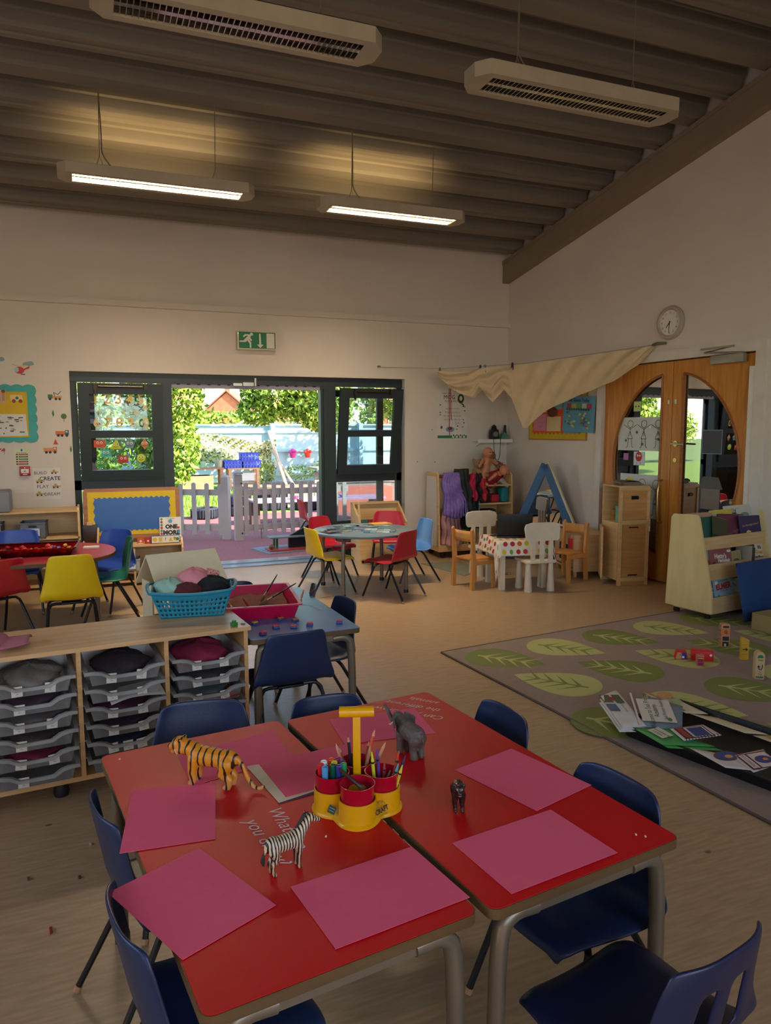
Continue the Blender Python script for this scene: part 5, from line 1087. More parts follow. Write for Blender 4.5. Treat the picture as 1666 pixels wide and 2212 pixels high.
# =============== wall items, back wall
def flat(name, label, cat, F, w, h, m, items, t=.002, group=None):
    r = MB(F).box((0, 0, t/2), (w, h, t)).build(name, m); tag(r, label, cat, group); prints(r, F @ Matrix.Translation((0, 0, t+.0002)), items); return r
def BW(x, z, a=0): return frame((x, WY-.0005, z), (cos(a), 0, sin(a)), (-sin(a), 0, cos(a)))
M_paper = mat('paper_white', (218, 212, 204), .7)
# turquoise wavy board
pts = []
def edge(x0, z0, x1, z1, n):
    for k in range(n*5):
        t = k/(n*5); dx, dz = x1-x0, z1-z0; L = math.hypot(dx, dz); s = .016*abs(sin(pi*t*n)); pts.append((x0+dx*t+dz/L*s, z0+dz*t-dx/L*s))
edge(-1.3, 1.42, -.46, 1.42, 8); edge(-.46, 1.42, -.46, 1.97, 6); edge(-.46, 1.97, -1.3, 1.97, 8); edge(-1.3, 1.97, -1.3, 1.42, 6)
FB = frame((0, WY-.0005, 0), (1, 0, 0), (0, 0, 1))
r = tag(MB(FB).prism(pts, 0, .01).build('display_board', mat('turquoise_border', (60, 160, 156), .6)), 'turquoise wavy-edged display board with yellow backing at the left edge', 'notice board')
FL = FB @ Matrix.Translation((0, 0, .0105))
MB(FL).b2(-1.25, -.53, 1.46, 1.91, 0, .001).build('yellow_backing', mat('yellow_paper', (206, 170, 24), .7), r); MB(FL).b2(-1.1, -.72, 1.80, 1.93, .0012, .003).build('title_card', mat('title_card', (196, 160, 136), .6), r); MB(FL).prism([(-1.2, 1.46), (-.54, 1.475), (-.55, 1.69), (-1.2, 1.69)], .0012, .0025).build('doodle_sheet', M_paper, r)
FL = FL @ Matrix.Translation((0, 0, .0032))
prints(r, FL, [('t', 'Area', -.9, 1.88, .07, W3, 0, 0, .003), ('r', -.8, 1.82, -.77, 1.90, (90, 120, 160)), ('r', -.755, 1.82, -.73, 1.905, (190, 130, 80)), ('e', -.785, 1.91, .018, .018, (200, 150, 120)), ('e', -.74, 1.915, .018, .018, (110, 70, 50)), ('r', -.68, 1.82, -.57, 1.88, (226, 196, 130)), ('e', -.65, 1.82, .018, .018, (150, 50, 50)), ('e', -.59, 1.82, .018, .018, (150, 50, 50)), ('e', -.62, 1.85, .015, .015, (40, 110, 80))]
  +[('r', x_, z_, x_+RND.uniform(.01, .045), z_+RND.uniform(.004, .014), (50, 110, 80) if RND.random() < .45 else (70, 70, 80)) for x_, z_ in [(RND.uniform(-1.0, -.6), RND.uniform(1.48, 1.67)) for _ in range(46)]])
r = flat('fire_action_notice', 'cream fire action notice with red and green lines above the alarm point', 'notice', BW(-.607, 1.26), .145, .175, mat('notice_cream', (206, 212, 176), .5),
 [('e', 0, .07, .009, .012, (40, 90, 140)), ('t', 'Fire Action', 0, .045, .02, (60, 70, 60))]+[it for k, c in enumerate(((150, 30, 44), (30, 90, 60), (30, 90, 60), (150, 30, 44), (150, 30, 44))) for it in (('r', -.055, .02-.024*k, -.035, .034-.024*k, c), ('r', -.028, .02-.024*k, .055, .034-.024*k, c), ('l', [(-.02, .027-.024*k), (.045, .027-.024*k)], .002, (220, 210, 200)))])
r = T('fire_alarm_point', 'small red fire alarm call point under the fire notice', 'alarm', (-.585, WY, 1.12)); MB().box((0, -.02, 0), (.095, .04, .095), bev=.004).build('housing', mat('alarm_red', (170, 24, 40), .4), r)
prints(r, frame((0, -.0405, 0), (1, 0, 0), (0, 0, 1)), [('r', -.035, -.02, .035, .02, W3), ('l', [(-.02, 0), (.02, 0)], .003, BLACK), ('e', 0, .0, .006, .006, BLACK), ('r', -.02, -.038, .02, -.028, (216, 190, 190)), ('e', 0, .033, .006, .006, W3)])
def digger(cx, cy, s, c): return [('r', cx-.05*s, cy-.012*s, cx+.05*s, cy+.015*s, c), ('r', cx-.02*s, cy+.015*s, cx+.02*s, cy+.045*s, c), ('e', cx-.03*s, cy-.018*s, .014*s, .014*s, (50, 46, 44)), ('e', cx+.03*s, cy-.018*s, .014*s, .014*s, (50, 46, 44)), ('p', [(cx+.05*s, cy), (cx+.08*s, cy+.02*s), (cx+.075*s, cy-.015*s)], c)]
dg = (186, 150, 80); dk = (44, 44, 48)
r = flat('word_poster', 'white poster reading Build Create Play Dream with yellow diggers', 'poster', BW(-.39, .985), .255, .32, M_paper, [('t', 'BUILD', -.055, .11, .045, dk), ('t', 'CREATE', .03, .05, .055, dk, 0, 0, .001), ('t', 'PLAY', -.04, -.03, .05, (80, 76, 80)), ('t', 'DREAM', .045, -.11, .045, dk)]+digger(.07, .115, .55, dg)+digger(-.07, .025, .6, dg)+digger(.08, -.03, .6, dg)+digger(-.075, -.105, .6, dg))
def sticker(name, label, x, z, items): 
    F = BW(x, z); r = MB(F).box((0, 0, .0003), (.004, .004, .0006)).build(name, M_paper); tag(r, label, 'wall sticker'); prints(r, F @ Matrix.Translation((0, 0, .0006)), items, 'sticker_art'); return r
cl = (130, 160, 160)
for x, z, l in ((-.76, 2.225, 'grey-blue cloud wall sticker at the left edge'), (-.50, 2.19, 'grey-blue cloud wall sticker right above the helicopter')): sticker('cloud_sticker', l, x, z, [('e', 0, 0, .05, .02, cl), ('e', -.03, -.005, .025, .015, cl), ('e', .02, .012, .025, .014, cl)])
sticker('helicopter_sticker', 'red helicopter wall sticker below the clouds', -.575, 2.125, [('e', -.01, 0, .045, .035, (190, 50, 50)), ('e', -.035, .005, .02, .025, (170, 190, 190)), ('p', [(.02, -.005), (.08, .02), (.085, .045), (.03, .015)], (190, 50, 50)), ('l', [(-.07, .06), (-.02, .035), (.06, .05)], .008, (210, 170, 90)), ('r', 0, -.045, .04, -.035, (60, 70, 90))])
def truck(c1, c2): return [('r', -.06, -.02, .03, .02, c1), ('r', .03, -.02, .065, .03, c2), ('e', -.035, -.025, .014, .014, (50, 50, 55)), ('e', .0, -.025, .014, .014, (50, 50, 55)), ('e', .045, -.025, .014, .014, (50, 50, 55)), ('r', .035, .005, .055, .022, (200, 200, 190))]
sticker('crane_truck_sticker', 'green and orange crane truck wall sticker', -.275, 1.87, truck((206, 150, 80), (70, 130, 90))[:0]+[('r', -.065, -.02, -.02, .02, (60, 120, 84)), ('r', -.02, -.02, .065, .005, (206, 150, 80)), ('l', [(0, .0), (-.01, .04), (.03, .02), (.06, .055)], .006, (60, 60, 60)), ('e', -.045, -.025, .013, .013, (50, 50, 55)), ('e', .01, -.025, .013, .013, (50, 50, 55)), ('e', .045, -.025, .013, .013, (50, 50, 55))])
sticker('tanker_sticker', 'orange tank and blue lorry wall sticker', -.225, 1.5, truck((200, 110, 60), (60, 86, 120)))
sticker('tipper_sticker', 'orange tipper truck wall sticker near the poster', -.345, 1.33, truck((216, 140, 90), (200, 120, 70)))
sticker('cone_sticker', 'small orange traffic cone wall sticker', -.29, 1.41, [('p', [(-.02, -.02), (.02, -.02), (0, .03)], (200, 70, 50)), ('r', -.025, -.026, .025, -.02, (200, 70, 50))])
sticker('barrier_sticker', 'red striped barrier wall sticker at the left edge', -.775, 1.33, [('r', -.04, -.01, .02, .02, (200, 60, 50)), ('l', [(-.03, -.01), (0, .02)], .006, W3), ('l', [(.01, -.04), (.01, -.01)], .004, (90, 60, 50))])
sticker('tree_sticker', 'round green tree wall sticker', -.20, 1.655, [('e', 0, .015, .028, .028, (80, 120, 50)), ('l', [(0, -.04), (0, .02)], .005, (100, 70, 40))])
for x, z, l in ((-.30, 1.70, 'slim green leaf wall sticker above the tanker'), (-.15, 1.335, 'slim green leaf wall sticker beside the window frame')): sticker('leaf_sticker', l, x, z, [('p', [(0, -.04), (.012, -.01), (.004, .04), (-.01, 0)], (60, 120, 60))])
# exit sign
r = T('exit_sign', 'green and white running-man emergency exit sign above the doors', 'sign', (1.80, WY, 2.505))
MB().box((0, -.045, 0), (.435, .09, .205), bev=.004).build('housing', mat('sign_housing', (206, 196, 170), .5), r)
sg = (20, 112, 78); FS = frame((0, -.0905, 0), (1, 0, 0), (0, 0, 1)); wt = (214, 210, 200)
def sx_(px): return (px-790)/1666*.8
def sy_(py): return -(py-560)/1145*.55
P_ = lambda L: [((px-790)*.000485, -(py-555)*.00046) for px, py in L]
prints(r, FS, [('r', -.203, -.088, .203, .088, (30, 74, 50)), ('r', -.20, -.085, .198, .085, sg), ('r', .103, -.082, .192, .08, wt), ('e', *P_([(660, 415)])[0], .017, .017, wt),
 ('p', P_([(640, 455), (600, 455), (580, 455), (470, 570), (385, 570), (385, 605), (525, 605), (565, 565), (600, 535), (640, 480)]), wt), ('p', P_([(510, 420), (625, 420), (640, 455), (525, 455), (485, 495), (460, 470)]), wt),
 ('p', P_([(560, 570), (600, 535), (650, 610), (650, 735), (612, 735), (612, 635)]), wt), ('p', P_([(600, 520), (630, 500), (668, 555), (650, 580)]), wt),
 ('p', P_([(832, 395), (866, 395), (875, 650), (930, 652), (855, 735), (778, 650), (832, 650)]), wt)])
MB().ball((-.21, -.0905, .07), .004, 8).build('status_light', emis('green_led', (120, 255, 60), 3), r)
# alphabet poster, shelf, things on it
it = [('t', 'Learn with', -.075, .265, .03, dk), ('t', 'MOG', -.04, .215, .07, dk), ('t', 'the Forgetful Cat', -.0, .17, .03, dk), ('e', .12, .2, .045, .06, (40, 76, 44)), ('e', .12, .205, .02, .03, (214, 212, 204)), ('l', [(.13, .14), (.16, .12), (.15, .1)], .016, (26, 26, 28))]
for k, s in enumerate(('Aa Bb Cc Dd Ee', 'Ff Gg Hh Ii Jj Kk Ll', 'Mm Nn Oo Pp Qq Rr', 'Ss Tt Uu Vv Ww Xx', 'Yy Zz')): it.append(('t', s, .0+.07*(k == 4), .075-.045*k, .027, (90, 88, 90)))
it += [('e', -.03, -.18, .06, .035, (120, 150, 170)), ('e', -.03, -.17, .03, .02, (60, 60, 64)), ('e', -.15, -.155, .015, .02, (110, 60, 100)), ('r', -.205, -.29, .205, -.255, (46, 120, 76)), ('r', .0, -.285, .03, -.235, W3), ('r', .05, -.285, .08, -.235, W3), ('r', .1, -.285, .13, -.235, W3), ('r', .15, -.285, .18, -.235, W3)]
it += [('e', .015+.05*k, -.255, .008, .014, dk) for k in range(4)]
it += [('e', x_, z_, .012, .007, c) for x_, z_, c in ((-.17, .12, dk), (.17, .1, (130, 60, 50)), (-.17, .03, (150, 90, 60)), (.17, .05, dk), (-.17, -.0, (150, 90, 60)), (.15, -.06, (150, 90, 60)), (.16, -.1, dk), (.14, -.15, (190, 120, 60)), (.07, -.14, dk), (.06, -.18, (120, 150, 120)), (.1, .27, (60, 90, 60)), (.04, .29, dk))]
flat('alphabet_poster', 'white alphabet poster under the draped cloth in the corner', 'poster', BW(4.255, 1.705), .42, .62, M_paper, it)
r = T('wall_shelf', 'small white bracket shelf in the corner', 'shelf', (4.80, WY-.1, 1.385)); MB().b2(-.27, .23, -.07, .1, -.01, .01).build('shelf_board', M_trim, r); MB().b2(-.27, .23, -.074, -.07, -.03, .014).build('front_lip', M_trim, r)
for x in (-.2, .18): MB().prism([(-.05, -.01), (.1, -.01), (.1, -.08)], x-.004, x+.004, YZ).build('bracket', M_trim, r)
r = T('toy_lantern', 'black toy railway lantern on the corner shelf', 'lantern', (4.80, WY-.1, 1.397)); MB().box((0, 0, .06), (.1, .08, .12), bev=.006).build('body', M_black, r); MB().lathe([(0, .12), (.045, .12), (.03, .15), (.035, .16), (.0, .19)], 14).build('cap', M_black, r)
MB().lathe([(0, 0), (.034, 0), (.034, .01), (.02, .012), (0, .012)], 16, Matrix.Translation((0, -.04, .065)) @ Matrix.Rotation(pi/2, 4, 'X')).build('lens', mat('lens_grey', (120, 124, 126), .2), r)
for s in (-1, 1): MB().box((s*.055, 0, .05), (.012, .05, .08)).build('side_lug', M_black, r)
r = T('toy_boat', 'teal toy shape with dark fin beside the lantern', 'toy', (4.94, WY-.1, 1.397)); MB().prism([(-.05, 0), (.06, 0), (.05, .05), (0, .09), (-.03, .06)], -.03, .03, Matrix(((1, 0, 0, 0), (0, 0, 1, 0), (0, 1, 0, 0), (0, 0, 0, 1)))).build('body', mat('teal_toy', (80, 130, 110), .5), r); MB().prism([(0, .07), (.04, .07), (.03, .18), (.01, .18)], -.012, .012, Matrix(((1, 0, 0, 0), (0, 0, 1, 0), (0, 1, 0, 0), (0, 0, 0, 1)))).build('fin', mat('dark_green_toy', (36, 50, 44), .5), r)
tag(MB().tube([(4.75, WY-.18, 1.4), (4.76, WY-.185, 1.2), (4.79, WY-.185, 1.12), (4.84, WY-.185, 1.16), (4.85, WY-.18, 1.4)], .004, 6, sm=2).build('cable_loop', M_black), 'black cable looping below the corner shelf', 'cable')
# screw holes / pin
for x, z in ((3.98, 1.52), (4.02, 1.12), (3.78, 1.13)): tag(MB().box((x, WY-.001, z), (.012, .004, .012)).build('wall_plug', mat('plug', (120, 110, 100), .8)), 'small wall plug hole right of the window', 'wall plug', 'wall plug holes')
# =============== clothes line and draped cloth
A_ = Vector((3.26, WY-.01, 2.265)); B_ = Vector((WX+.17, 5.78, 2.34)); Cn = Vector((3.93, 8.0, 2.27))
ln = tag(MB().tube([A_, (3.95, 7.95, 2.235), (4.6, 7.2, 2.255), B_], .0025, 5).build('washing_line', mat('line_string', (130, 124, 100), .8)), 'thin washing line strung from the back wall to the double doors', 'line')
tag(MB().box((3.27, WY-.015, 2.27), (.03, .03, .02)).build('line_hook', M_tleg), 'small hook holding the washing line left of the cloth', 'hook')
M_mus = mat('muslin', (214, 190, 152), .8, bump=.3, bscale=90)
# points on the line by parameter
LP = [(0, (3.92, 7.97, 2.225)), (.24, (4.27, 7.58, 2.235)), (.40, (4.50, 7.3, 2.245)), (.7, (4.84, 6.6, 2.285)), (1, (5.17, 5.80, 2.335))]
def lp(t):
    for (a, p), (b_, q) in zip(LP, LP[1:]):
        if t <= b_: k = (t-a)/(b_-a); return Vector(p).lerp(Vector(q), k)
    return Vector(LP[-1][1])
def drop(t):
    ks = [(0, .05), (.05, .20), (.12, .28), (.20, .34), (.235, .24), (.25, .30), (.30, .40), (.36, .26), (.40, .36), (.43, .56), (.455, .70), (.48, .71), (.56, .54), (.72, .40), (.85, .30), (.95, .16), (1, .02)]
    for (a, p), (b_, q) in zip(ks, ks[1:]):
        if t <= b_: k = (t-a)/(b_-a); return p+(q-p)*k
    return .02
def cf(u, v):
    p = lp(u); d = drop(u); bag = u < .40
    w = (.07 if bag else .02)*sin(pi*v)
    fo = .014*sin(u*60+v*9)+(.02*sin(v*16+u*30) if bag else .006*sin(v*7+u*40))
    sag = (.03*sin(pi*min(1, max(0, u)/.24)) if u < .24 else 0)
    return (p.x-.8*(w+fo), p.y-.5*(w+fo), p.z-.01-sag*(1-v)-d*v)
o = MB().grid(cf, 130, 26).build('draped_muslin', M_mus, sharp=180)
tag(o, 'cream muslin cloth draped along the washing line above the corner', 'cloth')
m2 = M_mus.copy(); m2.name = 'thin_muslin'; t_ = m2.node_tree; bs = t_.nodes['Principled BSDF']; tr_ = t_.nodes.new('ShaderNodeBsdfTransparent'); mx_ = t_.nodes.new('ShaderNodeMixShader'); mx_.inputs[0].default_value = .86
t_.links.new(tr_.outputs[0], mx_.inputs[1]); t_.links.new(bs.outputs[0], mx_.inputs[2]); t_.links.new(mx_.outputs[0], t_.nodes['Material Output'].inputs[0]); o.data.materials[0] = m2
for t, c, l in ((.0, (110, 130, 60), 'olive clothes peg at the left end of the draped cloth'), (.23, (70, 60, 110), 'purple clothes peg beside the green one on the line'), (.255, (90, 150, 120), 'green clothes peg near the middle of the line'), (.40, (60, 44, 90), 'dark purple clothes peg where the cloth is gathered')):
    p = lp(t); r = T('clothes_peg', l, 'peg', p, .3, 'pegs on the washing line'); m = mat('peg_%d' % c[0], c, .5)
    for s in (-1, 1): MB().box((0, s*.008, -.02), (.014, .006, .09), M=Matrix.Rotation(s*.12, 4, 'X')).build('peg_arm', m, r)
tag(MB().tube([(5.19, 5.84, 2.335), (5.17, 5.76, 2.345), (5.21, 5.68, 2.34)], .014, 6).build('cloth_knot', mat('knot_grey', (110, 104, 84), .9)), 'grey knotted end of the cloth on the wall above the doors', 'knot')
for k, (dx, dz) in enumerate(((0, .55), (.02, .36))): tag(MB().tube([(3.99+dx, 7.86, 2.0), (3.99+dx+.004, 7.86, 2.0-dz*.7), (4.0+dx, 7.86, 2.0-dz)], .005, 5).build('red_ribbon', mat('red_ribbon', (150, 20, 36), .6)), ['longer red ribbon hanging from the cloth over the poster', 'shorter red ribbon hanging from the cloth over the poster'][k], 'ribbon')
# =============== right wall board, calendar, clock
def RW(y, z, a=0): return frame((WX-.0005, y, z), (0, -cos(a), sin(a)), (0, sin(a), cos(a)))
F = RWM @ RW(7.295, 1.723)
r = T('notice_board', 'orange and yellow notice board with coloured notes on the right wall', 'notice board', (0, 0, 0)); 
MB(F).box((0, 0, .008), (1.04, .66, .016)).build('board_frame', wood('board_frame_wood', (160, 110, 50), (180, 128, 64)), r)
it = [('r', -.505, -.315, .505, .315, (196, 170, 14))]
wv = [(-.44+.88*k/24, -.25+.012*cos(k*pi)) for k in range(25)]+[(.44+.012*cos(k*pi), -.24+.54*k/12) for k in range(13)]+[(.44-.88*k/24, .30+.006*cos(k*pi)) for k in range(25)]+[(-.44-.012*cos(k*pi), .30-.54*k/12) for k in range(13)]
prints(r, F @ Matrix.Translation((0, 0, .0165)), it, 'yellow_backing')
MB(F).prism(wv, .0172, .0184).build('orange_card', mat('orange_card_board', (214, 86, 30), .7), r)
for q_, c_, its_ in (((-.40, .0, -.18, .2), (216, 196, 140), [('t', 'Family Cat', 0, -.04, .035, BLACK)]), ((-.13, .03, .12, .28), (110, 160, 180), [('t', 'Golden Hour', 0, -.04, .035, BLACK), ('r', -.06, .02, .05, .1, (90, 60, 56))]), ((.17, .0, .4, .28), (206, 120, 130), [('r', -.1, -.1, -.04, -.04, (90, 60, 56))]), ((-.42, -.22, -.18, -.02), (206, 130, 150), [('t', 'Library', 0, 0, .03, (180, 80, 110)), ('t', 'time', .02, -.05, .03, (180, 80, 110))]), ((.13, -.25, .40, -.01), (100, 150, 176), [('t', 'Swimming', 0, 0, .035, BLACK)])):
    x0_, y0_, x1_, y1_ = q_; FN = F @ Matrix.Translation(((x0_+x1_)/2, (y0_+y1_)/2, .0186)) @ Matrix.Rotation(RND.uniform(-.04, .04), 4, 'Z')
    n_o = MB(FN).box((0, 0, .0006), (x1_-x0_, y1_-y0_, .0012)).build('pinned_note', mat('note_%d_%d' % (c_[0], c_[2]), c_, .8), r); prints(n_o, FN @ Matrix.Translation((0, 0, .0015)), its_)
b = MB(F @ Matrix.Translation((-.04, -.14, .02))); b.box((0, 0, .0), (.25, .17, .006)); b.build('pinned_envelope', mat('cream_note', (214, 192, 140), .7), r)
MB(F @ Matrix.Translation((-.06, .0, .03))).ball((0, 0, 0), (.09, .06, .012), 16).build('brown_cake_cutout', mat('chocolate_card', (96, 50, 34), .7), r)
F = RWM @ RW(6.885, 1.69, rad(-3))
it = [('t', 'All About Today', 0, .15, .05, (40, 70, 110), 0, 0, .002)]
it += [('r', -.2+.085*k, .06, -.13+.085*k, .115, c) for k, c in enumerate(((170, 60, 60), (190, 180, 70), (90, 150, 90), (200, 190, 170), (170, 60, 80)))]+[('e', -.19+.04*k, .05, .015, .015, (50, 80, 60)) for k in range(10)]
it += [('e', RND.uniform(-.2, .2), RND.uniform(-.15, .03), .02, .012, RND.choice(((200, 200, 200), (190, 60, 60), (210, 190, 70), (60, 100, 170), (80, 150, 90)))) for _ in range(34)]
r = flat('calendar_chart', "pale blue children's calendar chart hung over the notice board corner", 'chart', F @ Matrix.Translation((0, 0, .035)), .52, .40, mat('calendar_blue', (92, 150, 176), .5), it, .006)
r = T('wall_clock', 'round white wall clock above the double doors', 'clock', (WX, 5.634, 2.526)); rw(r); Q = frame((0, 0, 0), (0, -1, 0), (0, 0, 1))
MB(Q).lathe([(0, 0), (.155, 0), (.16, .02), (.15, .045), (.13, .05), (.118, .03), (0, .03)], 48).build('case', mat('clock_rim', (176, 164, 150), .4), r); MB(Q).lathe([(0, .031), (.118, .031), (.118, .032), (0, .032)], 48).build('dial', M_trim, r)
it = [('t', str(k if k else 12), .094*sin(2*pi*k/12), .094*cos(2*pi*k/12), .03, (50, 50, 50)) for k in range(12)]
prints(r, Q @ Matrix.Translation((0, 0, .0325)), it, 'numerals')
def hand(a, L, w): return MB(Q).prism([(-w/2, -.015), (w/2, -.015), (w*.3, L), (-w*.3, L)], .035, .037, Matrix.Rotation(-rad(a), 4, 'Z'))
hand(222, .06, .008).build('hour_hand', M_black, r); hand(183, .092, .006).build('minute_hand', M_black, r)
# =============== tray cabinet in the left middle ground
CA = rad(5.2); CM0 = Matrix.Translation((.641, 3.26, 0)) @ Matrix.Rotation(CA, 4, 'Z')
r = T('tray_cabinet', 'beech-look cabinet with columns of clear plastic trays, left of the blue table', 'cabinet', (.641, 3.26, 0), CA)
MB().b2(-1.60, .012, -.012, .40, .622, .640).build('top_panel', M_beechX, r)
MB().b2(-1.6, .006, 0, .40, .07, .09).build('base_panel', M_beech, r); MB().b2(-1.6, .006, .385, .40, .09, .622).build('back_panel', M_beech, r)
for x in (0, -.352, -.704, -1.056, -1.408): MB().b2(x-.018, x, 0, .385, .09, .622).build('divider' if x else 'end_panel', M_beech, r)
b = MB()
for x in (-.05, -.8, -1.5):
    for y in (.06, .34): MB().lathe([(0, 0), (.028, 0), (.032, .02), (.02, .07), (0, .07)], 14, Matrix.Translation((x, y, 0))).build('castor', M_black, r)
M_run = mat('runner_grey', (170, 160, 130), .5)
for c in range(3):
    for k in range(7):
        for s in (0, 1): MB().b2(-.018-.352*c-(.334 if s else 0)+(0 if s else -.008), -.018-.352*c-(.334 if s else 0)+(.008 if s else 0), .01, .36, .1+.075*k+.058-.075, .1+.075*k+.062-.075).build('runner', M_run, r) if k else None
M_tray = glass('clear_tray_plastic', (226, 226, 220), .07, .25, milk=.16)
M_trayR = glass('clear_tray_rim', (210, 208, 198), .08, .3, milk=.26)
def tray_rings(w, d, h):
    n = 10
    def ring(W, D, zoff, topz):
        pts = []
        for k in range(n+1): pts.append((-W/2+W*k/n, -D/2))
        for k in range(1, 4): pts.append((W/2, -D/2+D*k/4))
        for k in range(n+1): pts.append((W/2-W*k/n, D/2))
        for k in range(1, 4): pts.append((-W/2, D/2-D*k/4))
        o = []
        for i, (x, y) in enumerate(pts):
            dip = 0
            if i <= n and topz: a = abs(-1+2*i/n); dip = .026*(1 if a < .45 else max(0, 1-(a-.45)/.2))
            o.append((x, y, zoff-dip))
        return o
    return ring
def storage_tray(col, row, letters, label, first=[None]):
    w, d, h = .29, .36, .066; ring = tray_rings(w, d, h); x = -.018-.352*col-.167; z = .10+.075*row
    p = CM0 @ Vector((x, .145, z)); r = T('storage_tray', label, 'tray', p, CA, 'clear storage trays in the cabinet')
    if first[0] is None:
        b = MB(); rs = [ring(w*.9, d*.93, 0, 0), ring(w, d, h, 1)]; V_ = [[b.v(q) for q in R_] for R_ in rs]; m = len(V_[0])
        for k in range(m): b._f([V_[0][k], V_[0][(k+1) % m], V_[1][(k+1) % m], V_[1][k]])
        b._f(V_[0][::-1]); o = b.build('tray_body', M_tray, r, sharp=40)
        b = MB(); rs = [ring(w, d, h, 1), ring(w+.03, d+.024, h+.001, 1), ring(w+.032, d+.026, h-.013, 1)]; V_ = [[b.v(q) for q in R_] for R_ in rs]
        for A, B in zip(V_, V_[1:]):
            for k in range(m): b._f([A[k], A[(k+1) % m], B[(k+1) % m], B[k]])
        q = b.build('tray_rim', M_trayR, r, sharp=40); first[0] = (o, q)
    else:
        for t in first[0]: c = t.copy(); COL.objects.link(c); c.parent = r
    xs = {1: (-.05,), 2: (-.055, .065), 3: (-.06, .0, .055)}[len(letters)] if letters else ()
    for c_, xx in zip(letters, xs):
        a = RND.uniform(-.12, .12); L = Matrix.Translation((xx, -d/2*.965-.004, .026)) @ Matrix.Rotation(a, 4, 'Y') @ Matrix.Rotation(rad(-6), 4, 'X')
        l = MB(L).box((0, 0, 0), (.040, .0012, .040)).build('letter_sticker', mat('sticker_white', (206, 200, 186), .6), r)
        prints(l, L @ frame((0, -.0012, 0), (1, 0, 0), (0, 0, 1)), [('t', c_, 0, .004, .022, (50, 46, 44)), ('l', [(-.004, -.010), (.005, -.010)], .0015, (60, 56, 54))])
    return r
cn = ['right', 'middle', 'left', 'far left']; rn = ['bottom', 'fifth', 'fourth', 'third', 'second', 'top']
LT = {0: ['', '', '', 'JZ', 'ST', 'RS'], 1: ['', 'DOP', 'MN', 'UN', 'LL', 'LL'], 2: ['C', 'IS', 'H', 'FF', 'E', 'DE'], 3: ['', '', '', '', '', '']}
for c in range(3):
    for k in range(6):
        t = LT[c][k]; storage_tray(c, k, t, 'clear tray %s, %s in the %s column' % ('lettered %s' % ' and '.join(t) if t else 'without visible stickers', rn[k], cn[c]))
def lump(name, label, cat, m, c, sx, sy, sz, seed, M=None, amp=.25, group=None):
    b = MB(M)
    def f(u, v):
        a, e = 2*pi*u, pi*(v-.5); k = 1+amp*(sin(3*a+seed)*cos(e*3+seed)*.5+sin(7*a+seed*2+5*e)*.25+sin(13*a+9*e)*.1)
        return (c[0]+sx*k*cos(a)*cos(e), c[1]+sy*k*sin(a)*cos(e), c[2]+sz*k*max(-.9, sin(e)))
    b.grid(f, 36, 16, wrap=True); return tag(b.build(name, m, sharp=180), label, cat, group)
def tl(col, row, name, label, rgb, hgt=.05, cat='clothes', sd=1, wx=.12, dy=.0):
    x = -.018-.352*col-.167; z = .10+.075*row
    return lump(name, label, cat, mat('fabric_%d_%d_%d' % rgb, rgb, .85, bump=.3, var=.15), (x, .145+dy, z+.02+hgt*.2), wx, .15, hgt*.62, sd, CM0, group='bundles in the storage trays')
tl(0, 5, 'folded_jumper', 'crimson knitted jumper in the top tray of the right column', (130, 24, 60), .085, sd=2); tl(2, 5, 'crumpled_paper', 'grey crumpled sheet in the top tray of the left column', (120, 112, 104), .075, 'paper', 3)
tl(1, 5, 'dark_bundle', 'dark bundle in the top tray of the middle column', (44, 36, 38), .08, sd=4); tl(0, 4, 'dark_bundle', 'dark bundle in the second tray of the right column', (58, 54, 56), .04, sd=5)
tl(1, 3, 'maroon_bundle', 'maroon bundle in the third tray of the middle column', (70, 26, 46), .045, sd=6); tl(2, 4, 'dark_bundle', 'plum bundle in the second tray of the left column', (60, 44, 52), .045, sd=7)
tl(2, 3, 'grey_bundle', 'grey bundle in the third tray of the left column', (96, 86, 84), .045, sd=8); tl(2, 1, 'crimson_bundle', 'crimson bundle low in the left column of trays', (110, 20, 44), .05, sd=9); tl(1, 2, 'dark_bundle', 'dark bundle in the fourth tray of the middle column', (50, 40, 52), .04, sd=10)
tl(0, 3, 'teal_bundle', 'grey-teal bundle in the third tray of the right column', (80, 96, 96), .04, sd=11); tl(2, 2, 'dark_bundle', 'brown bundle in the fourth tray of the left column', (70, 58, 52), .04, sd=12); tl(1, 1, 'dark_bundle', 'navy bundle in the fifth tray of the middle column', (40, 44, 60), .04, sd=13)
o = MB(CM0).grid(lambda u, v: (-.49+.22*(u-.5), -.06+.2*v, .395+.02*u+.012*sin(u*4)*(1-v)), 10, 6).build('loose_paper', M_paper); tag(o, 'white sheet of paper sticking out between trays of the middle column', 'paper')
o = MB(CM0).grid(lambda u, v: (-.18+.25*(u-.5), -.045+.2*v, .312+.03*u), 6, 4).build('red_folder', mat('red_card_sheet', (170, 40, 30), .5)); tag(o, 'thin red folder sticking out of the right column of trays', 'folder')
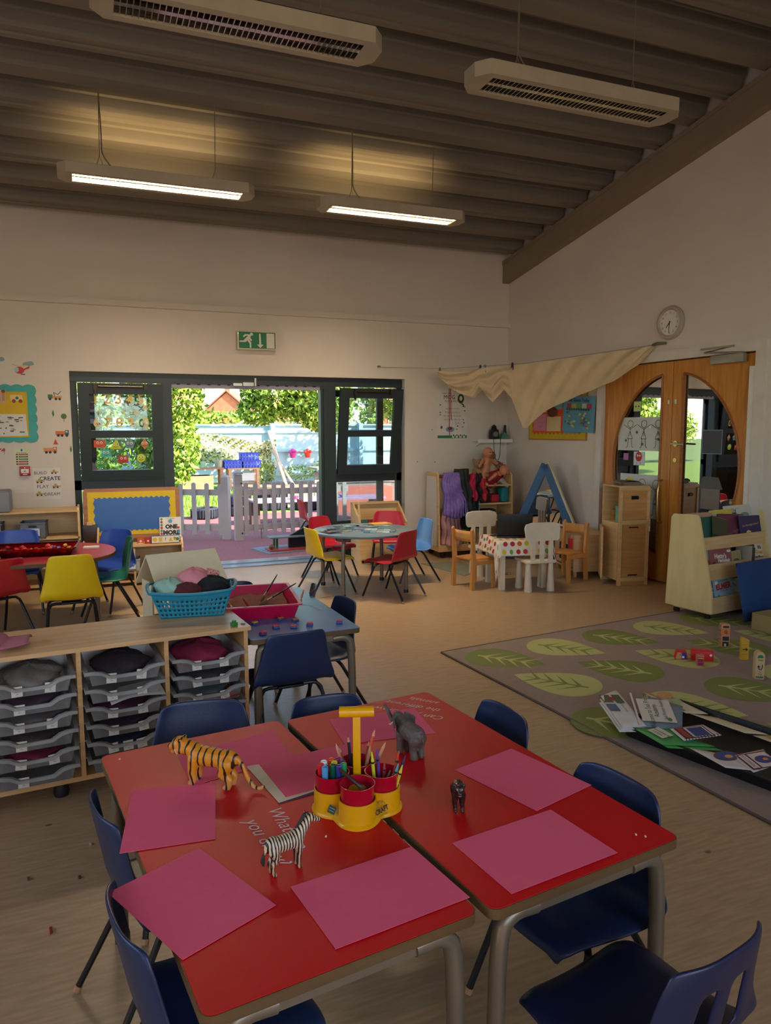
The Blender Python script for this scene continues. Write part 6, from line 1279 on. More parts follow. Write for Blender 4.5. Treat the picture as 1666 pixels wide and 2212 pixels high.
# pink cap
r = T('baseball_cap', 'dusky pink cap lying on the cabinet at the left edge', 'cap', (-.42, 3.33, .641), rad(-5)); mp_ = mat('dusky_pink_fabric', (160, 96, 108), .85, bump=.2)
MB().grid(lambda u, v: (.10*cos(2*pi*u)*cos(v*pi/2), .09*sin(2*pi*u)*cos(v*pi/2), .002+.065*sin(v*pi/2)+.004*sin(6*pi*u)), 30, 8, wrap=True).build('crown', mp_, r, sharp=180)
o = MB().grid(lambda u, v: (.07+.10*v, (u-.5)*.17*(1-.35*v**2), .012+.022*sin(pi*u)+.008*v), 14, 8).build('peak', mp_, r, sharp=180); mod(o, 'SOLIDIFY', thickness=.003)
r = T('toy_brick', 'small green toy brick on the right end of the cabinet top', 'toy', (.585, 3.285, .6405), .4); gm = mat('green_toy_plastic', (50, 120, 50), .4); MB().box((0, 0, .008), (.026, .026, .016), bev=.002).build('base', gm, r); MB().lathe([(0, .016), (.010, .016), (.010, .026), (0, .026)], 14).build('stud', gm, r)
tag(MB().lathe([(0, 0), (.011, 0), (.011, .002), (0, .002)], 12, Matrix.Translation((.628, 3.30, .6405))).build('dark_counter', M_black), 'tiny dark counter on the cabinet corner', 'counter')
# turquoise basket of clothes
BK = Matrix.Translation((.445, 3.60, .641)) @ Matrix.Rotation(rad(-9), 4, 'Z')
r = T('laundry_basket', 'turquoise plastic basket full of hats on the cabinet', 'basket', (.445, 3.60, .641), rad(-9)); M_tq = mat('turquoise_plastic', (28, 130, 158), .4, var=.04)
w0, w1, d0, d1, hh = .29, .37, .17, .235, .13
def wall(fx, nu, nv, name):
    o = MB().grid(fx, nu, nv, skip=lambda i, j: i % 2 == 1 and j % 2 == 1 and 1 <= i < nu-1 and 1 <= j < nv-2).build(name, M_tq, r, sharp=60); mod(o, 'SOLIDIFY', thickness=.003); return o
def sw(u, v): return w0+(w1-w0)*v, d0+(d1-d0)*v
wall(lambda u, v: ((u-.5)*sw(u, v)[0], -sw(u, v)[1]/2, v*hh-.014*sin(pi*u)*v), 31, 11, 'front_wall'); wall(lambda u, v: ((u-.5)*sw(u, v)[0], sw(u, v)[1]/2, v*hh-.014*sin(pi*u)*v), 31, 11, 'back_wall')
for s in (-1, 1): wall(lambda u, v: (s*sw(u, v)[0]/2, (u-.5)*sw(u, v)[1], v*hh+.014*sin(pi*u)*v), 17, 11, 'end_wall')
MB().b2(-w0/2, w0/2, -d0/2, d0/2, 0, .004).build('base', M_tq, r)
loop = [((w1/2+.004)*x_, (d1/2+.004)*y_, hh+dz) for x_, y_, dz in [(-1, -1, 0), (-.5, -1.02, -.009), (0, -1.03, -.014), (.5, -1.02, -.009), (1, -1, 0), (1.08, -.5, .012), (1.1, 0, .016), (1.08, .5, .012), (1, 1, 0), (.5, 1, -.009), (0, 1, -.014), (-.5, 1, -.009), (-1, 1, 0), (-1.08, .5, .012), (-1.1, 0, .016), (-1.08, -.5, .012), (-1, -1, 0)]]
MB().tube(loop, .008, 8, sm=1).build('rim', M_tq, r)
lump('green_hat', 'pale mint fabric hat on the left of the turquoise basket', 'hat', mat('mint_fabric', (150, 186, 168), .85, bump=.3), (-.10, .0, .125), .075, .08, .05, 1, BK, group='hats in the turquoise basket')
lump('sun_hat', 'pink sun hat heaped at the top of the turquoise basket', 'hat', mat('pink_fabric', (214, 134, 140), .85, bump=.3), (.01, .03, .15), .085, .07, .065, 2, BK, .15, group='hats in the turquoise basket')
b = MB(BK); b.grid(lambda u, v: (.07+.06*u, .03-.02*v, .215-.05*v-.02*u), 6, 6); tag(b.build('hat_brim', mat('cherry_print', (220, 170, 160), .8, rgb2=(170, 30, 60), scale=120)), 'patterned pink hat brim beside the pink sun hat', 'hat')
lump('maroon_scarf', 'fuzzy maroon scarf at the front of the turquoise basket', 'scarf', mat('maroon_fleece', (90, 34, 38), .95, bump=.8, bscale=150), (-.02, -.055, .125), .07, .04, .035, 4, BK, group='hats in the turquoise basket')
lump('black_hat', 'black woolly hat at the right of the turquoise basket', 'hat', mat('black_wool', (22, 22, 26), .95, bump=.4), (.09, -.01, .135), .085, .07, .045, 5, BK, .2, group='hats in the turquoise basket')
# house on a low stand behind the cabinet
r = T('low_stand', 'low white stand behind the cabinet under the toy house', 'stand', (.45, 4.12, 0)); MB().box((0, 0, .47), (.42, .40, .02)).build('stand_top', M_trim, r)
for sx in (-1, 1):
    for sy in (-1, 1): MB().box((sx*.19, sy*.18, .23), (.03, .03, .46)).build('leg', M_trim, r)
r = T('toy_house', 'cream toy house with pitched roof and green turf floor behind the basket', 'toy house', (.45, 4.10, .481), rad(14)); mh = M_cream
MB().b2(-.17, .19, -.17, .17, 0, .012).build('floor_board', mh, r); MB().b2(-.165, .185, -.165, .165, .012, .018).build('turf', mat('fake_turf', (30, 84, 36), .95, bump=.8, bscale=200), r)
MB().b2(-.005, .19, .15, .162, .012, .21).build('back_wall', mh, r); MB().b2(-.165, -.155, .0, .16, .012, .23).build('end_wall', mh, r); MB().b2(.175, .185, -.15, .16, .012, .21).build('end_wall', mh, r)
MB().prism([(0, .37), (-.19, .20), (-.19, .212), (0, .384)], -.19, .20, YZ).build('roof_panel', mh, r); MB().prism([(0, .37), (.19, .20), (.19, .212), (0, .384)], -.19, .20, YZ).build('roof_panel', mh, r)
blob('toy_animal', [((.32, 3.98, .525), (.014, .03, .014)), ((.32, 3.94, .535), .011), ((.31, 3.97, .51), .006, (.31, 3.97, .5), .005)], mat('brown_toy', (84, 60, 50), .5), None, .004); tag([o for o in COL.objects if o.name.startswith('toy_animal')][-1], 'small brown toy creature on the turf of the toy house', 'toy')
# =============== blue table with sand tray
TH = .575
M_bl = mat('blue_laminate', (84, 122, 176), .3, var=.05)
r = rect_table('blue_table', 'blue-topped rectangular table with the red sand tray', .905, 3.765, 1.5, .535, 1.03, TH, M_bl)
prints(r, Matrix.Translation((0, 0, TH+.0002)), [('t', 'Can you write', .14, .12, .035, (190, 196, 206), rad(-80), .3), ('t', 'letters in', .09, .10, .035, (190, 196, 206), rad(-80), .3), ('t', 'the sand?', .19, -.02, .035, (190, 196, 206), rad(-80), .3)], 'chalk_writing')
SX, SY = .80, 3.83
tray('sand_tray', 'crimson plastic tray of brown sand with brushes on the blue table', 'tray', (SX, SY, TH+.001), rad(-7), .40, .52, .075, mat('crimson_plastic', (196, 16, 70), .35))
STM = Matrix.Translation((SX, SY, TH)) @ Matrix.Rotation(rad(-7), 4, 'Z')
o = MB(STM).grid(lambda u, v: ((u-.5)*.34, (v-.5)*.45, .030+.006*sin(u*9+v*4)+.004*sin(v*17+u*3)+.003*sin(u*30)), 40, 50).build('play_sand', mat('brown_sand', (150, 92, 76), .95, var=.25, scale=200, bump=.6, bscale=400)); tag(o, 'brown play sand with drawn lines in the crimson tray', 'sand', kind='stuff')
def brush(p, q, label, hc=(30, 32, 44), L=None):
    p, q = Vector(p), Vector(q); d = (q-p).normalized(); n = (q-p).length; r = T('paint_brush', label, 'brush', p, 0); 
    MB().tube([d*n*.32, d*n*.5, d*n*.9, d*n], [.0045, .006, .004, .0025], 8).build('handle', mat('brush_handle_%d' % hc[0], hc, .35), r)
    MB().tube([d*n*.18, d*n*.33], [.007, .0048], 8).build('ferrule', M_chrome, r); MB().tube([Vector((0, 0, 0)), d*n*.08, d*n*.19], [.003, .010, .0072], 8).build('bristles', mat('bristle', (120, 84, 56), .9, bump=.5, bscale=200), r); return r
brush((.83, 3.84, TH+.035), (.955, 3.98, TH+.145), 'dark-handled brush standing in the sand, pointing up to the right'); brush((.80, 3.74, TH+.04), (1.04, 3.90, TH+.105), 'dark-handled brush lying across the right rim of the sand tray')
brush((.995, 3.66, TH+.05), (1.05, 3.78, TH+.09), 'orange-handled brush over the near right rim of the sand tray', (190, 80, 40)); brush((.66, 3.70, TH+.035), (.63, 3.80, TH+.08), 'pink-handled brush at the left rim of the sand tray', (190, 60, 90)); brush((.735, 3.60, TH+.04), (.70, 3.66, TH+.10), 'crimson stick standing at the near left of the sand tray', (150, 20, 50))
lt = [(.725, 3.505, (220, 150, 50), 'orange and yellow letter block on a blue base, nearest the cabinet'), (.862, 3.542, (214, 100, 40), 'orange letter block, third from the cabinet on the blue table'), (.925, 3.49, (206, 110, 60), 'flat orange letter lying on the blue table'), (.968, 3.385, (190, 40, 60), 'red letter block right of the orange letter'), (1.115, 3.372, (200, 40, 56), 'red letter block near the right corner of the blue table'), (.722, 3.312, (200, 40, 50), 'red letter block on blue base at the near left corner'), (.805, 3.398, (196, 40, 60), 'red letter block left of centre of the blue table'), (1.06, 4.10, (40, 76, 150), 'blue letter block at the far right of the blue table'), (.97, 4.17, (190, 40, 60), 'red letter block at the far edge of the blue table'), (.885, 3.375, (190, 90, 70), 'small orange-red letter half hidden by the chair back')]
for i, (x, y, c, l) in enumerate(lt):
    r = T('letter_block', l, 'letter block', (x, y, TH+.0005), RND.uniform(-.5, .5), 'letter blocks on the blue table'); MB().box((0, 0, .005), (.032, .022, .010), bev=.002).build('base', mat('block_blue', (50, 70, 130), .4), r)
    b = MB(); m = textmesh('HMEDSNLAUR'[i], .045, 0, .002); b.use(mat('block_%d_%d' % (c[0], c[1]), c, .4)); L = Matrix.Translation((0, 0, .011)) @ Matrix.Rotation(pi, 4, 'Z')
    for zz in (0, .007): 
        vs = [b.v((v.co.x*.8, v.co.y*.6, zz), L) for v in m.vertices]; [b._f([vs[k] for k in p.vertices]) for p in m.polygons]
    b.box((0, 0, .0135), (.028, .018, .006), bev=.0015); b.build('letter', None, r); bpy.data.meshes.remove(m)
chair('navy', .85, 3.40, 4, 'navy plastic chair in front of the blue table, back to the camera')
chair('navy', 1.11, 3.74, 96, 'navy plastic chair at the right side of the blue table, nearer one')
chair('navy', 1.04, 4.20, 72, 'navy plastic chair at the right side of the blue table, farther one')
chair('navy', .78, 4.27, 182, 'navy plastic chair at the far end of the blue table behind the sand tray')
# =============== red tables
M_red = mat('red_laminate', (200, 4, 20), .42, var=.04, scale=3, spec=.3)
rL = rect_table('red_table', 'left one of the two red-topped tables pushed together in the foreground', .338, 1.709, 7, .550, 1.112, TH, M_red, 'red tables')
rR = rect_table('red_table', 'right one of the two red-topped tables pushed together in the foreground', .905, 1.765, 7, .545, 1.110, TH, M_red, 'red tables')
def on(root, x, y): 
    d = Vector((x-root.location.x, y-root.location.y)); a = -rad(7); return d.x*cos(a)-d.y*sin(a), d.x*sin(a)+d.y*cos(a)
def tw(root, s, x, y, ang, size, sh=.25): u, v = on(root, x, y); return ('t', s, u, v, size, (222, 196, 196), rad(ang)-rad(7), sh)
prints(rR, Matrix.Translation((0, 0, TH+.0002)), [tw(rR, 'Can you draw', .965, 2.185, 134, .044), tw(rR, 'the different', 1.005, 2.235, 132, .040), tw(rR, 'animals', 1.06, 2.265, 130, .038)], 'chalk_writing')
prints(rL, Matrix.Translation((0, 0, TH+.0002)), [tw(rL, 'What can', .405, 1.64, -84, .052), tw(rL, 'you draw?', .345, 1.60, -82, .052)], 'chalk_writing')
K = .977
chair('navy', .30, 2.31, 171, 'navy plastic chair at the far side of the left red table, before the tray cabinet'); chair('navy', .735, 2.225, 178, 'navy plastic chair at the far side behind the yellow caddy handle', sc=(.88, 1, .98))
chair('navy', 1.07, 2.02, 92, 'navy plastic chair at the right side of the red tables, farther one'); chair('navy', 1.10, 1.475, 98, 'navy plastic chair at the right side of the red tables, nearer one')
chair('navy', .160, 1.925, -78, 'navy plastic chair at the left side of the red tables, farther one', sc=(.9, .95, .985)); chair('navy', .20, 1.45, -80, 'navy plastic chair at the left side of the red tables, nearer one')
chair('navy_slotted', .985, 1.085, 11, 'navy plastic chair with slotted back at the bottom right corner of the photo')
# paper
M_pink = mat('pink_sugar_paper', (232, 92, 122), .85, var=.02, scale=30); M_crm = mat('cream_paper', (222, 206, 176), .8); M_gry = mat('slate_paper', (72, 66, 90), .8)
def sheet(q, label, m=M_pink, z=TH+.0012, curl=.0003, sd=0, grp='sheets of pink paper on the red tables'):
    q = [Vector((x*K, y*K, 0)) for x, y in q]; c = sum(q, Vector())/4
    o = MB().prism([((v-c).x, (v-c).y) for v in q], 0, .0005+curl).build('paper_sheet', m); o.location = (c.x, c.y, z); return tag(o, label, 'paper', grp)
sheet([(0.073, 2.018), (0.289, 1.98), (0.244, 1.69), (0.029, 1.712)], 'pink paper sheet at the left edge below the toy tiger')
sheet([(0.0, 1.567), (0.202, 1.665), (0.318, 1.393), (0.122, 1.304)], 'pink paper sheet overhanging the left table edge, nearest the camera on the left', sd=1)
sheet([(0.361, 1.441), (0.662, 1.482), (0.697, 1.265), (0.391, 1.224)], 'pink paper sheet along the near edge of the left table, below the zebra', sd=2)
sheet([(0.756, 1.46), (1.059, 1.501), (1.089, 1.28), (0.783, 1.242)], 'pink paper sheet along the near edge of the right table', sd=3)
sheet([(0.935, 1.792), (1.159, 1.852), (1.238, 1.569), (1.022, 1.509)], 'pink paper sheet at the right edge of the right table', sd=4)
sheet([(0.213, 2.185), (0.512, 2.263), (0.528, 2.055), (0.227, 1.98)], 'pink paper sheet partly under the toy tiger', sd=5, curl=.0004)
sheet([(0.714, 2.283), (1.022, 2.267), (0.997, 2.046), (0.700, 2.075)], 'pink paper sheet behind the toy elephant', sd=6, curl=.0003)
sheet([(0.40, 2.02), (0.66, 2.05), (0.70, 1.84), (0.424, 1.795)], 'slate blue paper lowest in the stack left of the caddy', M_gry, z=TH+.0008, curl=0, grp='papers stacked left of the caddy')
sheet([(0.388, 2.04), (0.66, 2.05), (0.69, 1.86), (0.424, 1.80)], 'cream paper with a crumpled edge under the pink sheet left of the caddy', M_crm, TH+.0016, .0, 2, 'papers stacked left of the caddy')
sheet([(0.423, 2.045), (0.72, 2.075), (0.745, 1.87), (0.448, 1.82)], 'pink paper on top of the stack left of the caddy', z=TH+.0024, sd=7, curl=.0)
for x, y, l in ((1.195, 1.31, 'white crumb at the right corner of the red table'), (1.18, 1.325, 'second white crumb beside the right corner crumb'), (.05, 2.232, 'white crumb at the far left of the red table'), (.49, 1.60, 'pale speck right of the zebra')):
    tag(MB().box((x*K, y*K, TH+.002), (.007, .004, .003), 1.1, bev=.001).build('crumb', M_crm), l, 'crumb')
# =============== caddy
TZ = TH+.0008
KX, KY, KA = .592, 1.662, rad(-19); r = T('art_caddy', 'yellow plastic art caddy with T handle and four red cups', 'caddy', (KX, KY, TZ), KA)
M_yel = mat('yellow_plastic', (222, 160, 6), .3, var=.03); M_rc = mat('red_cup_plastic', (176, 8, 40), .3)
KM = Matrix.Translation((KX, KY, TZ)) @ Matrix.Rotation(KA, 4, 'Z'); CO = .062
b = MB()
def outl(k, z, s=1): return [(s*(CO*.98+.046)*abs(cos(a))**.62*(1 if cos(a) >= 0 else -1)*k, s*(CO*.98+.046)*abs(sin(a))**.62*(1 if sin(a) >= 0 else -1)*k, z) for a in [2*pi*i/48+pi/4 for i in range(48)]]
def star4(R, z): 
    o = []
    for i in range(64):
        a = 2*pi*i/64; o.append((R(a)*cos(a), R(a)*sin(a), z))
    return o
Rb = lambda a: .079+.031*abs(cos(2*a))**1.3
Rt = lambda a: .030+.004*abs(cos(2*a))
rs = [star4(lambda a: Rb(a)+.004, 0), star4(lambda a: Rb(a)+.004, .006), star4(Rb, .009), star4(lambda a: .5*Rb(a)+.5*Rt(a), .040), star4(Rt, .072), star4(lambda a: .012, .075)]
V_ = [[b.v(q) for q in R_] for R_ in rs]
for A, B in zip(V_, V_[1:]):
    for k in range(64): b._f([A[k], A[(k+1) % 64], B[(k+1) % 64], B[k]])
b._f(V_[0][::-1]); b._f(V_[-1]); b.build('base', M_yel, r, sharp=50)
dirs = [(0, -1), (1, 0), (0, 1), (-1, 0)]
for dx, dy in dirs:
    MB().lathe([(.047, .001), (.0455, .055), (.0455, .058), (.043, .058), (.043, .004), (0, .004)], 32, Matrix.Translation((dx*CO, dy*CO, 0))).build('cup_sleeve', M_yel, r)
    MB().lathe([(0, .008), (.037, .008), (.0425, .094), (.0435, .096), (.041, .096), (.0355, .011), (0, .011)], 32, Matrix.Translation((dx*CO, dy*CO, 0))).build('cup', M_rc, r)
MB().box((0, 0, .16), (.020, .012, .18), bev=.004).build('handle_post', M_yel, r); MB().tube([(-.043, 0, .25), (.043, 0, .25)], .0135, 20).build('handle_grip', M_yel, r)
F1 = frame((.058, -.062, .026), (.7, .7, 0), (-.35, .35, .85)); F2 = frame((-.062, -.06, .028), (.7, -.7, 0), (.35, .35, .85))
LB1 = [('t', 'HAPPY', 0, .012, .014, (160, 130, 20), 0, 0, .0003), ('t', 'CRAFT', 0, -.002, .015, (40, 40, 30), 0, 0, .0006), ('t', 'www.happy', 0, -.012, .006, (70, 60, 30))]
prints(r, F1, LB1, 'maker_print'); prints(r, F2, [('r', -.012, -.009, .012, .009, (24, 44, 40)), ('l', [(-.009, .003), (.009, .003)], .002, (120, 140, 110)), ('l', [(-.009, -.003), (.009, -.003)], .002, (120, 140, 110))], 'maker_label')
def in_cup(k, x, y, z=.02): dx, dy = dirs[k]; return KM @ Vector((dx*CO+x, dy*CO+y, z))
def stickobj(name, label, cat, p, d, L, parts, grp):
    r = T(name, label, cat, p, 0, grp); d = Vector(d).normalized()
    for nm, a, b_, r0, r1, m in parts: MB().tube([d*a*L, d*b_*L], [r0, r1], 10 if 'pen' in name else 7).build(nm, m, r)
pc = [((232, 230, 224), 'white'), ((226, 84, 24), 'orange'), ((150, 40, 110), 'magenta'), ((206, 24, 36), 'red'), ((220, 204, 40), 'yellow'), ((70, 30, 90), 'dark purple'), ((70, 150, 200), 'light blue'), ((8, 84, 60), 'dark green'), ((50, 60, 140), 'blue'), ((20, 150, 84), 'green')]
pp = [(-.022, .012), (-.003, .024), (.014, .027), (-.030, -.004), (.006, .006), (.026, .010), (-.018, -.022), (.002, -.012), (.018, -.016), (.030, -.006)]
for (c, n), (x, y) in zip(pc, pp):
    p = in_cup(3, x*.95, y*.95, .022); r = T('felt_pen', '%s-capped felt pen standing in the left red cup' % n, 'pen', p, 0, 'felt pens in the left cup'); m = mat('pen_cap_'+n.replace(' ', '_'), c, .3)
    MB().lathe([(0, 0), (.0058, 0), (.0062, .06), (0, .06)], 12).build('barrel', mat('pen_barrel', (206, 206, 204), .4), r); MB().lathe([(.0066, .055), (.0074, .060), (.0082, .096), (.0078, .0975), (.0055, .0975), (.005, .0955), (0, .0955)], 14).build('cap', m, r)
M_tipw = mat('pencil_wood', (206, 150, 110), .7)
pl = [(-.016, -.004, -.30, -.05, .145, (214, 130, 110), 'salmon'), (-.004, .012, .1, .12, .165, (70, 120, 170), 'blue'), (.008, .004, .3, .05, .16, (206, 70, 30), 'orange'), (.0, -.012, .02, -.1, .13, (24, 60, 44), 'dark green'), (.012, -.006, .18, -.08, .125, (200, 150, 110), 'natural wood'), (-.01, .0, -.02, .2, .14, (30, 30, 34), 'black'), (.02, .006, .45, -.1, .135, (200, 140, 104), 'tan'), (-.02, .008, -.2, .1, .115, (140, 84, 60), 'brown'), (.014, .016, .24, .16, .12, (160, 30, 40), 'crimson')]
for x, y, ax, ay, L, c, n in pl:
    p = in_cup(2, x, y, .015); m = mat('pencil_'+n.replace(' ', '_'), c, .45)
    stickobj('colour_pencil', '%s colouring pencil in the rear red cup' % n, 'pencil', p, (ax, ay, 1), L, [('shaft', 0, .88, .0042, .0042, m), ('sharpened_wood', .88, .97, .0042, .0015, M_tipw), ('lead', .97, 1, .0015, .0004, m)], 'pencils in the rear cup')
cl_ = [(-.018, .004, -.05, .1, .125, (206, 206, 40), 'yellow-green'), (-.004, .008, -.02, .12, .13, (96, 50, 130), 'violet'), (.020, .006, .3, .1, .125, (206, 60, 40), 'red-orange'), (.028, -.002, .3, -.1, .125, (60, 40, 80), 'dark purple'), (.018, -.008, .25, -.1, .105, (90, 150, 160), 'pale teal'), (.028, -.012, .25, -.15, .105, (216, 196, 50), 'yellow'), (-.008, -.014, .3, -.1, .09, (110, 60, 60), 'brown'), (.006, -.006, .1, .2, .10, (170, 40, 40), 'red'), (-.022, -.010, -.3, .1, .08, (206, 90, 60), 'coral'), (.008, -.020, .3, .0, .078, (220, 110, 110), 'pink')]
for x, y, ax, ay, L, c, n in cl_:
    p = in_cup(1, x*.8, y*.8, .015); m = mat('crayon_'+n.replace('-', '_').replace(' ', '_'), c, .5)
    stickobj('wax_crayon', '%s wax crayon in the right red cup' % n, 'crayon', p, (ax, ay, 1), L, [('wrapper', 0, .84, .0045, .0045, m), ('band', .76, .80, .0047, .0047, M_black), ('tip', .84, 1, .0036, .0016, m)], 'crayons in the right cup')
p = in_cup(0, .022, .0, .072); q = in_cup(3, .018, -.030, .118); brush(p, q, 'dark brush resting in the front red cup and across to the pen cup', (70, 30, 30))
tag(MB().tube([in_cup(0, .012, -.012, .055), in_cup(0, .024, -.010, .066)], .005, 8).build('chalk_stub', M_crm), 'cream chalk stub in the front red cup', 'chalk')
# =============== toy animals
def animal_mat(name, base, belly, stripe, scale, thr, dist=3., zb=.05, rough=.45, belly_h=.02, axis='X'):
    m = bpy.data.materials.new(name); m.use_nodes = True; t = m.node_tree; b = t.nodes['Principled BSDF']; b.inputs['Roughness'].default_value = rough
    N = t.nodes.new; tc = N('ShaderNodeTexCoord'); sp = N('ShaderNodeSeparateXYZ'); t.links.new(tc.outputs['Object'], sp.inputs[0])
    w = N('ShaderNodeTexWave'); w.bands_direction = axis; w.inputs['Scale'].default_value = scale; w.inputs['Distortion'].default_value = dist; w.inputs['Detail'].default_value = 2; w.inputs['Detail Scale'].default_value = 1.5
    t.links.new(tc.outputs['Object'], w.inputs[0])
    mr = N('ShaderNodeMapRange'); mr.inputs['From Min'].default_value = zb-belly_h; mr.inputs['From Max'].default_value = zb+belly_h; t.links.new(sp.outputs[2], mr.inputs[0])
    m1 = N('ShaderNodeMix'); m1.data_type = 'RGBA'; m1.inputs[6].default_value = (*lin(belly), 1); m1.inputs[7].default_value = (*lin(base), 1); t.links.new(mr.outputs[0], m1.inputs[0])
    r = N('ShaderNodeValToRGB'); r.color_ramp.elements[0].position = thr; r.color_ramp.elements[0].color = (1, 1, 1, 1); r.color_ramp.elements[1].position = thr+.06; r.color_ramp.elements[1].color = (0, 0, 0, 1); t.links.new(w.outputs[0], r.inputs[0])
    m2 = N('ShaderNodeMix'); m2.data_type = 'RGBA'; t.links.new(r.outputs[0], m2.inputs[0]); t.links.new(m1.outputs[2], m2.inputs[6]); m2.inputs[7].default_value = (*lin(stripe), 1)
    t.links.new(m2.outputs[2], b.inputs['Base Color']); return m
M_tig = animal_mat('tiger_paint', (214, 136, 28), (196, 150, 92), (40, 24, 10), 15, .13, 3.0, .022, belly_h=.02); M_zeb = animal_mat('zebra_paint', (214, 196, 160), (196, 164, 120), (34, 28, 26), 44, .42, 1.6, .03)
def legs4(front, rear, y):
    c = []
    for s in (-1, 1):
        for chain in (front, rear):
            for (p, rp), (q, rq) in zip(chain, chain[1:]): c.append(((p[0], s*(y+p[1]), p[2]), rp, (q[0], s*(y+q[1]), q[2]), rq))
    return c
r = T('toy_tiger', 'orange toy tiger with black stripes standing on the red table', 'toy tiger', (.268, 1.925, TZ), rad(141.5)); r.scale = (.95,)*3
caps = [((-.055, 0, .082), .026, (.035, 0, .084), .029), ((-.062, 0, .084), (.028, .025, .027)), ((.04, 0, .086), (.028, .026, .030)), ((.045, 0, .095), .024, (.082, 0, .108), .020), ((.094, 0, .109), (.024, .023, .023)), ((.108, 0, .103), .0135, (.122, 0, .099), .0105), ((.106, 0, .086), .0075, (.117, 0, .085), .007), ((.086, .016, .127), .0055), ((.086, -.016, .127), .0055), ((.085, .014, .098), .012), ((.085, -.014, .098), .012)]
caps += legs4([((.042, 0, .075), .0185), ((.046, .002, .045), .0140), ((.044, .002, .018), .0110), ((.048, .002, .008), .009), ((.057, .002, .006), .0065)], [((-.062, 0, .075), .0235), ((-.050, .002, .048), .0165), ((-.070, .002, .030), .0110), ((-.064, .002, .010), .0100), ((-.054, .002, .006), .0068)], .014)
caps += [((-.085, 0, .090), .008, (-.102, 0, .070), .0075), ((-.102, 0, .070), .0075, (-.118, 0, .036), .0065), ((-.118, 0, .036), .0065, (-.135, 0, .013), .006), ((-.135, 0, .013), .006, (-.155, 0, .010), .0055), ((-.155, 0, .010), .0055, (-.165, 0, .017), .0055)]
blob('body', caps, M_tig, r, .0028, smooth=4)
MB().ball((.132, 0, .103), (.003, .0045, .003), 8).build('nose', mat('pink_nose', (170, 110, 90), .5), r)
for s in (-1, 1): MB().ball((.110, s*.011, .113), .0022, 8).build('eye', mat('amber_eye', (180, 150, 40), .2), r)
MB().ball((.104, 0, .0925), (.008, .007, .003), 8).build('open_mouth', mat('mouth_red', (120, 40, 40), .4), r)
for s in (-1, 1): MB().ball((.092, s*.018, .098), (.010, .004, .012), 8).build('white_cheek', mat('cheek_white', (206, 190, 160), .5), r)
r = T('toy_zebra', 'black and white striped toy zebra standing on the red table', 'toy zebra', (.362, 1.472, TZ), rad(12)); r.scale = (.96,)*3
caps = [((-.028, 0, .066), .0185, (.024, 0, .066), .019), ((-.034, 0, .068), (.020, .0185, .020)), ((.030, 0, .075), .016, (.052, 0, .100), .0105), ((.052, 0, .100), .0105, (.060, 0, .106), .0095), ((.062, 0, .106), .0095, (.082, 0, .094), .0055), ((.050, .006, .118), .003, (.050, .008, .124), .0015), ((.050, -.006, .118), .003, (.050, -.008, .124), .0015)]
caps += legs4([((.026, 0, .055), .0105), ((.027, 0, .030), .0058), ((.026, 0, .010), .0045), ((.028, 0, .003), .0055)], [((-.034, 0, .058), .0135), ((-.028, 0, .038), .0075), ((-.040, 0, .024), .0048), ((-.036, 0, .006), .0044), ((-.034, 0, .003), .0055)], .009)
caps += [((-.050, 0, .072), .003, (-.056, 0, .050), .003)]
blob('body', caps, M_zeb, r, .0022, smooth=3)
b = MB(); b.tube([(.022, 0, .091), (.036, 0, .104), (.046, 0, .117), (.056, 0, .119)], [.0025, .004, .0045, .002], 8); b.build('mane', mat('dark_mane', (44, 34, 30), .7), r)
MB().tube([(-.056, 0, .054), (-.059, 0, .040), (-.057, 0, .028)], [.003, .0055, .002], 8).build('tail_tuft', mat('dark_mane', (44, 34, 30), .7), r); MB().ball((.083, 0, .093), (.005, .0052, .005), 8).build('muzzle', mat('dark_mane', (44, 34, 30), .7), r)
for s in (-1, 1): MB().ball((.066, s*.0078, .107), .0017, 8).build('eye', M_black, r)
r = T('toy_elephant', 'grey-brown toy elephant with raised trunk standing on the red table', 'toy elephant', (.835, 1.892, TZ), rad(106)); r.scale = (.87,)*3; M_el = mat('elephant_grey_plastic', (92, 80, 74), .5, bump=.4, bscale=90)
caps = [((-.030, 0, .080), .033, (.022, 0, .086), .030), ((-.040, 0, .078), (.030, .032, .034)), ((.028, 0, .095), .024, (.050, 0, .108), .022), ((.056, 0, .110), (.024, .021, .024)), ((.066, 0, .100), .012, (.080, 0, .090), .010), ((.080, 0, .090), .010, (.094, 0, .098), .008), ((.094, 0, .098), .008, (.104, 0, .108), .0075), ((.104, 0, .108), .0075, (.116, 0, .124), .007), ((.116, 0, .124), .007, (.130, 0, .134), .006)]
caps += legs4([((.026, 0, .070), .0165), ((.027, 0, .035), .0125), ((.028, 0, .009), .0125)], [((-.046, 0, .068), .0195), ((-.040, 0, .036), .0130), ((-.046, 0, .009), .0125)], .015)
caps += [((-.070, 0, .090), .004, (-.076, 0, .060), .003)]
blob('body', caps, M_el, r, .0032, smooth=4)
for s in (-1, 1):
    o = MB().grid(lambda u, v: (.046-.030*v+.004*sin(3*u), s*(.020+.026*v**.6), .108+.050*(u-.5)*(1-.25*v)-.012*v), 10, 8).build('ear', M_el, r, sharp=180); mod(o, 'SOLIDIFY', thickness=.003, offset=0); mod(o, 'SUBSURF', levels=1, render_levels=1)
    MB().tube([(.068, s*.010, .096), (.080, s*.014, .083), (.092, s*.013, .081)], [.003, .0026, .001], 8).build('tusk', M_crm, r); MB().ball((.072, s*.016, .112), .002, 8).build('eye', M_black, r)
r = T('toy_bear', 'small dark brown toy animal facing the camera on the right red table', 'toy animal', (.824, 1.560, TZ), rad(-112)); M_bb = mat('dark_brown_plastic', (44, 26, 24), .35, bump=.3, bscale=120)
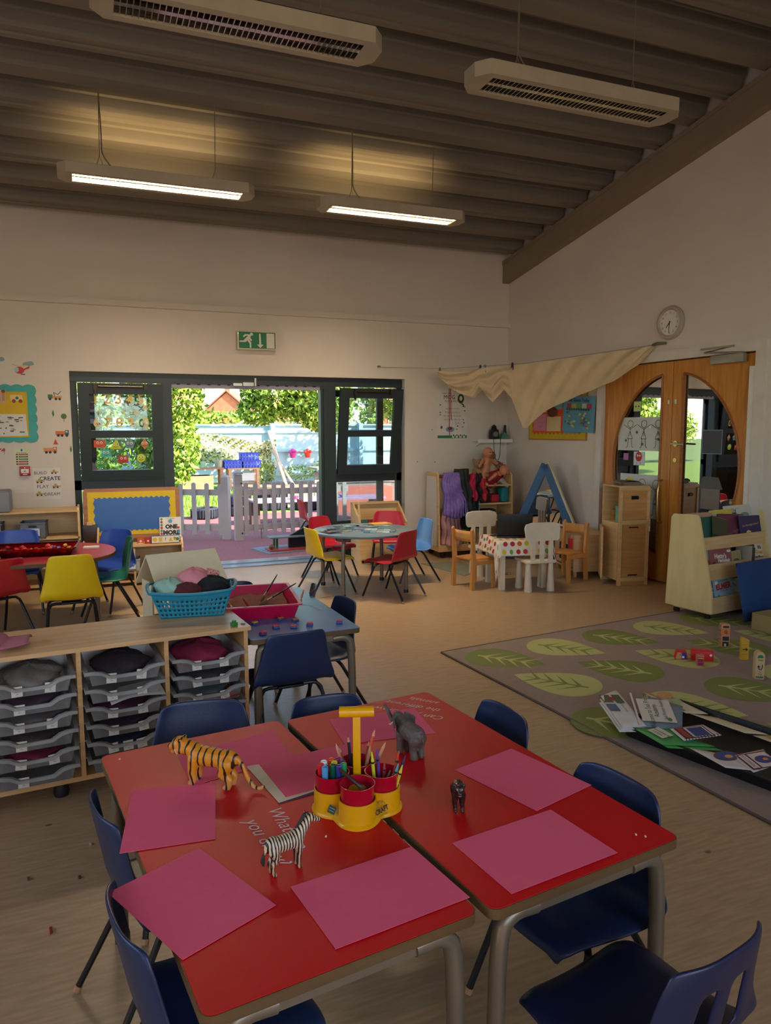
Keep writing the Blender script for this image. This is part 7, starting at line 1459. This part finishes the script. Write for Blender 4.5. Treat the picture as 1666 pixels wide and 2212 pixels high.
caps = [((-.018, 0, .052), .0155, (.014, 0, .050), .0155), ((.016, 0, .055), .013, (.026, 0, .064), .012), ((.030, 0, .066), (.012, .012, .0115)), ((.038, 0, .062), .0065, (.044, 0, .060), .005), ((.026, .012, .075), .0045), ((.026, -.012, .075), .0045)]
caps += legs4([((.014, 0, .045), .009), ((.015, 0, .022), .0055), ((.016, 0, .005), .0052), ((.021, 0, .004), .0045)], [((-.020, 0, .046), .0105), ((-.016, 0, .024), .006), ((-.020, 0, .005), .0052), ((-.015, 0, .004), .0045)], .009)
blob('body', caps, M_bb, r, .0018, smooth=3)
for s in (-1, 1): MB().ball((.0385, s*.006, .069), .0015, 8).build('eye', M_trim, r)
MB().ball((.044, 0, .0555), (.003, .004, .0015), 8).build('mouth', mat('pale_mouth', (170, 150, 140), .4), r)
# =============== toys on the rug
def rugxy(x, y, z=.0095): return (x, y, z)
def block(name, label, x, y, rz, w, d, h, m, items=None, top=None, side=None):
    r = T(name, label, 'toy block', (x, y, .0096), rad(rz), 'picture blocks on the rug')
    if top == 'dome': MB().prism([(-w/2, 0), (w/2, 0), (w/2, h-w/2)]+[(w/2*cos(pi*k/8), h-w/2+w/2*sin(pi*k/8)) for k in range(1, 8)]+[(-w/2, h-w/2)], -d/2, d/2, Matrix(((1, 0, 0, 0), (0, 0, 1, 0), (0, 1, 0, 0), (0, 0, 0, 1)))).build('body', m, r)
    elif top == 'slant': MB().prism([(-w/2, 0), (w/2, 0), (w/2, h*.86), (-w/2, h)], -d/2, d/2, Matrix(((1, 0, 0, 0), (0, 0, 1, 0), (0, 1, 0, 0), (0, 0, 0, 1)))).build('body', m, r)
    elif top == 'trap': MB().prism([(-w/2, 0), (w/2, 0), (w*.34, h), (-w*.34, h)], -d/2, d/2, Matrix(((1, 0, 0, 0), (0, 0, 1, 0), (0, 1, 0, 0), (0, 0, 0, 1)))).build('body', m, r)
    else: MB().box((0, 0, h/2), (w, d, h), bev=.002).build('body', m, r)
    if items: prints(r, frame((0, -d/2-.0004, 0), (1, 0, 0), (0, 0, 1)), items)
    if side: prints(r, frame((-w/2-.0004, 0, 0), (0, -1, 0), (0, 0, 1)), side)
    return r
dk2 = (44, 36, 40)
block('picture_block', 'tall orange picture block with dark printed windows on the rug', 4.077, 3.774, -30, .055, .055, .16, mat('peach_block', (206, 140, 96), .6), [('r', -.02, .135, .02, .15, dk2), ('r', -.025, .085, .025, .13, (206, 120, 50)), ('t', 'G', 0, .105, .03, (150, 30, 30), 0, 0, .002), ('r', -.02, .045, .022, .075, dk2), ('r', -.02, .005, .022, .038, dk2), ('r', -.008, .005, .004, .025, (200, 190, 170))], side=[('t', s_, 0, .02+.03*k, .03, dk2) for k, s_ in enumerate(('HI', 'AT', 'EN', 'OR', 'ST'))])
block('arrow_block', 'tall yellow block with a dark arrow and slanted top on the rug', 3.957, 3.496, -28, .050, .026, .155, mat('mustard_block', (196, 150, 24), .6), [('l', [(-.016, .07), (.012, .07)], .006, dk2), ('p', [(.004, .082), (.020, .07), (.004, .058)], dk2), ('r', -.024, .038, .024, .04, (150, 110, 20)), ('r', -.024, .1, .024, .102, (150, 110, 20))], top='slant')
block('park_block', 'tall domed wooden block with green top and curved arrow on the rug', 3.733, 3.187, -30, .052, .045, .17, mat('pale_block_wood', (196, 166, 116), .6), [('p', [(.018*cos(pi*k/8), .132+.02*sin(pi*k/8)) for k in range(9)], (20, 120, 70)), ('l', [(.012, .09), (.014, .075), (.006, .06), (-.006, .062), (-.008, .078)], .005, (24, 28, 60)), ('p', [(-.018, .074), (.002, .074), (-.008, .088)], (24, 28, 60)), ('t', 'PARK', 0, .012, .018, (30, 100, 60), 0, 0, .001), ('t', 'THE', 0, .03, .014, (30, 60, 60)), ('t', 'TO', 0, .045, .012, dk2), ('t', 'THIS', 0, .118, .014, (30, 60, 60))], top='dome')
block('red_box_block', 'long bright red block lying on the rug', 3.70, 3.60, -38, .135, .065, .062, mat('bright_red_block', (206, 24, 20), .5), [('e', .05, .04, .008, .008, W3)])
block('bus_block', 'small red and purple windowed block in front of the long red block', 3.598, 3.515, -30, .042, .042, .07, mat('salmon_block', (190, 110, 90), .6), [('r', -.02, 0, .02, .06, (180, 50, 40)), ('r', -.016, .03, -.004, .045, (80, 30, 100)), ('r', -.002, .03, .01, .045, (80, 30, 100)), ('r', -.016, .006, -.004, .022, (80, 30, 100)), ('r', -.002, .006, .01, .022, (80, 30, 100)), ('r', -.018, .048, .016, .054, (220, 180, 60))])
block('wedge_block', 'small red-topped wedge block with picture of a face on the rug', 3.59, 3.671, -30, .085, .04, .055, mat('bright_red_block', (206, 24, 20), .5), [('p', [(-.038, .002), (0, .002), (0, .045), (-.027, .045)], (190, 140, 90)), ('p', [(0, .002), (.036, .002), (.024, .045), (0, .045)], (30, 50, 130)), ('e', .01, .015, .008, .008, W3), ('e', -.01, .03, .003, .003, dk2)], top='trap')
# =============== black tray with papers
BX, BY, BA = 2.745, 2.52, rad(14.4)
tray('builders_tray', 'shallow black plastic tray of leaflets on the rug', 'tray', (BX, BY, .0098), BA, .52, .78, .06, mat('black_tray_plastic', (20, 21, 23), .45, bump=.3, bscale=150), .004, 1.06, None, .014)
def leaf_(label, q, z, m, items=(), lift=(0, 0, 0, 0), cat='leaflet'):
    """sheet through 4 ground points (in order: origin corner, along u, opposite, along v) with corner heights"""
    q = [Vector((x, y, z+l)) for (x, y), l in zip(q, lift)]; o3 = q[0]; u = q[1]-q[0]; v = q[3]-q[0]
    b = MB(); b.grid(lambda s, t: q[0]*(1-s)*(1-t)+q[1]*s*(1-t)+q[2]*s*t+q[3]*(1-s)*t, 6, 6); o = b.build('leaflet', m, sharp=180); mod(o, 'SOLIDIFY', thickness=.0015, offset=1); tag(o, label, cat, 'leaflets in the black tray')
    if items:
        n = u.cross(v).normalized(); s = 1 if n.z > 0 else -1
        Fm = frame(o3+n*s*.0035, u, v) if s > 0 else frame(o3+n*s*.0035, u, v)
        W_, H_ = u.length, v.length; it = []
        for i_ in items:
            k = i_[0]
            if k == 'r': it.append(('r', i_[1]*W_, i_[2]*H_, i_[3]*W_, i_[4]*H_, i_[5]))
            elif k == 'e': it.append(('e', i_[1]*W_, i_[2]*H_, i_[3]*W_, i_[4]*H_, i_[5]))
            elif k == 't': it.append(('t', i_[1], i_[2]*W_, i_[3]*H_, i_[4]*H_, *i_[5:]))
        prints(o, Fm, it, eps=.0004)
    return o
M_lf = mat('leaflet_white', (206, 200, 194), .6); M_lb = mat('leaflet_blue', (112, 128, 140), .5); M_lg = mat('leaflet_green', (70, 150, 76), .6); M_lc = mat('leaflet_cream', (200, 186, 150), .7)
def q4(*a): return list(a)
for k in range(3):
    leaf_(['lowest white leaflet of the fanned bundle at the far end of the black tray', 'middle white leaflet of the fanned bundle in the black tray', 'top white leaflet with photos and a round red badge in the black tray'][k], [(2.453+.012*k, 2.715+.01*k), (2.575+.02*k, 3.07+.03*k), (2.44+.02*k, 3.05+.02*k), (2.335+.01*k, 2.76-.0*k)], .062+.008*k, M_lf,
      [('r', .62, .55, .84, .97, (90, 84, 70)), ('r', .60, .10, .84, .45, (70, 90, 60)), ('r', .38, .55, .58, .97, (80, 96, 124)), ('e', .72, .50, .055, .12, (150, 40, 50)), ('t', 'My New School', .48, .30, .14, (60, 60, 64), pi), ('l', 0, 0)][:5] if k == 2 else (), (.0, .03, .03, .0))
leaf_('blue folder titled Welcome to Seal Primary Academy in the black tray', [(2.444, 2.747), (2.61, 2.64), (2.80, 2.835), (2.72, 3.0)], .075, M_lb, [('r', .12, .16, .95, .84, (206, 198, 186)), ('t', 'Welcome to Seal Primary', .36, .5, .10, (60, 60, 60), pi/2), ('t', 'Academy.', .52, .5, .10, (60, 60, 60), pi/2), ('t', 'Seal Primary Academy', .72, .55, .07, (60, 90, 110), pi/2), ('e', .80, .24, .05, .05, (60, 120, 60)), ('r', .0, .0, .05, 1, (206, 202, 200))], (.0, .0, .02, .03), 'folder')
leaf_('bright green folder with white label at the near side of the black tray', [(2.412, 2.761), (2.405, 2.55), (2.611, 2.44), (2.543, 2.658)], .072, M_lg, [('r', .3, .22, .8, .62, (196, 196, 176)), ('t', 'Documents for', .55, .46, .12, (50, 70, 50)), ('t', 'parents', .55, .34, .12, (50, 70, 50))], (0, 0, .0, .01), 'folder')
leaf_('second green folder just below the bright green one', [(2.42, 2.74), (2.41, 2.52), (2.62, 2.40), (2.55, 2.64)], .066, mat('leaflet_green2', (64, 140, 60), .6), (), (0, 0, 0, 0), 'folder')
bp = leaf_('spiral-bound card with maroon frame and blue picture in the black tray', [(2.547, 2.656), (2.508, 2.523), (2.70, 2.485), (2.715, 2.615)], .084, M_lf, [('r', .06, .08, .94, .92, (100, 26, 40)), ('r', .11, .34, .89, .88, M3) if 0 else ('r', .11, .34, .89, .88, (206, 200, 194)), ('r', .16, .40, .84, .84, (44, 60, 120)), ('r', .11, .12, .89, .28, (150, 60, 50)), ('p', [(.03, .08), (.09, .13), (.08, .14)], (200, 190, 180))], (0, 0, .01, .01), 'card')
b = MB()
for k in range(12): 
    p = Vector((2.508, 2.523, .088)).lerp(Vector((2.70, 2.485, .098)), (k+.5)/12); b.tube([p+Vector((0, .006, .003)), p+Vector((0, -.004, .006)), p+Vector((0, -.006, -.003))], .0018, 5)
b.build('spiral_binding', M_black, bp)['kind'] = 'stuff'
leaf_('cream card with faint picture leaning on the far rim of the black tray', [(2.738, 3.05), (2.79, 2.80), (2.885, 2.748), (2.855, 2.965)], .072, M_lc, [('e', .3, .5, .15, .3, (190, 140, 90)), ('e', .6, .4, .12, .25, (160, 170, 120)), ('r', .05, .05, .95, .12, (190, 90, 60))], (.03, .0, .0, .02), 'card')
leaf_('cream handwritten card on the far rim of the black tray', [(2.798, 2.792), (2.859, 2.497), (2.946, 2.44), (2.885, 2.695)], .073, M_lc, [('t', 'Our School', .5, .6, .16, (120, 110, 90)), ('t', 'Code of Conduct', .5, .4, .14, (120, 110, 90))], (.0, .0, .0, .0), 'card')
leaf_('cream card at the right edge of the photo on the tray rim', [(2.87, 2.46), (2.90, 2.30), (2.98, 2.29), (2.95, 2.427)], .073, M_lc, [('e', .4, .5, .2, .2, (180, 140, 60))], (0, 0, 0, 0), 'card')
leaf_('white card with round blue and orange badge at the near rim of the black tray', [(2.475, 2.455), (2.485, 2.26), (2.57, 2.199), (2.605, 2.335)], .072, M_lf, [('e', .62, .52, .22, .36, (130, 60, 30)), ('e', .62, .52, .19, .32, (50, 70, 130)), ('p', [(.11, .06), (.15, .09), (.12, .03)], (220, 150, 60)), ('e', .66, .55, .07, .12, (220, 160, 80))], (.01, 0, 0, 0), 'card')
leaf_('white boarding card with maroon frame and round badge at the right end of the tray', [(2.605, 2.335), (2.557, 2.181), (2.68, 2.167), (2.75, 2.30)], .074, M_lf, [('r', .06, .06, .94, .94, (100, 26, 40)), ('r', .11, .36, .89, .9, (206, 200, 194)), ('e', .5, .64, .22, .24, (130, 60, 30)), ('e', .5, .64, .19, .21, (50, 70, 140)), ('r', .11, .1, .89, .3, (206, 200, 194)), ('t', 'SEAL PRIMARY SCHOOL', .5, .2, .11, (110, 40, 50), pi), ('e', .52, .68, .07, .08, (220, 150, 60))], (0, 0, .02, .02), 'card')
# floor debris
for x, y, c, l in ((-0.166, 2.331, (130, 24, 24), 'short dark red crayon stub on the floor at the bottom left'), (-0.087, 2.590, (96, 30, 24), 'tiny red-brown bit on the floor left of the red table'), (-0.051, 2.795, (190, 170, 140), 'cream scrap of paper on the floor left of the red table'), (-0.248, 2.647, (90, 60, 40), 'dark fleck on the floor near the left edge'), (4.088, 6.634, (220, 214, 200), 'white scrap on the floor right of the round table')):
    tag(MB().box((x, y, .004), (.008, .028 if 'stub' in l else .014, .007), .1, bev=.001).build('floor_scrap', mat('scrap_%d' % c[0], c, .7)), l, 'scrap')
for x, y, l in ((-0.200, 3.006, 'small brown stain on the floor left of the chair'), (2.019, 1.895, 'small brown stain on the floor right of the red table')):
    tag(MB().prism([(x+.012*cos(k*.7)*(1+.3*(k % 2)), y+.009*sin(k*.7)) for k in range(9)], 0, .0006).build('floor_stain', mat('stain', (120, 96, 66), .6)), l, 'stain')
# remove unused prototypes
for k, r in list(CH.items()):
    if r['used']: del r['used']
    else: pass
